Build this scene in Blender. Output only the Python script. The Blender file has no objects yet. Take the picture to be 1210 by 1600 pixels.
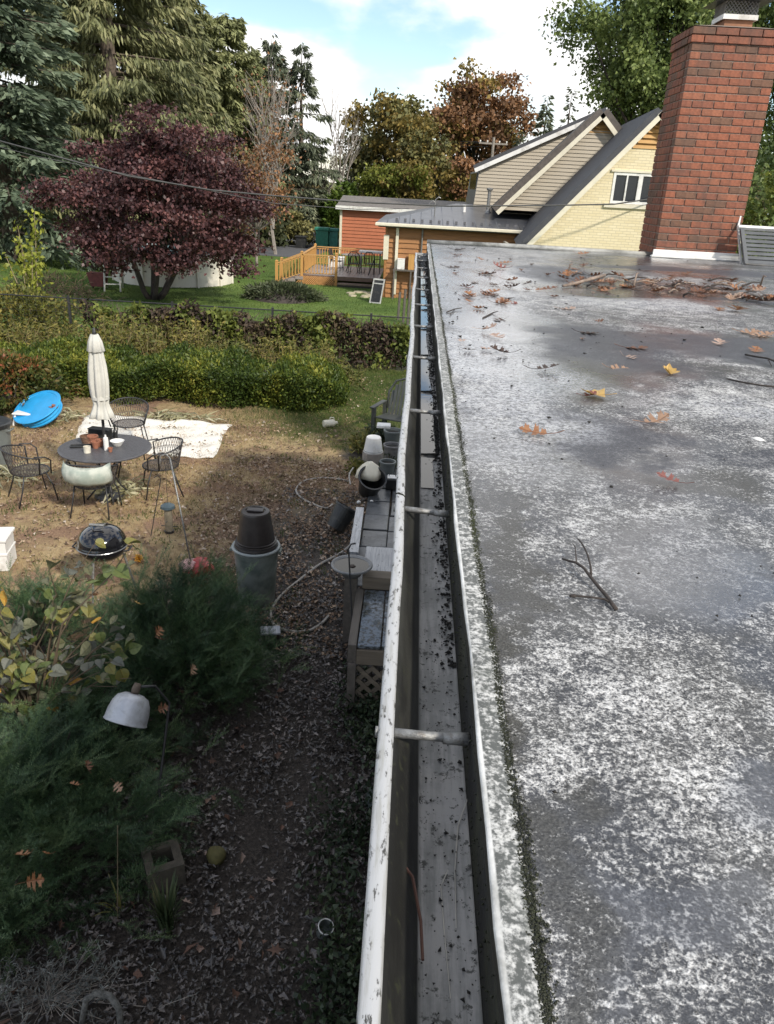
import bpy, math, random
import numpy as np
from mathutils import Vector, Matrix
rnd = random.Random(7); nr = np.random.default_rng(11)
S = bpy.context.scene; COL = S.collection
R = math.radians
CZ = 4.2                      # height of the camera above the yard
HR, HG = CZ-.56, CZ-.60       # roof surface and gutter lip
# ---------------------------------------------------------------- camera
F = 1205.0
MX = np.array([[.99790569, -.06229533, -.01742224], [.04044767, .39073975, .91961211], [.05047998, .91839084, -.39244112]])
cam = bpy.data.cameras.new('camera'); co = bpy.data.objects.new('camera', cam); COL.objects.link(co)
cam.sensor_fit = 'VERTICAL'; cam.sensor_height = 24.0; cam.sensor_width = 24*1210/1600; cam.lens = 24*F/1600
cam.clip_start = .02; cam.clip_end = 3000
_X, _Y, _Z = MX[:, 0], MX[:, 1], -MX[:, 2]
co.matrix_world = Matrix(((_X[0], _Y[0], _Z[0], 0), (_X[1], _Y[1], _Z[1], 0), (_X[2], _Y[2], _Z[2], CZ), (0, 0, 0, 1)))
S.camera = co
def ray(px, py): return MX @ np.array([px-605, 800-py, F])
def at(px, py, z=0.0):
    d = ray(px, py); return Vector(np.array([0, 0, CZ])+d*(z-CZ)/d[2])
def atY(px, py, y):
    d = ray(px, py); return Vector(np.array([0, 0, CZ])+d*y/d[1])
# ---------------------------------------------------------------- sky, sun, exposure
SUN_EL, SUN_AZ = R(38), math.atan2(.66, -.75)      # azimuth from +Y towards +X: behind the camera, to the right
world = bpy.data.worlds.new('World'); S.world = world; world.use_nodes = True
wt = world.node_tree; wt.nodes.clear()
def wn(t, **k):
    n = wt.nodes.new(t)
    for a, v in k.items(): setattr(n, a, v)
    return n
wo = wn('ShaderNodeOutputWorld'); bg1 = wn('ShaderNodeBackground'); bg2 = wn('ShaderNodeBackground'); mixs = wn('ShaderNodeMixShader')
sky = wn('ShaderNodeTexSky', sky_type='NISHITA', sun_disc=False, sun_elevation=SUN_EL, sun_rotation=SUN_AZ)
sky.ozone_density = 1.6; sky.dust_density = .3; sky.air_density = 1.0
tc = wn('ShaderNodeTexCoord'); sp = wn('ShaderNodeSeparateXYZ'); cb = wn('ShaderNodeCombineXYZ')
def wmath(op, a, b=None):
    n = wn('ShaderNodeMath', operation=op)
    for i, v in enumerate((a, b)):
        if v is None: continue
        if isinstance(v, (int, float)): n.inputs[i].default_value = v
        else: wt.links.new(v, n.inputs[i])
    return n.outputs[0]
L = wt.links.new
L(tc.outputs['Generated'], sp.inputs[0])
L(sp.outputs[0], cb.inputs[0]); L(sp.outputs[1], cb.inputs[1]); L(wmath('MULTIPLY', sp.outputs[2], 2.1), cb.inputs[2])
no = wn('ShaderNodeTexNoise'); no.inputs['Scale'].default_value = 3.3; no.inputs['Detail'].default_value = 8; no.inputs['Roughness'].default_value = .5
CLOUD_SHIFT = wn('ShaderNodeVectorMath', operation='ADD'); CLOUD_SHIFT.inputs[1].default_value = (.53, 33.5, 10.37)
L(cb.outputs[0], CLOUD_SHIFT.inputs[0]); L(CLOUD_SHIFT.outputs[0], no.inputs['Vector'])
rp = wn('ShaderNodeMapRange', interpolation_type='SMOOTHSTEP'); rp.inputs[1].default_value = .44; rp.inputs[2].default_value = .55
L(no.outputs['Fac'], rp.inputs[0])
bg1.inputs['Strength'].default_value = .11; L(sky.outputs[0], bg1.inputs['Color'])
bg2.inputs['Color'].default_value = (1, .99, .98, 1); bg2.inputs['Strength'].default_value = .82
L(rp.outputs[0], mixs.inputs[0]); L(bg1.outputs[0], mixs.inputs[1]); L(bg2.outputs[0], mixs.inputs[2]); L(mixs.outputs[0], wo.inputs[0])
sl = bpy.data.lights.new('sun', 'SUN'); sl.energy = 2.7; sl.angle = R(3.5); sl.color = (1, .93, .82)
so = bpy.data.objects.new('sun', sl); COL.objects.link(so)
sd = Vector((.66*math.cos(SUN_EL), -.75*math.cos(SUN_EL), math.sin(SUN_EL)))
so.rotation_euler = sd.to_track_quat('Z', 'Y').to_euler(); so.location = (10, -20, 30)
S.view_settings.view_transform = 'Standard'; S.view_settings.look = 'None'; S.view_settings.gamma = 1; S.view_settings.exposure = 0.72
S.view_settings.use_curve_mapping = False
S.render.engine = 'CYCLES'; S.cycles.max_bounces = 6; S.cycles.transparent_max_bounces = 12
# ---------------------------------------------------------------- helpers
def tag(o, label=None, cat=None, group=None, kind=None):
    if label: o['label'] = label
    if cat: o['category'] = cat
    if group: o['group'] = group
    if kind: o['kind'] = kind
    return o
def thing(name, label, cat, loc=(0, 0, 0), rz=0, group=None):
    o = bpy.data.objects.new(name, None); COL.objects.link(o); o.location = loc; o.rotation_euler = (0, 0, rz); o.empty_display_size = .1
    return tag(o, label, cat, group)
def link(name, me, parent=None, loc=None, rot=None):
    o = bpy.data.objects.new(name, me); COL.objects.link(o)
    if parent: o.parent = parent
    if loc is not None: o.location = loc
    if rot is not None: o.rotation_euler = rot
    return o
class MB:
    def __init__(s): s.v = []; s.f = []
    def add(s, v, f):
        b = len(s.v); s.v += [tuple(p) for p in v]; s.f += [tuple(i+b for i in q) for q in f]; return s
    def box(s, x0, x1, y0, y1, z0, z1, bev=0, M=None):
        if bev:
            b = bev; v = []
            for zi, (z, i) in enumerate(((z0, b), (z0+b, 0), (z1-b, 0), (z1, b))):
                v += [(x0+i, y0+i, z), (x1-i, y0+i, z), (x1-i, y1-i, z), (x0+i, y1-i, z)]
            f = [(3, 2, 1, 0), (12, 13, 14, 15)]
            for r in range(3):
                for k in range(4): a = r*4+k; c = r*4+(k+1) % 4; f.append((a, c, c+4, a+4))
        else:
            v = [(x0, y0, z0), (x1, y0, z0), (x1, y1, z0), (x0, y1, z0), (x0, y0, z1), (x1, y0, z1), (x1, y1, z1), (x0, y1, z1)]
            f = [(3, 2, 1, 0), (4, 5, 6, 7), (0, 1, 5, 4), (1, 2, 6, 5), (2, 3, 7, 6), (3, 0, 4, 7)]
        if M is not None: v = [M @ Vector(p) for p in v]
        return s.add(v, f)
    def tube(s, pts, r, n=6, caps=True):
        pts = [Vector(p) for p in pts]; m = len(pts)
        rs = [r]*m if isinstance(r, (int, float)) else r
        v = []; u = None
        for i, p in enumerate(pts):
            t = (pts[min(i+1, m-1)]-pts[max(i-1, 0)])
            t = t.normalized() if t.length > 1e-9 else Vector((0, 0, 1))
            if u is None: u = t.cross(Vector((0, 0, 1)) if abs(t.z) < .9 else Vector((1, 0, 0))).normalized()
            else:
                u = u-t*u.dot(t); u = u.normalized() if u.length > 1e-6 else t.orthogonal().normalized()
            w = t.cross(u)
            for k in range(n):
                a = 2*math.pi*k/n; v.append(p+(u*math.cos(a)+w*math.sin(a))*rs[i])
        f = [(i*n+k, i*n+(k+1) % n, (i+1)*n+(k+1) % n, (i+1)*n+k) for i in range(m-1) for k in range(n)]
        if caps: f += [tuple(range(n-1, -1, -1)), tuple((m-1)*n+k for k in range(n))]
        return s.add(v, f)
    def lathe(s, prof, n=20, c=(0, 0, 0), closed=False, M=None, wob=None):
        v = []
        for j, (r, z) in enumerate(prof):
            for k in range(n):
                a = 2*math.pi*k/n; q = r*(wob(a, j) if wob else 1)
                v.append(Vector((c[0]+q*math.cos(a), c[1]+q*math.sin(a), c[2]+z)))
        if M is not None: v = [M @ p for p in v]
        f = [(i*n+k, i*n+(k+1) % n, (i+1)*n+(k+1) % n, (i+1)*n+k) for i in range(len(prof)-1) for k in range(n)]
        if prof[0][0] > 1e-6: f.append(tuple(range(n-1, -1, -1)))
        if prof[-1][0] > 1e-6 and not closed: f.append(tuple((len(prof)-1)*n+k for k in range(n)))
        return s.add(v, f)
    def prism(s, pts, d):
        d = Vector(d); n = len(pts); p = [Vector(q) for q in pts]
        f = [tuple(range(n-1, -1, -1)), tuple(range(n, 2*n))]+[(k, (k+1) % n, n+(k+1) % n, n+k) for k in range(n)]
        return s.add(p+[q+d for q in p], f)
    def build(s, name, m, parent=None, off=None, smooth=False, loc=None, rot=None):
        me = bpy.data.meshes.new(name)
        v = s.v if off is None else [(p[0]-off[0], p[1]-off[1], p[2]-off[2]) for p in s.v]
        me.from_pydata(v, [], s.f); me.update()
        if m: me.materials.append(m)
        if smooth: me.polygons.foreach_set('use_smooth', [True]*len(me.polygons))
        return link(name, me, parent, loc, rot)
def npmesh(name, V, Fa, m, parent=None, smooth=False):
    V = np.asarray(V, np.float32); Fa = np.asarray(Fa, np.int32); k = Fa.shape[1]
    me = bpy.data.meshes.new(name)
    me.vertices.add(len(V)); me.vertices.foreach_set('co', V.ravel())
    me.loops.add(Fa.size); me.loops.foreach_set('vertex_index', Fa.ravel())
    me.polygons.add(len(Fa)); me.polygons.foreach_set('loop_start', np.arange(0, Fa.size, k, dtype=np.int32))
    me.polygons.foreach_set('loop_total', np.full(len(Fa), k, np.int32))
    if smooth: me.polygons.foreach_set('use_smooth', np.ones(len(Fa), bool))
    me.update(calc_edges=True)
    if m: me.materials.append(m)
    return link(name, me, parent)
def unit(a): return a/np.maximum(np.linalg.norm(a, axis=-1, keepdims=True), 1e-9)
def leafquads(name, P, D, Ln, W, m, parent=None, Nn=None, bend=.15):
    """one diamond leaf per row: base P, direction D, length Ln, width W"""
    n = len(P); D = unit(D)
    if Nn is None: Nn = unit(nr.normal(size=(n, 3))+np.array([0, 0, .6]))
    Sd = unit(np.cross(D, Nn)); Nn = np.cross(Sd, D)
    Ln = np.broadcast_to(np.asarray(Ln, float), (n,))[:, None]; W = np.broadcast_to(np.asarray(W, float), (n,))[:, None]
    mid = P+D*Ln*.45
    V = np.stack([P, mid+Sd*W*.5+Nn*Ln*bend, P+D*Ln-Nn*Ln*bend*.5, mid-Sd*W*.5+Nn*Ln*bend], 1).reshape(-1, 3)
    return npmesh(name, V, np.arange(4*n).reshape(n, 4), m, parent)
def replicate(name, TV, TF, Mats, Pos, m, parent=None, smooth=False):
    TV = np.asarray(TV, float); TF = np.asarray(TF); k = len(Pos)
    V = np.einsum('kij,mj->kmi', Mats, TV)+np.asarray(Pos)[:, None, :]
    Fa = (TF[None]+np.arange(k)[:, None, None]*len(TV)).reshape(-1, TF.shape[1])
    return npmesh(name, V.reshape(-1, 3), Fa, m, parent, smooth)
def frames(D, up=None, scale=1.0):
    """rotation matrices whose local x runs along D"""
    D = unit(D); n = len(D)
    if up is None: up = unit(nr.normal(size=(n, 3))*.5+np.array([0, 0, 1]))
    Yv = unit(np.cross(up, D)); Zv = np.cross(D, Yv)
    return np.stack([D, Yv, Zv], 2)*np.broadcast_to(np.asarray(scale, float), (n,))[:, None, None]
def flat_rot(n, scale, tilt=.3):
    a = nr.uniform(0, 2*np.pi, n); D = np.stack([np.cos(a), np.sin(a), nr.normal(0, tilt, n)], 1)
    return frames(D, unit(np.stack([nr.normal(0, tilt, n), nr.normal(0, tilt, n), np.ones(n)], 1)), scale)
def dup(o, loc, rz=None, label=None):
    r = o.copy(); COL.objects.link(r); r.location = loc
    if rz is not None: r.rotation_euler = (0, 0, rz)
    if label: r['label'] = label
    for ch in list(o.children):
        c = ch.copy(); COL.objects.link(c); c.parent = r
        for g in ch.children:
            d = g.copy(); COL.objects.link(d); d.parent = c
    return r
# ---------------------------------------------------------------- materials
class NT:
    def __init__(s, name):
        s.m = bpy.data.materials.new(name); s.m.use_nodes = True; s.t = s.m.node_tree; s.t.nodes.clear()
        s.out = s.t.nodes.new('ShaderNodeOutputMaterial'); s._p = None
    def n(s, t, **k):
        nd = s.t.nodes.new(t)
        for a, v in k.items(): setattr(nd, a, v)
        return nd
    def set(s, sock, v):
        if v is None: return
        if isinstance(v, (int, float)): sock.default_value = v
        elif isinstance(v, tuple): sock.default_value = (*v, 1)[:len(sock.default_value)] if len(v) == 3 else v
        else: s.t.links.new(v, sock)
    def P(s):
        if s._p is None: s._p = s.n('ShaderNodeTexCoord').outputs['Object']
        return s._p
    def G(s): return s.n('ShaderNodeNewGeometry')
    def xyz(s, v=None):
        q = s.n('ShaderNodeSeparateXYZ'); s.set(q.inputs[0], v if v is not None else s.P()); return q.outputs
    def vmul(s, v, k):
        q = s.n('ShaderNodeVectorMath', operation='MULTIPLY'); s.set(q.inputs[0], v); q.inputs[1].default_value = k; return q.outputs[0]
    def vadd(s, v, w):
        q = s.n('ShaderNodeVectorMath', operation='ADD'); s.set(q.inputs[0], v)
        if isinstance(w, tuple): q.inputs[1].default_value = w
        else: s.set(q.inputs[1], w)
        return q.outputs[0]
    def noise(s, sc, det=4, ro=.55, v=None, col=False, dist=0):
        q = s.n('ShaderNodeTexNoise'); q.inputs['Scale'].default_value = sc; q.inputs['Detail'].default_value = det; q.inputs['Roughness'].default_value = ro
        q.inputs['Distortion'].default_value = dist
        s.set(q.inputs['Vector'], v if v is not None else s.P()); return q.outputs['Color' if col else 'Fac']
    def voro(s, sc, v=None, feature='F1', o='Distance'):
        q = s.n('ShaderNodeTexVoronoi', feature=feature); q.inputs['Scale'].default_value = sc; s.set(q.inputs['Vector'], v if v is not None else s.P()); return q.outputs[o]
    def ss(s, v, a, b, lo=0, hi=1):
        q = s.n('ShaderNodeMapRange', interpolation_type='SMOOTHSTEP')
        s.set(q.inputs[0], v)
        for i, x in enumerate((a, b, lo, hi)): q.inputs[i+1].default_value = x
        return q.outputs[0]
    def ma(s, op, a, b=None, clamp=False):
        q = s.n('ShaderNodeMath', operation=op, use_clamp=clamp); s.set(q.inputs[0], a); s.set(q.inputs[1], b); return q.outputs[0]
    def mix(s, f, a, b, mode='MIX'):
        q = s.n('ShaderNodeMix', data_type='RGBA', blend_type=mode); s.set(q.inputs[0], f); s.set(q.inputs[6], a); s.set(q.inputs[7], b); return q.outputs[2]
    def ramp(s, f, stops):
        q = s.n('ShaderNodeValToRGB'); e = q.color_ramp.elements
        while len(e) < len(stops): e.new(.5)
        for i, (p, c) in enumerate(stops): e[i].position = p; e[i].color = (*c, 1)
        s.set(q.inputs[0], f); return q.outputs[0]
    def bump(s, h, st=.3, d=.01):
        q = s.n('ShaderNodeBump'); q.inputs['Strength'].default_value = st; q.inputs['Distance'].default_value = d; s.set(q.inputs['Height'], h); return q.outputs[0]
    def rndi(s): return s.G().outputs['Random Per Island']
    def bsdf(s, c, ro=.6, nrm=None, metal=0, spec=.5, coat=0, trans=None, tw=.25):
        q = s.n('ShaderNodeBsdfPrincipled'); s.set(q.inputs['Base Color'], c); s.set(q.inputs['Roughness'], ro); s.set(q.inputs['Metallic'], metal)
        s.set(q.inputs['Specular IOR Level'], spec); s.set(q.inputs['Coat Weight'], coat); s.set(q.inputs['Normal'], nrm)
        o = q.outputs[0]
        if trans is not None:
            t = s.n('ShaderNodeBsdfTranslucent'); s.set(t.inputs[0], trans); x = s.n('ShaderNodeMixShader'); x.inputs[0].default_value = tw
            s.t.links.new(o, x.inputs[1]); s.t.links.new(t.outputs[0], x.inputs[2]); o = x.outputs[0]
        s.t.links.new(o, s.out.inputs[0]); s.q = q
        return s.m
def plain(name, c, ro=.5, var=.25, sc=8, bump=.15, metal=0, dirt=None, coat=0, spec=.5):
    t = NT(name); n1 = t.noise(sc, 6, .6); n2 = t.noise(sc*7, 4, .6)
    col = t.mix(t.ss(n1, .3, .7), tuple(x*(1-var) for x in c), tuple(min(1, x*(1+var*.6)) for x in c))
    if dirt: col = t.mix(t.ma('MULTIPLY', t.ss(t.noise(sc*.6, 7, .7), .5, .68), .75), col, dirt)
    r = t.ma('ADD', t.ma('MULTIPLY', n2, .2), ro-.1)
    return t.bsdf(col, r, t.bump(n2, bump, .01), metal, spec, coat)
def foliage(name, stops, sc=.4, tw=.25, ro=.55, clump=.5, spec=.35):
    """leaf colours: one tint per leaf plus broad drifts through the plant"""
    t = NT(name); r = t.rndi(); n = t.noise(sc, 3, .5, v=t.G().outputs['Position'])
    f = t.ma('ADD', t.ma('MULTIPLY', r, 1-clump), t.ma('MULTIPLY', t.ss(n, .3, .7), clump))
    c = t.ramp(f, stops)
    return t.bsdf(c, ro, spec=spec, trans=c, tw=tw)
def wood(name, c, ro=.6, along=0, var=.35):
    t = NT(name); k = [14, 14, 14]; k[along] = 1.2
    g = t.noise(1.5, 7, .65, v=t.vmul(t.P(), tuple(k))); r = t.rndi()
    col = t.mix(t.ss(g, .3, .7), tuple(x*(1-var) for x in c), tuple(min(1, x*(1+var*.5)) for x in c))
    col = t.mix(t.ma('MULTIPLY', r, .35), col, tuple(x*.6 for x in c))
    return t.bsdf(col, ro, t.bump(g, .25, .01))
M = {}
M['bark'] = plain('bark', (.11, .085, .065), .85, .4, 9, .6)
M['bark_grey'] = plain('bark_grey', (.27, .24, .21), .85, .3, 6, .5)
M['bark_dark'] = plain('bark_dark', (.05, .04, .035), .85, .35, 9, .5)
M['white_paint'] = plain('white_paint', (.74, .73, .70), .45, .08, 5, .05, dirt=(.42, .40, .36))
M['cream'] = plain('cream', (.68, .63, .50), .5, .08, 4, .05)
M['black_iron'] = plain('black_iron', (.028, .028, .03), .45, .3, 20, .2)
M['dark_plastic'] = plain('dark_plastic', (.035, .028, .026), .38, .25, 14, .05)
M['black_plastic'] = plain('black_plastic', (.02, .021, .022), .35, .25, 14, .05, dirt=(.07, .065, .055))
M['grey_plastic'] = plain('grey_plastic', (.14, .155, .15), .42, .15, 6, .05, dirt=(.09, .09, .08))
M['stone'] = plain('stone', (.20, .195, .19), .75, .3, 9, .4, dirt=(.07, .07, .06))
M['concrete'] = plain('concrete', (.085, .074, .058), .9, .3, 18, .5, dirt=(.06, .055, .045))
# ---------------------------------------------------------------- ground
t = NT('yard_ground'); p = t.xyz(); wv = t.noise(.55, 5, .6); n2 = t.noise(5, 7, .7); n3 = t.noise(38, 6, .7); n4 = t.noise(1.7, 5, .6)
straw = t.ramp(n2, [(.25, (.18, .125, .07)), (.5, (.40, .295, .16)), (.75, (.54, .42, .25))])
clay = t.ramp(n3, [(.3, (.18, .11, .072)), (.7, (.38, .25, .165))])
c = t.mix(t.ss(n4, .46, .60), straw, clay)
soil = t.ramp(n3, [(.3, (.018, .016, .015)), (.55, (.065, .055, .048)), (.8, (.19, .165, .15))])
green = t.ramp(t.noise(16, 6, .7), [(.3, (.05, .07, .015)), (.7, (.15, .165, .045))])
# soil close to the house and under the shrubs, moss and grass towards the hedge gap
wx = t.ma('ADD', p[0], t.ma('MULTIPLY', t.ma('SUBTRACT', wv, .5), 3.0)); wy = t.ma('ADD', p[1], t.ma('MULTIPLY', t.ma('SUBTRACT', n4, .5), 4.5))
fs = t.ma('MULTIPLY', t.ss(wx, -2.9, -1.5), t.ss(wy, 12.2, 8.0)); fs = t.ma('MAXIMUM', fs, t.ss(wy, 7.0, 5.2)); fs = t.ma('MAXIMUM', fs, t.ss(wx, -.75, -.35))
c = t.mix(fs, c, soil)
fg = t.ma('MULTIPLY', t.ss(wx, -3.8, -1.6), t.ss(wy, 11.9, 13.6)); fg = t.ma('MAXIMUM', fg, t.ss(wy, 16.5, 18.0)); fg = t.ma('MULTIPLY', fg, t.ss(n2, .28, .5))
c = t.mix(fg, c, green)
M['ground'] = t.bsdf(c, t.mix(fs, (.9, .9, .9), (.42, .42, .42)), t.bump(t.ma('ADD', n3, n2), .8, .05), spec=.2)
t = NT('lawn'); n1 = t.noise(.35, 5, .6); n2 = t.noise(9, 6, .7)
c = t.mix(t.ss(n1, .35, .65), (.06, .12, .022), (.14, .21, .045)); c = t.mix(t.ma('MULTIPLY', n2, .6), c, (.08, .11, .03))
M['lawn'] = t.bsdf(c, .9, t.bump(n2, .6, .04), spec=.2)
t = NT('asphalt'); n1 = t.noise(60, 5, .7); M['asphalt'] = t.bsdf(t.ramp(n1, [(.3, (.06, .062, .068)), (.7, (.12, .122, .13))]), .85, t.bump(n1, .3, .01))
g = MB(); g.add([(-700, -300, 0), (700, -300, 0), (700, 1200, 0), (-700, 1200, 0)], [(0, 1, 2, 3)])
tag(g.build('ground', M['ground']), 'bare yard of straw, clay and leaf-strewn soil', kind='structure')
g = MB(); g.add([(-60, 19.6, .012), (3, 19.2, .012), (30, 24, .012), (60, 75, .012), (-60, 75, .012)], [(0, 1, 2, 3, 4)])
tag(g.build('lawn', M['lawn']), 'green lawn beyond the fence', kind='structure')
g = MB(); g.add([(-15, 46.5, .022), (-6.0, 45.6, .022), (-5.2, 60, .022), (-6.5, 75, .022), (-10, 75, .022), (-9.5, 58, .022), (-15, 55, .022)], [(0, 1, 2, 3, 4, 5, 6)])
tag(g.build('driveway', M['asphalt']), 'dark asphalt driveway past the deck', kind='structure')
# ---------------------------------------------------------------- our house: roof, gutter, wall, chimney
house = thing('house', 'flat-roofed house with wet weathered roof, white gutter and red brick chimney', 'house', (0, 0, 0))
t = NT('wet_roof'); P = t.P(); x, y, _ = t.xyz()
warp = t.vadd(P, t.vmul(t.vadd(t.noise(2.2, 5, .65, col=True), (-.5, -.5, -.5)), (.75, .75, 0)))
def blob(cx, cy, rx, ry, a=.35, b=1.0):
    X = t.ma('DIVIDE', t.ma('SUBTRACT', t.xyz(warp)[0], cx), rx); Yy = t.ma('DIVIDE', t.ma('SUBTRACT', t.xyz(warp)[1], cy), ry)
    return t.ss(t.ma('SQRT', t.ma('ADD', t.ma('MULTIPLY', X, X), t.ma('MULTIPLY', Yy, Yy))), a, b, 1, 0)
def any_of(*l):
    r = l[0]
    for q in l[1:]: r = t.ma('MAXIMUM', r, q)
    return r
n1 = t.noise(300, 4, .62); n1b = t.noise(112, 5, .64); cov = t.noise(2.1, 5, .6); cov2 = t.noise(15, 5, .62)
wet = any_of(blob(.38, 3.7, .38, 2.6), blob(.62, 3.0, .5, .95), blob(1.5, 3.25, .9, .45), blob(.85, 5.6, .8, 1.1), blob(.50, 1.85, .26, .42), blob(.46, 1.12, .22, .22), blob(2.9, 6.9, 2.5, .5), blob(2.5, 4.9, .9, .3), blob(.45, .62, .14, .07), blob(.25, .42, .1, .06))
dry = any_of(blob(1.12, 2.85, .34, .5), blob(1.25, 4.4, .75, .5), blob(.98, 2.3, .4, .35), blob(2.1, 6.0, .9, .3), blob(.33, .75, .22, .22), blob(3.6, 4.2, 1.2, .8))
grime = any_of(blob(1.02, 2.75, .35, .22), blob(1.6, 5.05, .75, .28), blob(.62, 1.55, .22, .1), blob(2.2, 3.2, .6, .3), blob(2.8, 7.6, 1.5, .25), blob(.17, .9, .06, .9))
wet_tree_reflect = any_of(blob(.80, 3.1, .42, .8), blob(1.5, 3.25, .9, .42), blob(1.0, 5.9, .55, .9), blob(.50, 1.85, .2, .36), blob(.95, 1.75, .45, .16), blob(2.9, 6.9, 2.5, .4), blob(2.3, 4.9, .8, .25), blob(.62, 1.02, .16, .12))  # wet patches, with the dark tree reflections on them put into the colour
wetn = t.ma('ADD', t.ma('MULTIPLY', t.ma('MULTIPLY', t.ss(t.noise(.9, 5, .6), .40, .60), .75), t.ss(y, .7, 2.2, .35, 1)), t.ma('MULTIPLY', wet, .7)); wetn = t.ma('SUBTRACT', wetn, t.ma('MULTIPLY', dry, .7), True)
wetn = t.ma('ADD', wetn, t.ma('MULTIPLY', t.ss(y, 3.0, 5.5), .25), True)
k = t.ma('ADD', t.ma('MULTIPLY', n1, .5), t.ma('MULTIPLY', n1b, .5)); k = t.ma('ADD', k, t.ma('MULTIPLY', t.ma('SUBTRACT', cov, .5), .07)); k = t.ma('ADD', k, t.ma('MULTIPLY', t.ma('SUBTRACT', cov2, .5), .32))
k = t.ma('ADD', k, t.ma('MULTIPLY', dry, .025)); k = t.ma('SUBTRACT', k, t.ma('MULTIPLY', wetn, .025)); k = t.ma('SUBTRACT', k, t.ma('MULTIPLY', grime, .06))
fleck = t.ma('MULTIPLY', t.ss(k, .46, .64), t.ma('MULTIPLY', t.ss(wetn, .3, 1.0, 1, .5), t.ss(wet_tree_reflect, .1, .95, 1, .38)))
under = t.mix(t.ss(t.noise(6, 5, .6), .4, .62), (.042, .046, .056), (.078, .079, .078))
under = t.mix(t.ma('MULTIPLY', grime, .8), under, (.045, .042, .030))
under = t.mix(t.ma('MAXIMUM', t.ma('MULTIPLY', wetn, .55), t.ma('MULTIPLY', wet_tree_reflect, .95)), under, (.016, .021, .036)); pale = any_of(blob(.28, 2.7, .30, 1.5), blob(.40, 5.6, .5, 2.6), blob(1.25, 4.5, .7, .35), blob(1.0, 2.2, .35, .22)); under = t.mix(t.ma('MULTIPLY', t.ma('MULTIPLY', pale, .85), t.ss(t.ma('ADD', t.ma('MULTIPLY', n1b, .6), t.ma('MULTIPLY', t.noise(55, 5, .65), .4)), .40, .58)), under, (.58, .60, .645)); white = t.mix(t.ma('MULTIPLY', wetn, .55), (.70, .695, .68), (.40, .42, .46))  # pale: whitish coating, with the sky glare also put into the base colour
under = t.mix(t.ss(t.noise(330, 3, .6), .35, .65), t.mix(.45, under, (.01, .01, .012)), t.mix(.10, under, (.4, .4, .4)))
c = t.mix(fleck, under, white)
c = t.mix(t.ss(t.noise(150, 4, .6), .60, .68), c, (.025, .025, .027))
fleck_ = fleck; ro = t.mix(t.ma('MULTIPLY', wetn, t.ss(wet_tree_reflect, .2, 1, 1, .45)), (.60, .60, .60), (.24, .24, .24))
hgt = t.ma('ADD', t.ma('MULTIPLY', fleck, .5), t.ma('ADD', n1, t.ma('MULTIPLY', cov2, .6)))
bs = t.n('ShaderNodeBump'); bs.inputs['Distance'].default_value = .004; t.set(bs.inputs['Height'], hgt); t.set(bs.inputs['Strength'], t.ss(wetn, 0, 1, .75, .22))
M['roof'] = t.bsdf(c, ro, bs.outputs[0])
t.set(t.q.inputs['Coat Weight'], t.ma('MULTIPLY', t.ma('MULTIPLY', wetn, .95), t.ss(wet_tree_reflect, .1, .9, 1, .12))); t.q.inputs['Coat Roughness'].default_value = .19; t.q.inputs['Coat IOR'].default_value = 1.7; t.set(t.q.inputs['Coat Normal'], t.bump(t.ma('ADD', t.noise(26, 5, .6), t.ma('MULTIPLY', t.noise(140, 3, .6), .25)), .16, .004))
# roof sheet: gently uneven so that the wet film glints irregularly
xs = np.concatenate([np.linspace(.1355, 1.2, 60), np.linspace(1.24, 9, 60)]); ys = np.concatenate([np.linspace(-6, .2, 20), np.linspace(.25, 3, 110), np.linspace(3.05, 8.46, 90)])
gx, gy = np.meshgrid(xs, ys)
und = np.clip((gx-.14)/.25, 0.04, 1)*(.0025*np.sin(gx*5.1+gy*1.3)+.002*np.sin(gy*3.7-gx*2.2)+.0012*np.sin(gx*17+gy*9)+.004*np.clip((gx-.15)/.6, 0, 1))
V = np.stack([gx, gy, HR+und-.0004], -1).reshape(-1, 3); nx = len(xs); i = np.arange(len(V)).reshape(len(ys), nx)
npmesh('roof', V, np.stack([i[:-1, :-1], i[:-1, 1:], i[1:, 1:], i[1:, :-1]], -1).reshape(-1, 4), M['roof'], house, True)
t = NT('drip_edge'); n = t.noise(60, 6, .7); n2 = t.noise(7, 6, .7)
c = t.mix(t.ss(t.ma('ADD', t.ma('ADD', t.ma('MULTIPLY', t.noise(210, 4, .6), .45), t.ma('MULTIPLY', t.noise(80, 5, .62), .55)), t.ma('MULTIPLY', t.ma('SUBTRACT', n2, .5), .25)), .45, .62), (.085, .09, .085), (.55, .55, .53)); c = t.mix(t.ma('MULTIPLY', t.ss(n2, .5, .66), .6), c, (.075, .085, .07)); c = t.mix(t.ss(t.xyz()[0], .1055, .1035), c, t.mix(t.ss(n2, .38, .66), (.70, .70, .68), (.26, .26, .24))); c = t.mix(t.ss(t.xyz()[2], HR-.0005, HR-.002), c, (.014, .014, .011))
M['drip'] = t.bsdf(c, .5, t.bump(n, .5, .003))
t = NT('mossy_fascia'); n = t.noise(45, 6, .7); n2 = t.noise(9, 5, .6)
M['fascia'] = t.bsdf(t.mix(t.ss(n2, .42, .62), (.010, .010, .009), (.026, .027, .013)), .9, t.bump(n, .8, .006))
d = MB()
prof = [(.1, HR-.02), (.1, HR+.0005), (.1015, HR+.002), (.104, HR+.0026), (.112, HR+.0028), (.125, HR+.0022), (.133, HR+.0008), (.1385, HR-.0025)]
yy = np.linspace(-6, 8.47, 140)
for q in yy:
    w = .0015*math.sin(q*9)+.001*math.sin(q*23+1)
    d.v += [(px+w, q, pz) for px, pz in prof]
n_ = len(prof); d.f = [(a*n_+b, a*n_+b+1, (a+1)*n_+b+1, (a+1)*n_+b) for a in range(len(yy)-1) for b in range(n_-1)]
d.build('drip_edge', M['drip'], house, smooth=True)
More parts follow.
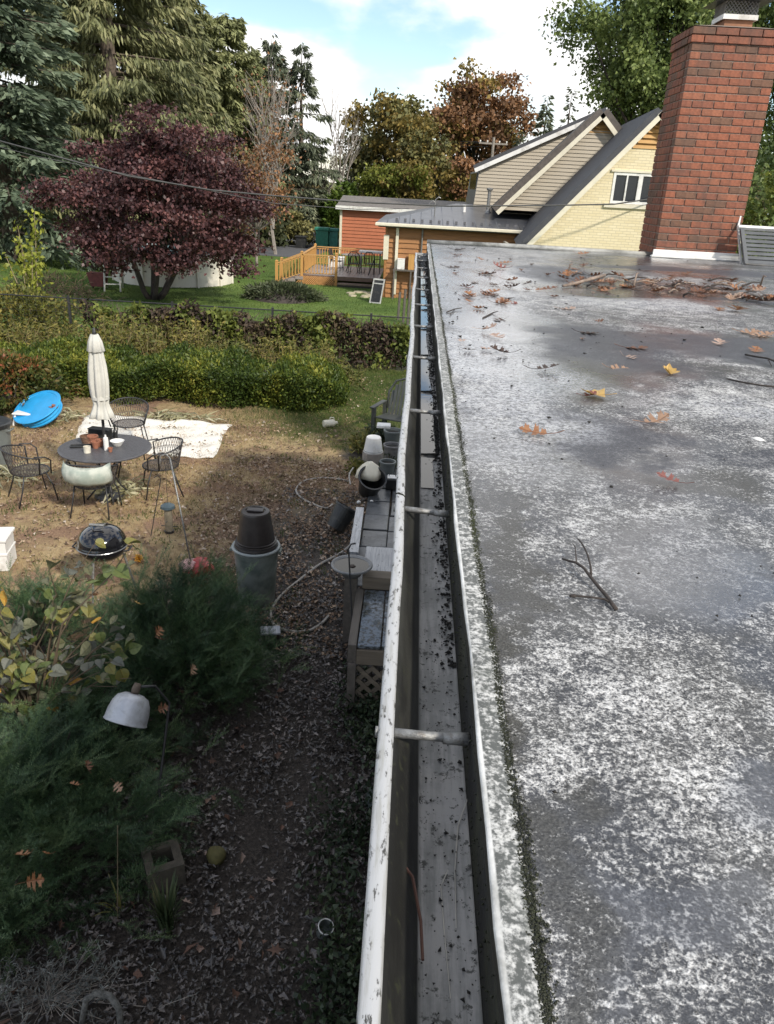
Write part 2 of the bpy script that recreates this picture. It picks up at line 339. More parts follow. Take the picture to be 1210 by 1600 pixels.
MB().box(.1012, .13, -6, 8.45, HG-.10, HR-.019).build('fascia', M['fascia'], house)
MB().box(.13, 9.3, 8.40, 8.46, HG-.10, HR-.004).build('fascia', M['fascia'], house)
# raised gravel stop along the far edge
g = MB(); g.tube([(.1, 8.475, HR+.012), (1.2, 8.475, HR+.02), (2.42, 8.475, HR+.014)], .028, 6); g.tube([(3.25, 8.475, HR+.014), (6, 8.475, HR+.02), (9.2, 8.475, HR+.012)], .028, 6)
g.build('roof_edging', plain('edging', (.33, .33, .31), .5, .4, 7, .3, dirt=(.08, .08, .07)), house, smooth=True)
g = MB()
for i in range(13): g.box(.36, .40, -6, 8.4, .25+i*.25, .25+i*.25+.243)
tag(g.build('wall', plain('house_siding', (.42, .40, .36), .6, .12, 3, .1), house))
MB().box(.41, 9.1, -5.9, 8.35, .0, HG-.11).build('wall_core', M['concrete'], house)
MB().box(.13, 9.2, -6, 8.39, HG-.10, HR-.04).build('soffit', M['fascia'], house)
# gutter: trough, white lip, spikes
t = NT('gutter_lip'); n = t.noise(120, 5, .7, v=t.vmul(t.P(), (1, .35, 1))); n2 = t.noise(5, 5, .6, v=t.vmul(t.P(), (4, 1, 4)))
c = t.mix(t.ss(t.ma('ADD', n, t.ma('MULTIPLY', n2, .30)), .69, .79), (.42, .43, .44), (.035, .034, .03)); c = t.mix(t.ma('MULTIPLY', t.ss(t.noise(9, 6, .7, v=t.vmul(t.P(), (12, 1, 12))), .46, .66), .8), c, (.30, .30, .28))
M['lip'] = t.bsdf(c, .42, t.bump(n, .2, .001))
t = NT('gutter_trough'); n = t.noise(70, 6, .7); n2 = t.noise(6, 6, .65, v=t.vmul(t.P(), (3, .6, 3))); zz = t.xyz()[2]
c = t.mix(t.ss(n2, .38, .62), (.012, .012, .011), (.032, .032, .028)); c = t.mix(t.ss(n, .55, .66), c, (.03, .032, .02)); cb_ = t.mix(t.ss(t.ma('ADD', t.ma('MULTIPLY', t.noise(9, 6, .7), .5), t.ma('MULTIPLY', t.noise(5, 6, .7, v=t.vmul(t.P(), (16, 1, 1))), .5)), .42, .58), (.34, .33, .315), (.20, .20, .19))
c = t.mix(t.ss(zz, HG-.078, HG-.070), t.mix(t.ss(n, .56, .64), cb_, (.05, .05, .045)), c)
M['trough'] = t.bsdf(c, .5, t.bump(n, .3, .002))
gut = bpy.data.objects.new('gutter', None); COL.objects.link(gut); gut.parent = house; gut['label'] = 'white gutter with spikes, debris and a strip of standing water'
def sweep(prof, y0, y1, n, wob=True):
    b = MB(); m = len(prof); q = np.linspace(y0, y1, n)
    for yv in q:
        w = (.0028*math.sin(yv*2.3+.5)+.0018*math.sin(yv*6.1)+.0007*math.sin(yv*17))*(1 if yv > .9 else .2) if wob else 0
        b.v += [(a+w*(1 if a < .03 else 0), yv, z) for a, z in prof]
    b.f = [(i*m+j, i*m+j+1, (i+1)*m+j+1, (i+1)*m+j) for i in range(n-1) for j in range(m-1)]
    return b
sweep([(-.0105, HG-.016), (-.0105, HG-.002), (-.007, HG+.0005), (.0, HG+.0008), (.006, HG+.0003), (.0085, HG-.003), (.0085, HG-.012)], -3, 7.72, 120).build('gutter_lip', M['lip'], gut, smooth=True)
sweep([(.0, HG-.005), (.012, HG-.012), (.022, HG-.03), (.036, HG-.055), (.044, HG-.078), (.047, HG-.08), (.098, HG-.08), (.1005, HG-.0785), (.1005, HG-.074)], -3, 7.72, 120).build('gutter_trough', M['trough'], gut, smooth=True)
sweep([(-.010, HG-.014), (-.006, HG-.03), (.006, HG-.05), (.02, HG-.07), (.03, HG-.083), (.1, HG-.083)], -3, 7.72, 60).build('gutter_front', M['lip'], gut, smooth=True)
MB().prism([(-.012, 7.721, HG+.001), (.1, 7.721, HG+.001), (.1, 7.721, HG-.082), (.03, 7.721, HG-.082), (.01, 7.721, HG-.05), (-.012, 7.721, HG-.016)], (0, .004, 0)).build('end_cap', M['lip'], gut)
MB().tube([(.05, 7.5, HG-.08), (.05, 7.52, HG-.25), (.27, 7.55, HG-.5), (.3, 7.55, .1)], .035, 8).build('downspout', M['white_paint'], gut)
M['galv'] = plain('galvanised', (.30, .30, .29), .45, .35, 60, .3, .6, dirt=(.12, .10, .08))
sy = [.75, 1.45, 2.19, 2.95, 3.65, 4.35, 5.05, 5.72, 6.4, 7.05, 7.55, .05, -.65]
b = MB(); b.tube([(.009, 0, -.008), (.05, .001, -.010), (.099, .002, -.012)], [.0062, .0058, .0060], 10); b.tube([(-.014, 0, -.008), (-.0105, 0, -.008)], .007, 10)
b.tube([(.068, 0, -.011), (.099, .002, -.012)], [.0070, .0082], 8)
s0 = b.build('spike', M['galv'], gut, smooth=True, loc=(0, sy[0], HG))
for k in sy[1:]:
    q = s0.copy(); COL.objects.link(q); q.location = (rnd.uniform(-.001, .001), k, HG+rnd.uniform(-.002, .001)); q.rotation_euler = (0, rnd.uniform(-.03, .03), rnd.uniform(-.03, .03))
b = MB(); b.tube([(-.0115, 1.512, HG-.012), (-.0108, 1.510, HG-.001), (-.006, 1.506, HG+.0016), (.002, 1.500, HG+.002), (.0085, 1.494, HG-.001)], [.0016, .0022, .0026, .0018, .0012], 6); b.build('lip_joint', M['fascia'], gut, smooth=True)
# water standing in the far half of the gutter
t = NT('gutter_water'); n = t.noise(30, 3, .5); M['water'] = t.bsdf((.012, .013, .012), .03, t.bump(n, .05, .002))
b = MB(); ys_ = np.linspace(1.75, 7.7, 90)
for yv in ys_:
    w = .012*(math.sin(yv*3.1)*.5+math.sin(yv*7.7+1)*.3)
    b.v += [(.046, yv, HG-.0765), (min(.099, .079+w+.02*(1 if 2.0 < yv < 2.4 else 0)), yv, HG-.0765)]
b.f = [(2*i, 2*i+1, 2*i+3, 2*i+2) for i in range(len(ys_)-1)]
tag(b.build('gutter_water', M['water']), 'strip of standing water in the gutter', kind='structure')
# debris: roof crumbs, gutter muck, moss on the seam (all real small lumps)
def lumps(name, pos, size, m, flat=.6, parent=None):
    TV = np.array([(1, 0, 0), (-.5, .87, 0), (-.5, -.87, 0), (0, 0, .9), (0, 0, -.6)]); TF = np.array([(0, 1, 3), (1, 2, 3), (2, 0, 3), (1, 0, 4), (2, 1, 4), (0, 2, 4)])
    k = len(pos); A = flat_rot(k, 1, .5)*np.asarray(size)[:, None, None]; A = A*nr.uniform(.55, 1.3, (k, 1, 3)); A[:, 2, :] *= flat
    return replicate(name, TV, TF, A, pos, m, parent)
M['muck'] = plain('muck', (.018, .016, .013), .8, .4, 60, .4)
M['moss'] = foliage('moss', [(0, (.012, .013, .010)), (.6, (.03, .034, .016)), (1, (.06, .07, .02))], 3, .1)
n = 15000; yv = nr.uniform(0, 1, n)**1.7*8.1+.3; xv = .132+.0018*np.sin(yv*15)+.001*np.sin(yv*47)+nr.normal(0, .0042, n)
o = lumps('roof_moss', np.stack([xv, yv, np.full(n, HR+.0015)], 1), nr.uniform(.0007, .0025, n), M['moss']); tag(o, 'dark moss growing along the roof edge seam', 'moss', kind='stuff')
n = 900; yv = nr.uniform(.3, 4.5, n); xv = .1-np.abs(nr.normal(0, .0012, n)); zv = nr.uniform(HG-.06, HR-.005, n)
o = lumps('fascia_moss', np.stack([xv, yv, zv], 1), nr.uniform(.001, .003, n), M['moss']); tag(o, 'moss clinging to the board under the roof edge', 'moss', kind='stuff')
n = 2600; yv = np.concatenate([nr.uniform(1.0, 7.7, n), nr.uniform(.3, 1.1, 330)]); xv = np.concatenate([.0985-np.abs(nr.normal(0, .011, n)), nr.uniform(.046, .099, 330)])
zv = np.full(len(yv), HG-.077); sz = np.concatenate([nr.uniform(.0015, .0055, n), nr.uniform(.0004, .0017, 330)])
o = lumps('gutter_debris', np.stack([np.clip(xv, .045, .099), yv, zv], 1), sz, M['muck'], .8); tag(o, 'black leaf muck and specks lying in the gutter', 'debris', kind='stuff'); o = lumps('gutter_clumps', np.stack([nr.uniform(.048, .098, 46), nr.uniform(.36, 1.15, 46), np.full(46, HG-.0775)], 1), nr.uniform(.0015, .0042, 46), M['muck'], .7); tag(o, 'larger black muck clumps on the near gutter floor', 'debris', kind='stuff')
n = 900; yv = .4+nr.uniform(0, 1, n)**1.3*8; xv = .16+nr.uniform(0, 1, n)**1.2*np.minimum(3.2, yv*.45)
o = lumps('roof_crumbs', np.stack([xv, yv, np.full(n, HR+.004)], 1), np.where(nr.random(n) < .12, nr.uniform(.004, .010, n), nr.uniform(.0012, .004, n))*np.clip(yv*.45, .35, 1.4), M['muck']); tag(o, 'dark crumbs and bud scales scattered over the roof', 'debris', kind='stuff')
# dry grass stalks in the gutter
for pts, lab in (([(622, 1340), (645, 1370), (658, 1440), (661, 1500)], 'thin reddish twig leaning inside the near end of the gutter'), ([(732, 1245), (716, 1290), (711, 1360), (713, 1450)], 'pale dry grass stem on the gutter floor, forked upper one'), ([(700, 1360), (689, 1385), (694, 1450), (704, 1560)], 'pale dry grass stem on the gutter floor, lower curved one')):
    zz_ = HG-.045 if 'twig' in lab else HG-.078
    tag(MB().tube([at(*q, zz_+(.0 if i else .004)) for i, q in enumerate(pts)], [.0007, .0007, .0006, .0004] if 'pale' in lab else .0016, 5).build('grass_stem' if 'pale' in lab else 'twig', plain('stalk', (.55, .52, .46) if 'pale' in lab else (.10, .045, .03), .7)), lab, 'twig')
# chimney: every brick of the two faces in view is a piece
chim = bpy.data.objects.new('chimney', None); COL.objects.link(chim); chim.parent = house; chim['label'] = 'tall red brick chimney with metal cap'
cx0, cy0, cw, cd, ch = 2.42, 8.37, .82, .62, .0665
bm_ = []
for nm, cl in (('brick_red', (.29, .102, .056)), ('brick_dark_red', (.245, .09, .054)), ('brick_brown', (.175, .09, .057)), ('brick_orange', (.31, .118, .066))):
    t = NT(nm); n = t.noise(25, 6, .7); n2 = t.noise(4, 5, .6, v=t.G().outputs['Position'])
    c = t.mix(t.ss(n, .3, .75), tuple(q*.65 for q in cl), tuple(q*1.2 for q in cl)); c = t.mix(t.ma('MULTIPLY', t.ss(n2, .5, .7), .45), c, (.07, .05, .04)); c = t.mix(t.ma('MULTIPLY', t.ss(t.noise(1.6, 6, .65, v=t.vmul(t.G().outputs['Position'], (1.5, 1.5, .7))), .47, .68), .6), c, (.075, .055, .045)); c = t.mix(t.ma('MULTIPLY', t.ss(t.noise(60, 4, .6), .6, .75), .35), c, (.34, .24, .20))
    bm_.append(t.bsdf(c, .85, t.bump(n, .5, .006)))
t = NT('mortar'); n = t.noise(40, 5, .7); M['mortar'] = t.bsdf(t.ramp(n, [(.3, (.17, .125, .10)), (.7, (.33, .265, .22))]), .95, t.bump(n, .5, .005))
zb = HR-.10
MB().box(cx0+.009, cx0+cw-.009, cy0+.009, cy0+cd-.009, zb-1.0, zb+32*ch-.003).build('mortar_core', M['mortar'], chim)
def bmesh_brick(w, dd, m):
    b = MB().box(-w/2, w/2, -dd/2, dd/2, 0, ch-.0095, .003); me = bpy.data.meshes.new('brick'); me.from_pydata(b.v, [], b.f); me.update(); me.materials.append(m); return me
cache = {}
def brick(cx, cy, z, w, dd):
    k = (round(w, 3), round(dd, 3), rnd.choice((0, 0, 0, 1, 1, 2, 3)) if rnd.random() > .06 else 2)
    if k not in cache: cache[k] = bmesh_brick(w, dd, bm_[k[2]])
    link('brick', cache[k], chim, (cx+rnd.uniform(-.0012, .0012), cy+rnd.uniform(-.0015, .0015), z), (rnd.uniform(-.004, .004), rnd.uniform(-.004, .004), 0))
nrow = 32; g = .0095
backs = MB()
for r in range(nrow):
    z = zb+r*ch; e = .018 if r >= nrow-2 else 0
    x0, x1, y0, y1 = cx0-e, cx0+cw+e, cy0-e, cy0+cd+e
    # front face (long bricks), starting half way every other course
    edges = []; q = x0 + (0 if r % 2 else .1025+e)
    first = x0
    pts = [x0] + [v for v in np.arange(q, x1-.03, (x1-x0)/4) if v > x0+.03] + [x1]
    for a, b_ in zip(pts[:-1], pts[1:]): brick((a+b_)/2, y0+.05, z, b_-a-g, .10)
    yst = y0+.105; q = yst+(.0975 if r % 2 else .19)
    pts = [yst] + list(np.arange(q, y1-.03, .205)) + [y1]
    for a, b_ in zip(pts[:-1], pts[1:]): brick(x0+.05, (a+b_)/2, z, .10, b_-a-g)
    for a in np.arange(x0+.11, x1-.05, .2): backs.box(a, min(a+.19, x1), y1-.1, y1, z, z+ch-g)
    for a in np.arange(y0+.105, y1-.11, .2): backs.box(x1-.1, x1, a, min(a+.19, y1-.11), z, z+ch-g)
tag(backs.build('brick_backing', bm_[0], chim), kind='stuff')
zt = zb+nrow*ch
g_ = MB(); g_.add([(cx0-.01, cy0-.01, zt), (cx0+cw+.01, cy0-.01, zt), (cx0+cw+.01, cy0+cd+.01, zt), (cx0-.01, cy0+cd+.01, zt), (cx0+.2, cy0+.12, zt+.03), (cx0+cw-.2, cy0+.12, zt+.03), (cx0+cw-.2, cy0+cd-.12, zt+.03), (cx0+.2, cy0+cd-.12, zt+.03)], [(0, 1, 5, 4), (1, 2, 6, 5), (2, 3, 7, 6), (3, 0, 4, 7), (4, 5, 6, 7)]).build('mortar_crown', M['mortar'], chim)
fx0, fx1, fy0, fy1 = cx0+.28, cx0+.60, cy0+.12, cy0+.44
MB().box(fx0+.03, fx1-.03, fy0+.03, fy1-.03, zt+.02, zt+.12).build('flue_tile', plain('flue', (.33, .16, .09), .8), chim)
g_ = MB()
for a in (0, 1):
    g_.box(fx0, fx1, (fy0, fy1-.012)[a], (fy0+.012, fy1)[a], zt+.085, zt+.125); g_.box((fx0, fx1-.012)[a], (fx0+.012, fx1)[a], fy0+.0125, fy1-.0125, zt+.085, zt+.125)
g_.build('cap_flange', M['white_paint'], chim)
g_ = MB(); H_ = .14; nd = 9
def scr(p, ux):
    for k in range(-nd, nd*2):
        for s_ in (1, -1):
            a0 = k/nd; a1 = a0+s_*.45; t0, t1 = 0., 1.
            if s_ > 0: lo, hi = max(0, -a0/.45), min(1, (1-a0)/.45)
            else: lo, hi = max(0, (a0-1)/.45), min(1, a0/.45)
            if hi-lo < .05: continue
            A = p+ux*(a0+s_*.45*lo)+Vector((0, 0, H_*lo)); B = p+ux*(a0+s_*.45*hi)+Vector((0, 0, H_*hi)); g_.tube([A, B], .0035, 4, False)
scr(Vector((fx0+.01, fy0+.01, zt+.125)), Vector((.30, 0, 0))); scr(Vector((fx0+.01, fy0+.01, zt+.125)), Vector((0, .30, 0))); scr(Vector((fx1-.01, fy0+.01, zt+.125)), Vector((0, .30, 0))); scr(Vector((fx0+.01, fy1-.01, zt+.125)), Vector((.30, 0, 0)))
g_.build('cap_screen', plain('screen_wire', (.33, .33, .33), .4, metal=.5), chim)
c_ = ((fx0+fx1)/2, (fy0+fy1)/2); e = .25; zc = zt+.262
MB().add([(c_[0]-e, c_[1]-e, zc-.03), (c_[0]+e, c_[1]-e, zc-.03), (c_[0]+e, c_[1]+e, zc-.03), (c_[0]-e, c_[1]+e, zc-.03), (c_[0]-e+.1, c_[1]-e+.1, zc+.02), (c_[0]+e-.1, c_[1]-e+.1, zc+.02), (c_[0]+e-.1, c_[1]+e-.1, zc+.02), (c_[0]-e+.1, c_[1]+e-.1, zc+.02)], [(3, 2, 1, 0), (4, 5, 6, 7), (0, 1, 5, 4), (1, 2, 6, 5), (2, 3, 7, 6), (3, 0, 4, 7)]).build('cap_lid', M['black_iron'], chim)
b = MB(); b.box(cx0-.022, cx0+cw+.022, cy0-.03, cy0-.003, HR+.0, HR+.075, .006); b.box(cx0-.05, cx0+cw+.03, cy0-.09, cy0-.031, HR+.002, HR+.022, .006); b.box(cx0+cw+.003, cx0+cw+.024, cy0, cy0+.4, HR, HR+.07, .005)
b.build('flashing', M['white_paint'], chim)
# louvred panel leaning beside the chimney, its frame rail and post
pv = thing('louvred_panel', 'grey louvred shutter panel lying tilted on the roof beside the chimney', 'shutter', (3.17, 7.95, HR))
M['shutter'] = plain('shutter_grey', (.105, .11, .115), .5, .15, 8, .1)
rise = R(46); Mp = Matrix.Rotation(rise, 4, 'X')
b = MB(); W_ = 1.25; L_ = .42
for a, b0 in ((0, .035), (.42, .47), (.86, .91), (W_-.035, W_)): b.box(a, b0, 0, L_, 0, .03, M=Mp)
b.box(0, W_, -.03, 0, 0, .03, M=Mp)
b.build('panel_frame', M['shutter'], pv)
me = None
for a0, a1 in ((.037, .418), (.472, .858), (.912, W_-.037)):
    for k in range(8):
        Ms = Mp @ Matrix.Translation((0, .012+k*.05, .012)) @ Matrix.Rotation(R(-10), 4, 'X'); MB().box(a0, a1, 0, .043, 0, .005, M=Ms).build('slat', M['shutter'], pv)
MB().box(-.02, W_, L_+.002, L_+.03, .0, .04, M=Mp).build('top_rail', M['white_paint'], pv)
MB().tube([(-.005, .05, 0), (.02, .40, .33), (.06, .48, .56)], .013, 6).build('prop_pole', plain('alu', (.5, .5, .48), .4, metal=.3), pv)
MB().tube([(0, -.04, .012), (.3, -.06, .006), (.7, -.09, .006), (1.2, -.1, .006)], .011, 6).build('cable', M['black_plastic'], pv)
# ---------------------------------------------------------------- leaves and sticks on the roof
def oak_outline(lobes=3, deep=.5, seed=0):
    q = random.Random(seed); pts = [(0, 0)]; up = []
    for i in range(lobes):
        b = .12+.7*i/lobes; wd = (.34, .50, .36, .3)[i % 4]
        tx = b+.12+.10*i/lobes+q.uniform(-.03, .05); up += [(b, .05), (tx-.10, wd*.55), (tx-.07+q.uniform(-.02, .02), wd*.98), (tx-.02, wd*.72), (tx+.05, wd+q.uniform(-.06, .08)), (tx+.035, wd*.45), (b+.19, .07)]
    up += [(.86, .07), (.90, .16), (1.0, .0)]
    return up
def leaf_mesh(name, m, seed, curl=.25, kind='oak', stem=True):
    up = oak_outline(3, .5, seed) if kind == 'oak' else [(.02, .10), (.10, .32), (.02, .42), (.25, .36), (.38, .52), (.5, .34), (.66, .36), (.72, .18), (1, 0)]
    if kind == 'heart': up = [(-.08, .14), (-.10, .28), (.0, .42), (.18, .50), (.40, .46), (.62, .32), (.84, .13), (1.0, 0)]
    q = random.Random(seed+50); a, b, tw = q.uniform(.4, 1)*curl, q.uniform(-.3, 1)*curl, q.uniform(-.5, .5)*curl
    def z(x, y): return a*abs(y)*1.1+b*(x-.4)**2*1.6+tw*(x-.5)*y*3
    v = []; f = []; up = [(x, w) for x, w in up]
    for x, w in up: v += [(x, 0, z(x, 0)), (x, w, z(x, w)), (x, -w, z(x, -w))]
    for i in range(len(up)-1):
        A, B = i*3, i*3+3; f += [(A, B, B+1, A+1), (A+2, B+2, B, A)]
    bm = MB(); bm.add(v, f)
    if stem: bm.tube([(up[0][0], 0, z(up[0][0], 0)+.004), (-.18, .03, .05+.2*curl), (-.40, .05, .12+.5*curl*q.random())], [.012, .010, .012], 4)
    me = bpy.data.meshes.new(name); me.from_pydata(bm.v, [], bm.f); me.update(); me.materials.append(m); return me
def leafmat(name, c, c2):
    t = NT(name); n = t.noise(4, 5, .6); x, y, z = t.xyz(); vein = t.ss(t.ma('ABSOLUTE', y), .0, .03)
    q = t.mix(t.ss(n, .35, .65), c, c2); q = t.mix(vein, tuple(k*.6 for k in c), q); return t.bsdf(q, .5, t.bump(n, .4, .02), trans=q, tw=.2)
LM = {'brown': leafmat('leaf_brown', (.13, .055, .03), (.20, .09, .045)), 'dark': leafmat('leaf_dark', (.035, .022, .016), (.07, .038, .025)), 'orange': leafmat('leaf_orange', (.24, .095, .038), (.34, .165, .075)),
      'tan': leafmat('leaf_tan', (.33, .19, .115), (.42, .27, .18)), 'yellow': leafmat('leaf_yellow', (.48, .29, .07), (.55, .37, .13)), 'pale': leafmat('leaf_pale', (.48, .36, .29), (.40, .27, .21)), 'red': leafmat('leaf_red', (.19, .06, .05), (.26, .10, .08))}
LME = {}
def roofleaf(px, py, s, rz, m, label, kind='oak', curl=.3, tilt=(0, 0), group=None, cat='leaf'):
    k = (m, kind, rnd.randrange(3), round(curl, 1))
    if k not in LME: LME[k] = leaf_mesh('oak_leaf', LM[m], k[2]*7+3, curl, kind)
    s *= .76 if py > 540 else (.64 if py > 480 else .52)
    p = at(px, py, HR+.003); o = link('oak_leaf' if kind == 'oak' else 'maple_leaf', LME[k], None, (p.x, p.y, HR+.004+abs(tilt[0])*s*.2), (tilt[0], tilt[1], rz)); o.scale = (s, s, s)
    return tag(o, label, cat, group)
G1 = 'fallen leaves lying on the wet roof'
for a in [
 (860, 681, .105, 2.9, 'orange', 'orange brown oak leaf nearest the gutter beyond the forked twig'),
 (1005, 664, .10, .3, 'tan', 'flat tan orange oak leaf in the middle of the dark wet patch'),
 (1065, 757, .075, 2.6, 'red', 'small dull red leaf lying alone nearest the camera on the mottled roof'),
 (836, 580, .12, .2, 'dark', 'dark brown curled oak leaf with an orange tip'),
 (798, 554, .11, 2.8, 'dark', 'flat blackish oak leaf just beyond the leaf with the orange tip'),
 (975, 545, .13, .1, 'brown', 'reddish brown oak leaf with long dark stem on the wet band'),
 (952, 577, .10, .2, 'tan', 'pale tan oak leaf beyond the yellow leaf'),
 (905, 521, .14, .05, 'dark', 'large dark curled oak leaf standing up at one end on the wet band'),
 (1128, 541, .10, 1.4, 'pale', 'bleached pinkish star-shaped oak leaf near the thin dark twig'),
 (1180, 552, .09, 1.1, 'orange', 'small orange leaf beside the dark twig at the roof side'),
 (1123, 487, .13, 1.2, 'orange', 'bright orange star-shaped oak leaf just nearer than the stick pile'),
 (1155, 521, .15, .1, 'tan', 'tan oak leaf, first of the three overlapping leaves on the olive stain'),
 (1180, 525, .15, .2, 'tan', 'tan oak leaf, middle of the three overlapping leaves on the olive stain'),
 (1203, 529, .14, 2.9, 'tan', 'tan oak leaf, outermost of the three overlapping leaves on the olive stain'),
 (750, 517, .12, .2, 'pale', 'washed-out brown oak leaf lying flat in the bright wet glare'),
 (784, 530, .12, 2.0, 'pale', 'pale soaked oak leaf pressed onto the bright wet film'),
 (760, 458, .20, .6, 'orange', 'large upright orange brown oak leaf in the leaf clump'),
 (742, 466, .17, 2.2, 'orange', 'orange brown oak leaf on the gutter side of the leaf clump'),
 (728, 467, .15, 1.0, 'brown', 'brown oak leaf at the gutter end of the leaf clump'),
 (770, 461, .15, 2.7, 'brown', 'brown oak leaf at the far side of the leaf clump'),
 (790, 477, .20, 1.7, 'orange', 'upright orange oak leaf with dark base beside the leaf clump'),
 (789, 439, .18, .3, 'brown', 'brown folded oak leaf beyond the leaf clump'),
 (846, 453, .20, .1, 'brown', 'reddish brown oak leaf between the clump and the stick pile'),
 (797, 452, .14, 2.0, 'dark', 'dark small oak leaf beside the reddish brown one'),
 (753, 429, .20, .1, 'dark', 'blackish folded oak leaf on the far glare'),
 (697, 418, .22, .4, 'dark', 'dark wet leaf by the gutter at the far end'),
 (708, 391, .24, .2, 'dark', 'dark leaf at the far roof corner by the gutter'),
 (779, 412, .22, .1, 'orange', 'orange leaf far back near the roof end'),
 (792, 421, .22, 2.8, 'red', 'reddish leaf just nearer than the far orange leaf'),
 (937, 456, .22, .2, 'orange', 'orange leaf at the near side of the stick pile'),
 (1011, 446, .24, 1.3, 'orange', 'orange leaf standing up between the two halves of the stick pile'),
 (1192, 467, .2, .3, 'orange', 'orange leaf at the outer end of the stick pile'),
 (876, 484, .13, .2, 'pale', 'faded leaf on the wet roof between clump and dark curled leaf'),
 (903, 398, .25, .4, 'orange', 'orange leaf resting at the far roof edge before the yellow brick wall'),
 (910, 621, .07, .5, 'red', 'tiny dark red leaf on the pale mottled roof left of the yellow leaf')]:
    roofleaf(*a, curl=rnd.choice((.2, .3, .5)), tilt=(rnd.uniform(-.15, .15), rnd.uniform(-.2, .05)), group=G1)
roofleaf(945, 621, .105, 3.0, 'yellow', 'golden yellow leaf with a raised stem on the dark wet roof', 'maple', .4, (.1, -.1), G1)
roofleaf(1047, 590, .085, 1.5, 'yellow', 'yellow orange leaf curled up on the dark stain', 'maple', .7, (.2, -.2), G1)
for i in range(78):     # the damp heap
    u = rnd.random(); px = 885+310*u; py = 431+34*u+rnd.gauss(0, 9)
    mm = rnd.choice(('brown', 'dark', 'orange', 'brown', 'brown', 'pale', 'tan')); zn = 'gutter end' if u < .33 else 'middle' if u < .66 else 'outer end'
    roofleaf(px, py, rnd.uniform(.12, .24), rnd.uniform(0, 6.3), mm, 'curled damp %s oak leaf in the %s of the stick heap' % ({'dark': 'blackish', 'brown': 'brown', 'pale': 'bleached', 'orange': 'orange', 'tan': 'tan'}[mm], zn), curl=rnd.choice((.3, .5)), tilt=(rnd.uniform(-.3, .3), rnd.uniform(-.25, .1)), group='damp leaves in the stick pile')
for i in range(22):
    px = rnd.gauss(765, 42); py = rnd.gauss(447, 26); mm = rnd.choice(('orange', 'brown', 'brown', 'dark')); roofleaf(px, max(398, py), rnd.uniform(.10, .17), rnd.uniform(0, 6.3), mm, 'small %s oak leaf strewn around the leaf clump, %s' % ({'orange': 'orange', 'brown': 'brown', 'dark': 'blackish'}[mm], 'beyond it' if py < 440 else 'on its gutter side' if px < 750 else 'on its chimney side'), curl=rnd.choice((.3, .5)), tilt=(rnd.uniform(-.25, .25), rnd.uniform(-.2, .1)), group='small leaves around the leaf clump')
for i in range(26):
    u = rnd.random(); px = rnd.uniform(715, 1000); py = rnd.uniform(400, 480) if rnd.random() < .7 else rnd.uniform(480, 560)
    mm = rnd.choice(('brown', 'dark', 'dark', 'red', 'pale')); zn = 'near the gutter side' if px < 800 else 'in the middle' if px < 900 else 'toward the stick heap'
    roofleaf(px, py, rnd.uniform(.05, .11), rnd.uniform(0, 6.3), mm, 'small scrap of %s leaf on the far wet roof %s' % ({'dark': 'blackish', 'brown': 'brown', 'pale': 'bleached', 'red': 'reddish'}[mm], zn), curl=rnd.choice((.3, .6)), tilt=(rnd.uniform(-.3, .3), 0), group='leaf scraps on the roof')
M['twig'] = plain('twig_bark', (.045, .035, .03), .75, .4, 60, .5); M['stick'] = plain('stick_bark', (.25, .19, .15), .8, .35, 30, .4)
def twig(chains, label, m, lift=.006):
    b = MB()
    for pts, r0, r1 in chains:
        n = len(pts); b.tube([at(px, py, HR+z) for px, py, z in pts], [r0+(r1-r0)*i/(n-1) for i in range(n)], 6)
    return tag(b.build('twig', m, smooth=True), label, 'twig')
twig([([(963, 952, .006), (957, 944, .008), (947, 930, .008), (934, 915, .010), (922, 900, .014), (912, 887, .018), (900, 879, .016), (888, 876, .012), (879, 873, .008)], .0034, .0016), ([(924, 899, .014), (923, 884, .022), (919, 868, .026), (913, 855, .028), (908, 847, .030), (903, 842, .028)], .0019, .0012),
      ([(953, 941, .007), (945, 936, .010), (930, 934, .011), (912, 932, .009), (900, 931, .008), (893, 932, .005)], .0018, .0013), ([(901, 879, .016), (900, 866, .018), (899, 855, .018), (895, 849, .016)], .0012, .0007), ([(899, 931, .008), (896, 931, .008), (893, 931, .007), (891, 931, .006)], .003, .0022)], 'dark forked twig lying on the mottled roof in front', M['twig'])
twig([([(1165, 554, .01), (1180, 557, .015), (1200, 560, .02), (1215, 566, .02), (1260, 575, .01)], .004, .003), ([(1200, 560, .02), (1206, 572, .005)], .0025, .0015)], 'thin dark twig with a fork beside the small orange leaf', M['twig'])
twig([([(1135, 592, .006), (1160, 597, .008), (1190, 602, .008), (1230, 606, .006)], .0026, .003)], 'thin dark twig at the roof side beyond the white patch', M['twig'])
twig([([(880, 447, .01), (905, 441, .03), (930, 434, .05), (945, 430, .03)], .009, .012)], 'long pale bare stick at the gutter end of the pile', M['stick'])
twig([([(755, 497, .004), (770, 489, .008), (779, 486, .02)], .004, .002)], 'small dark twig just nearer than the leaf clump', M['twig']); twig([([(698, 488, .004), (710, 483, .008), (722, 481, .01)], .003, .002), ([(703, 492, .004), (712, 482.3, .008)], .002, .002)], 'small dark forked twig on the gutter side of the leaf clump', M['twig'])
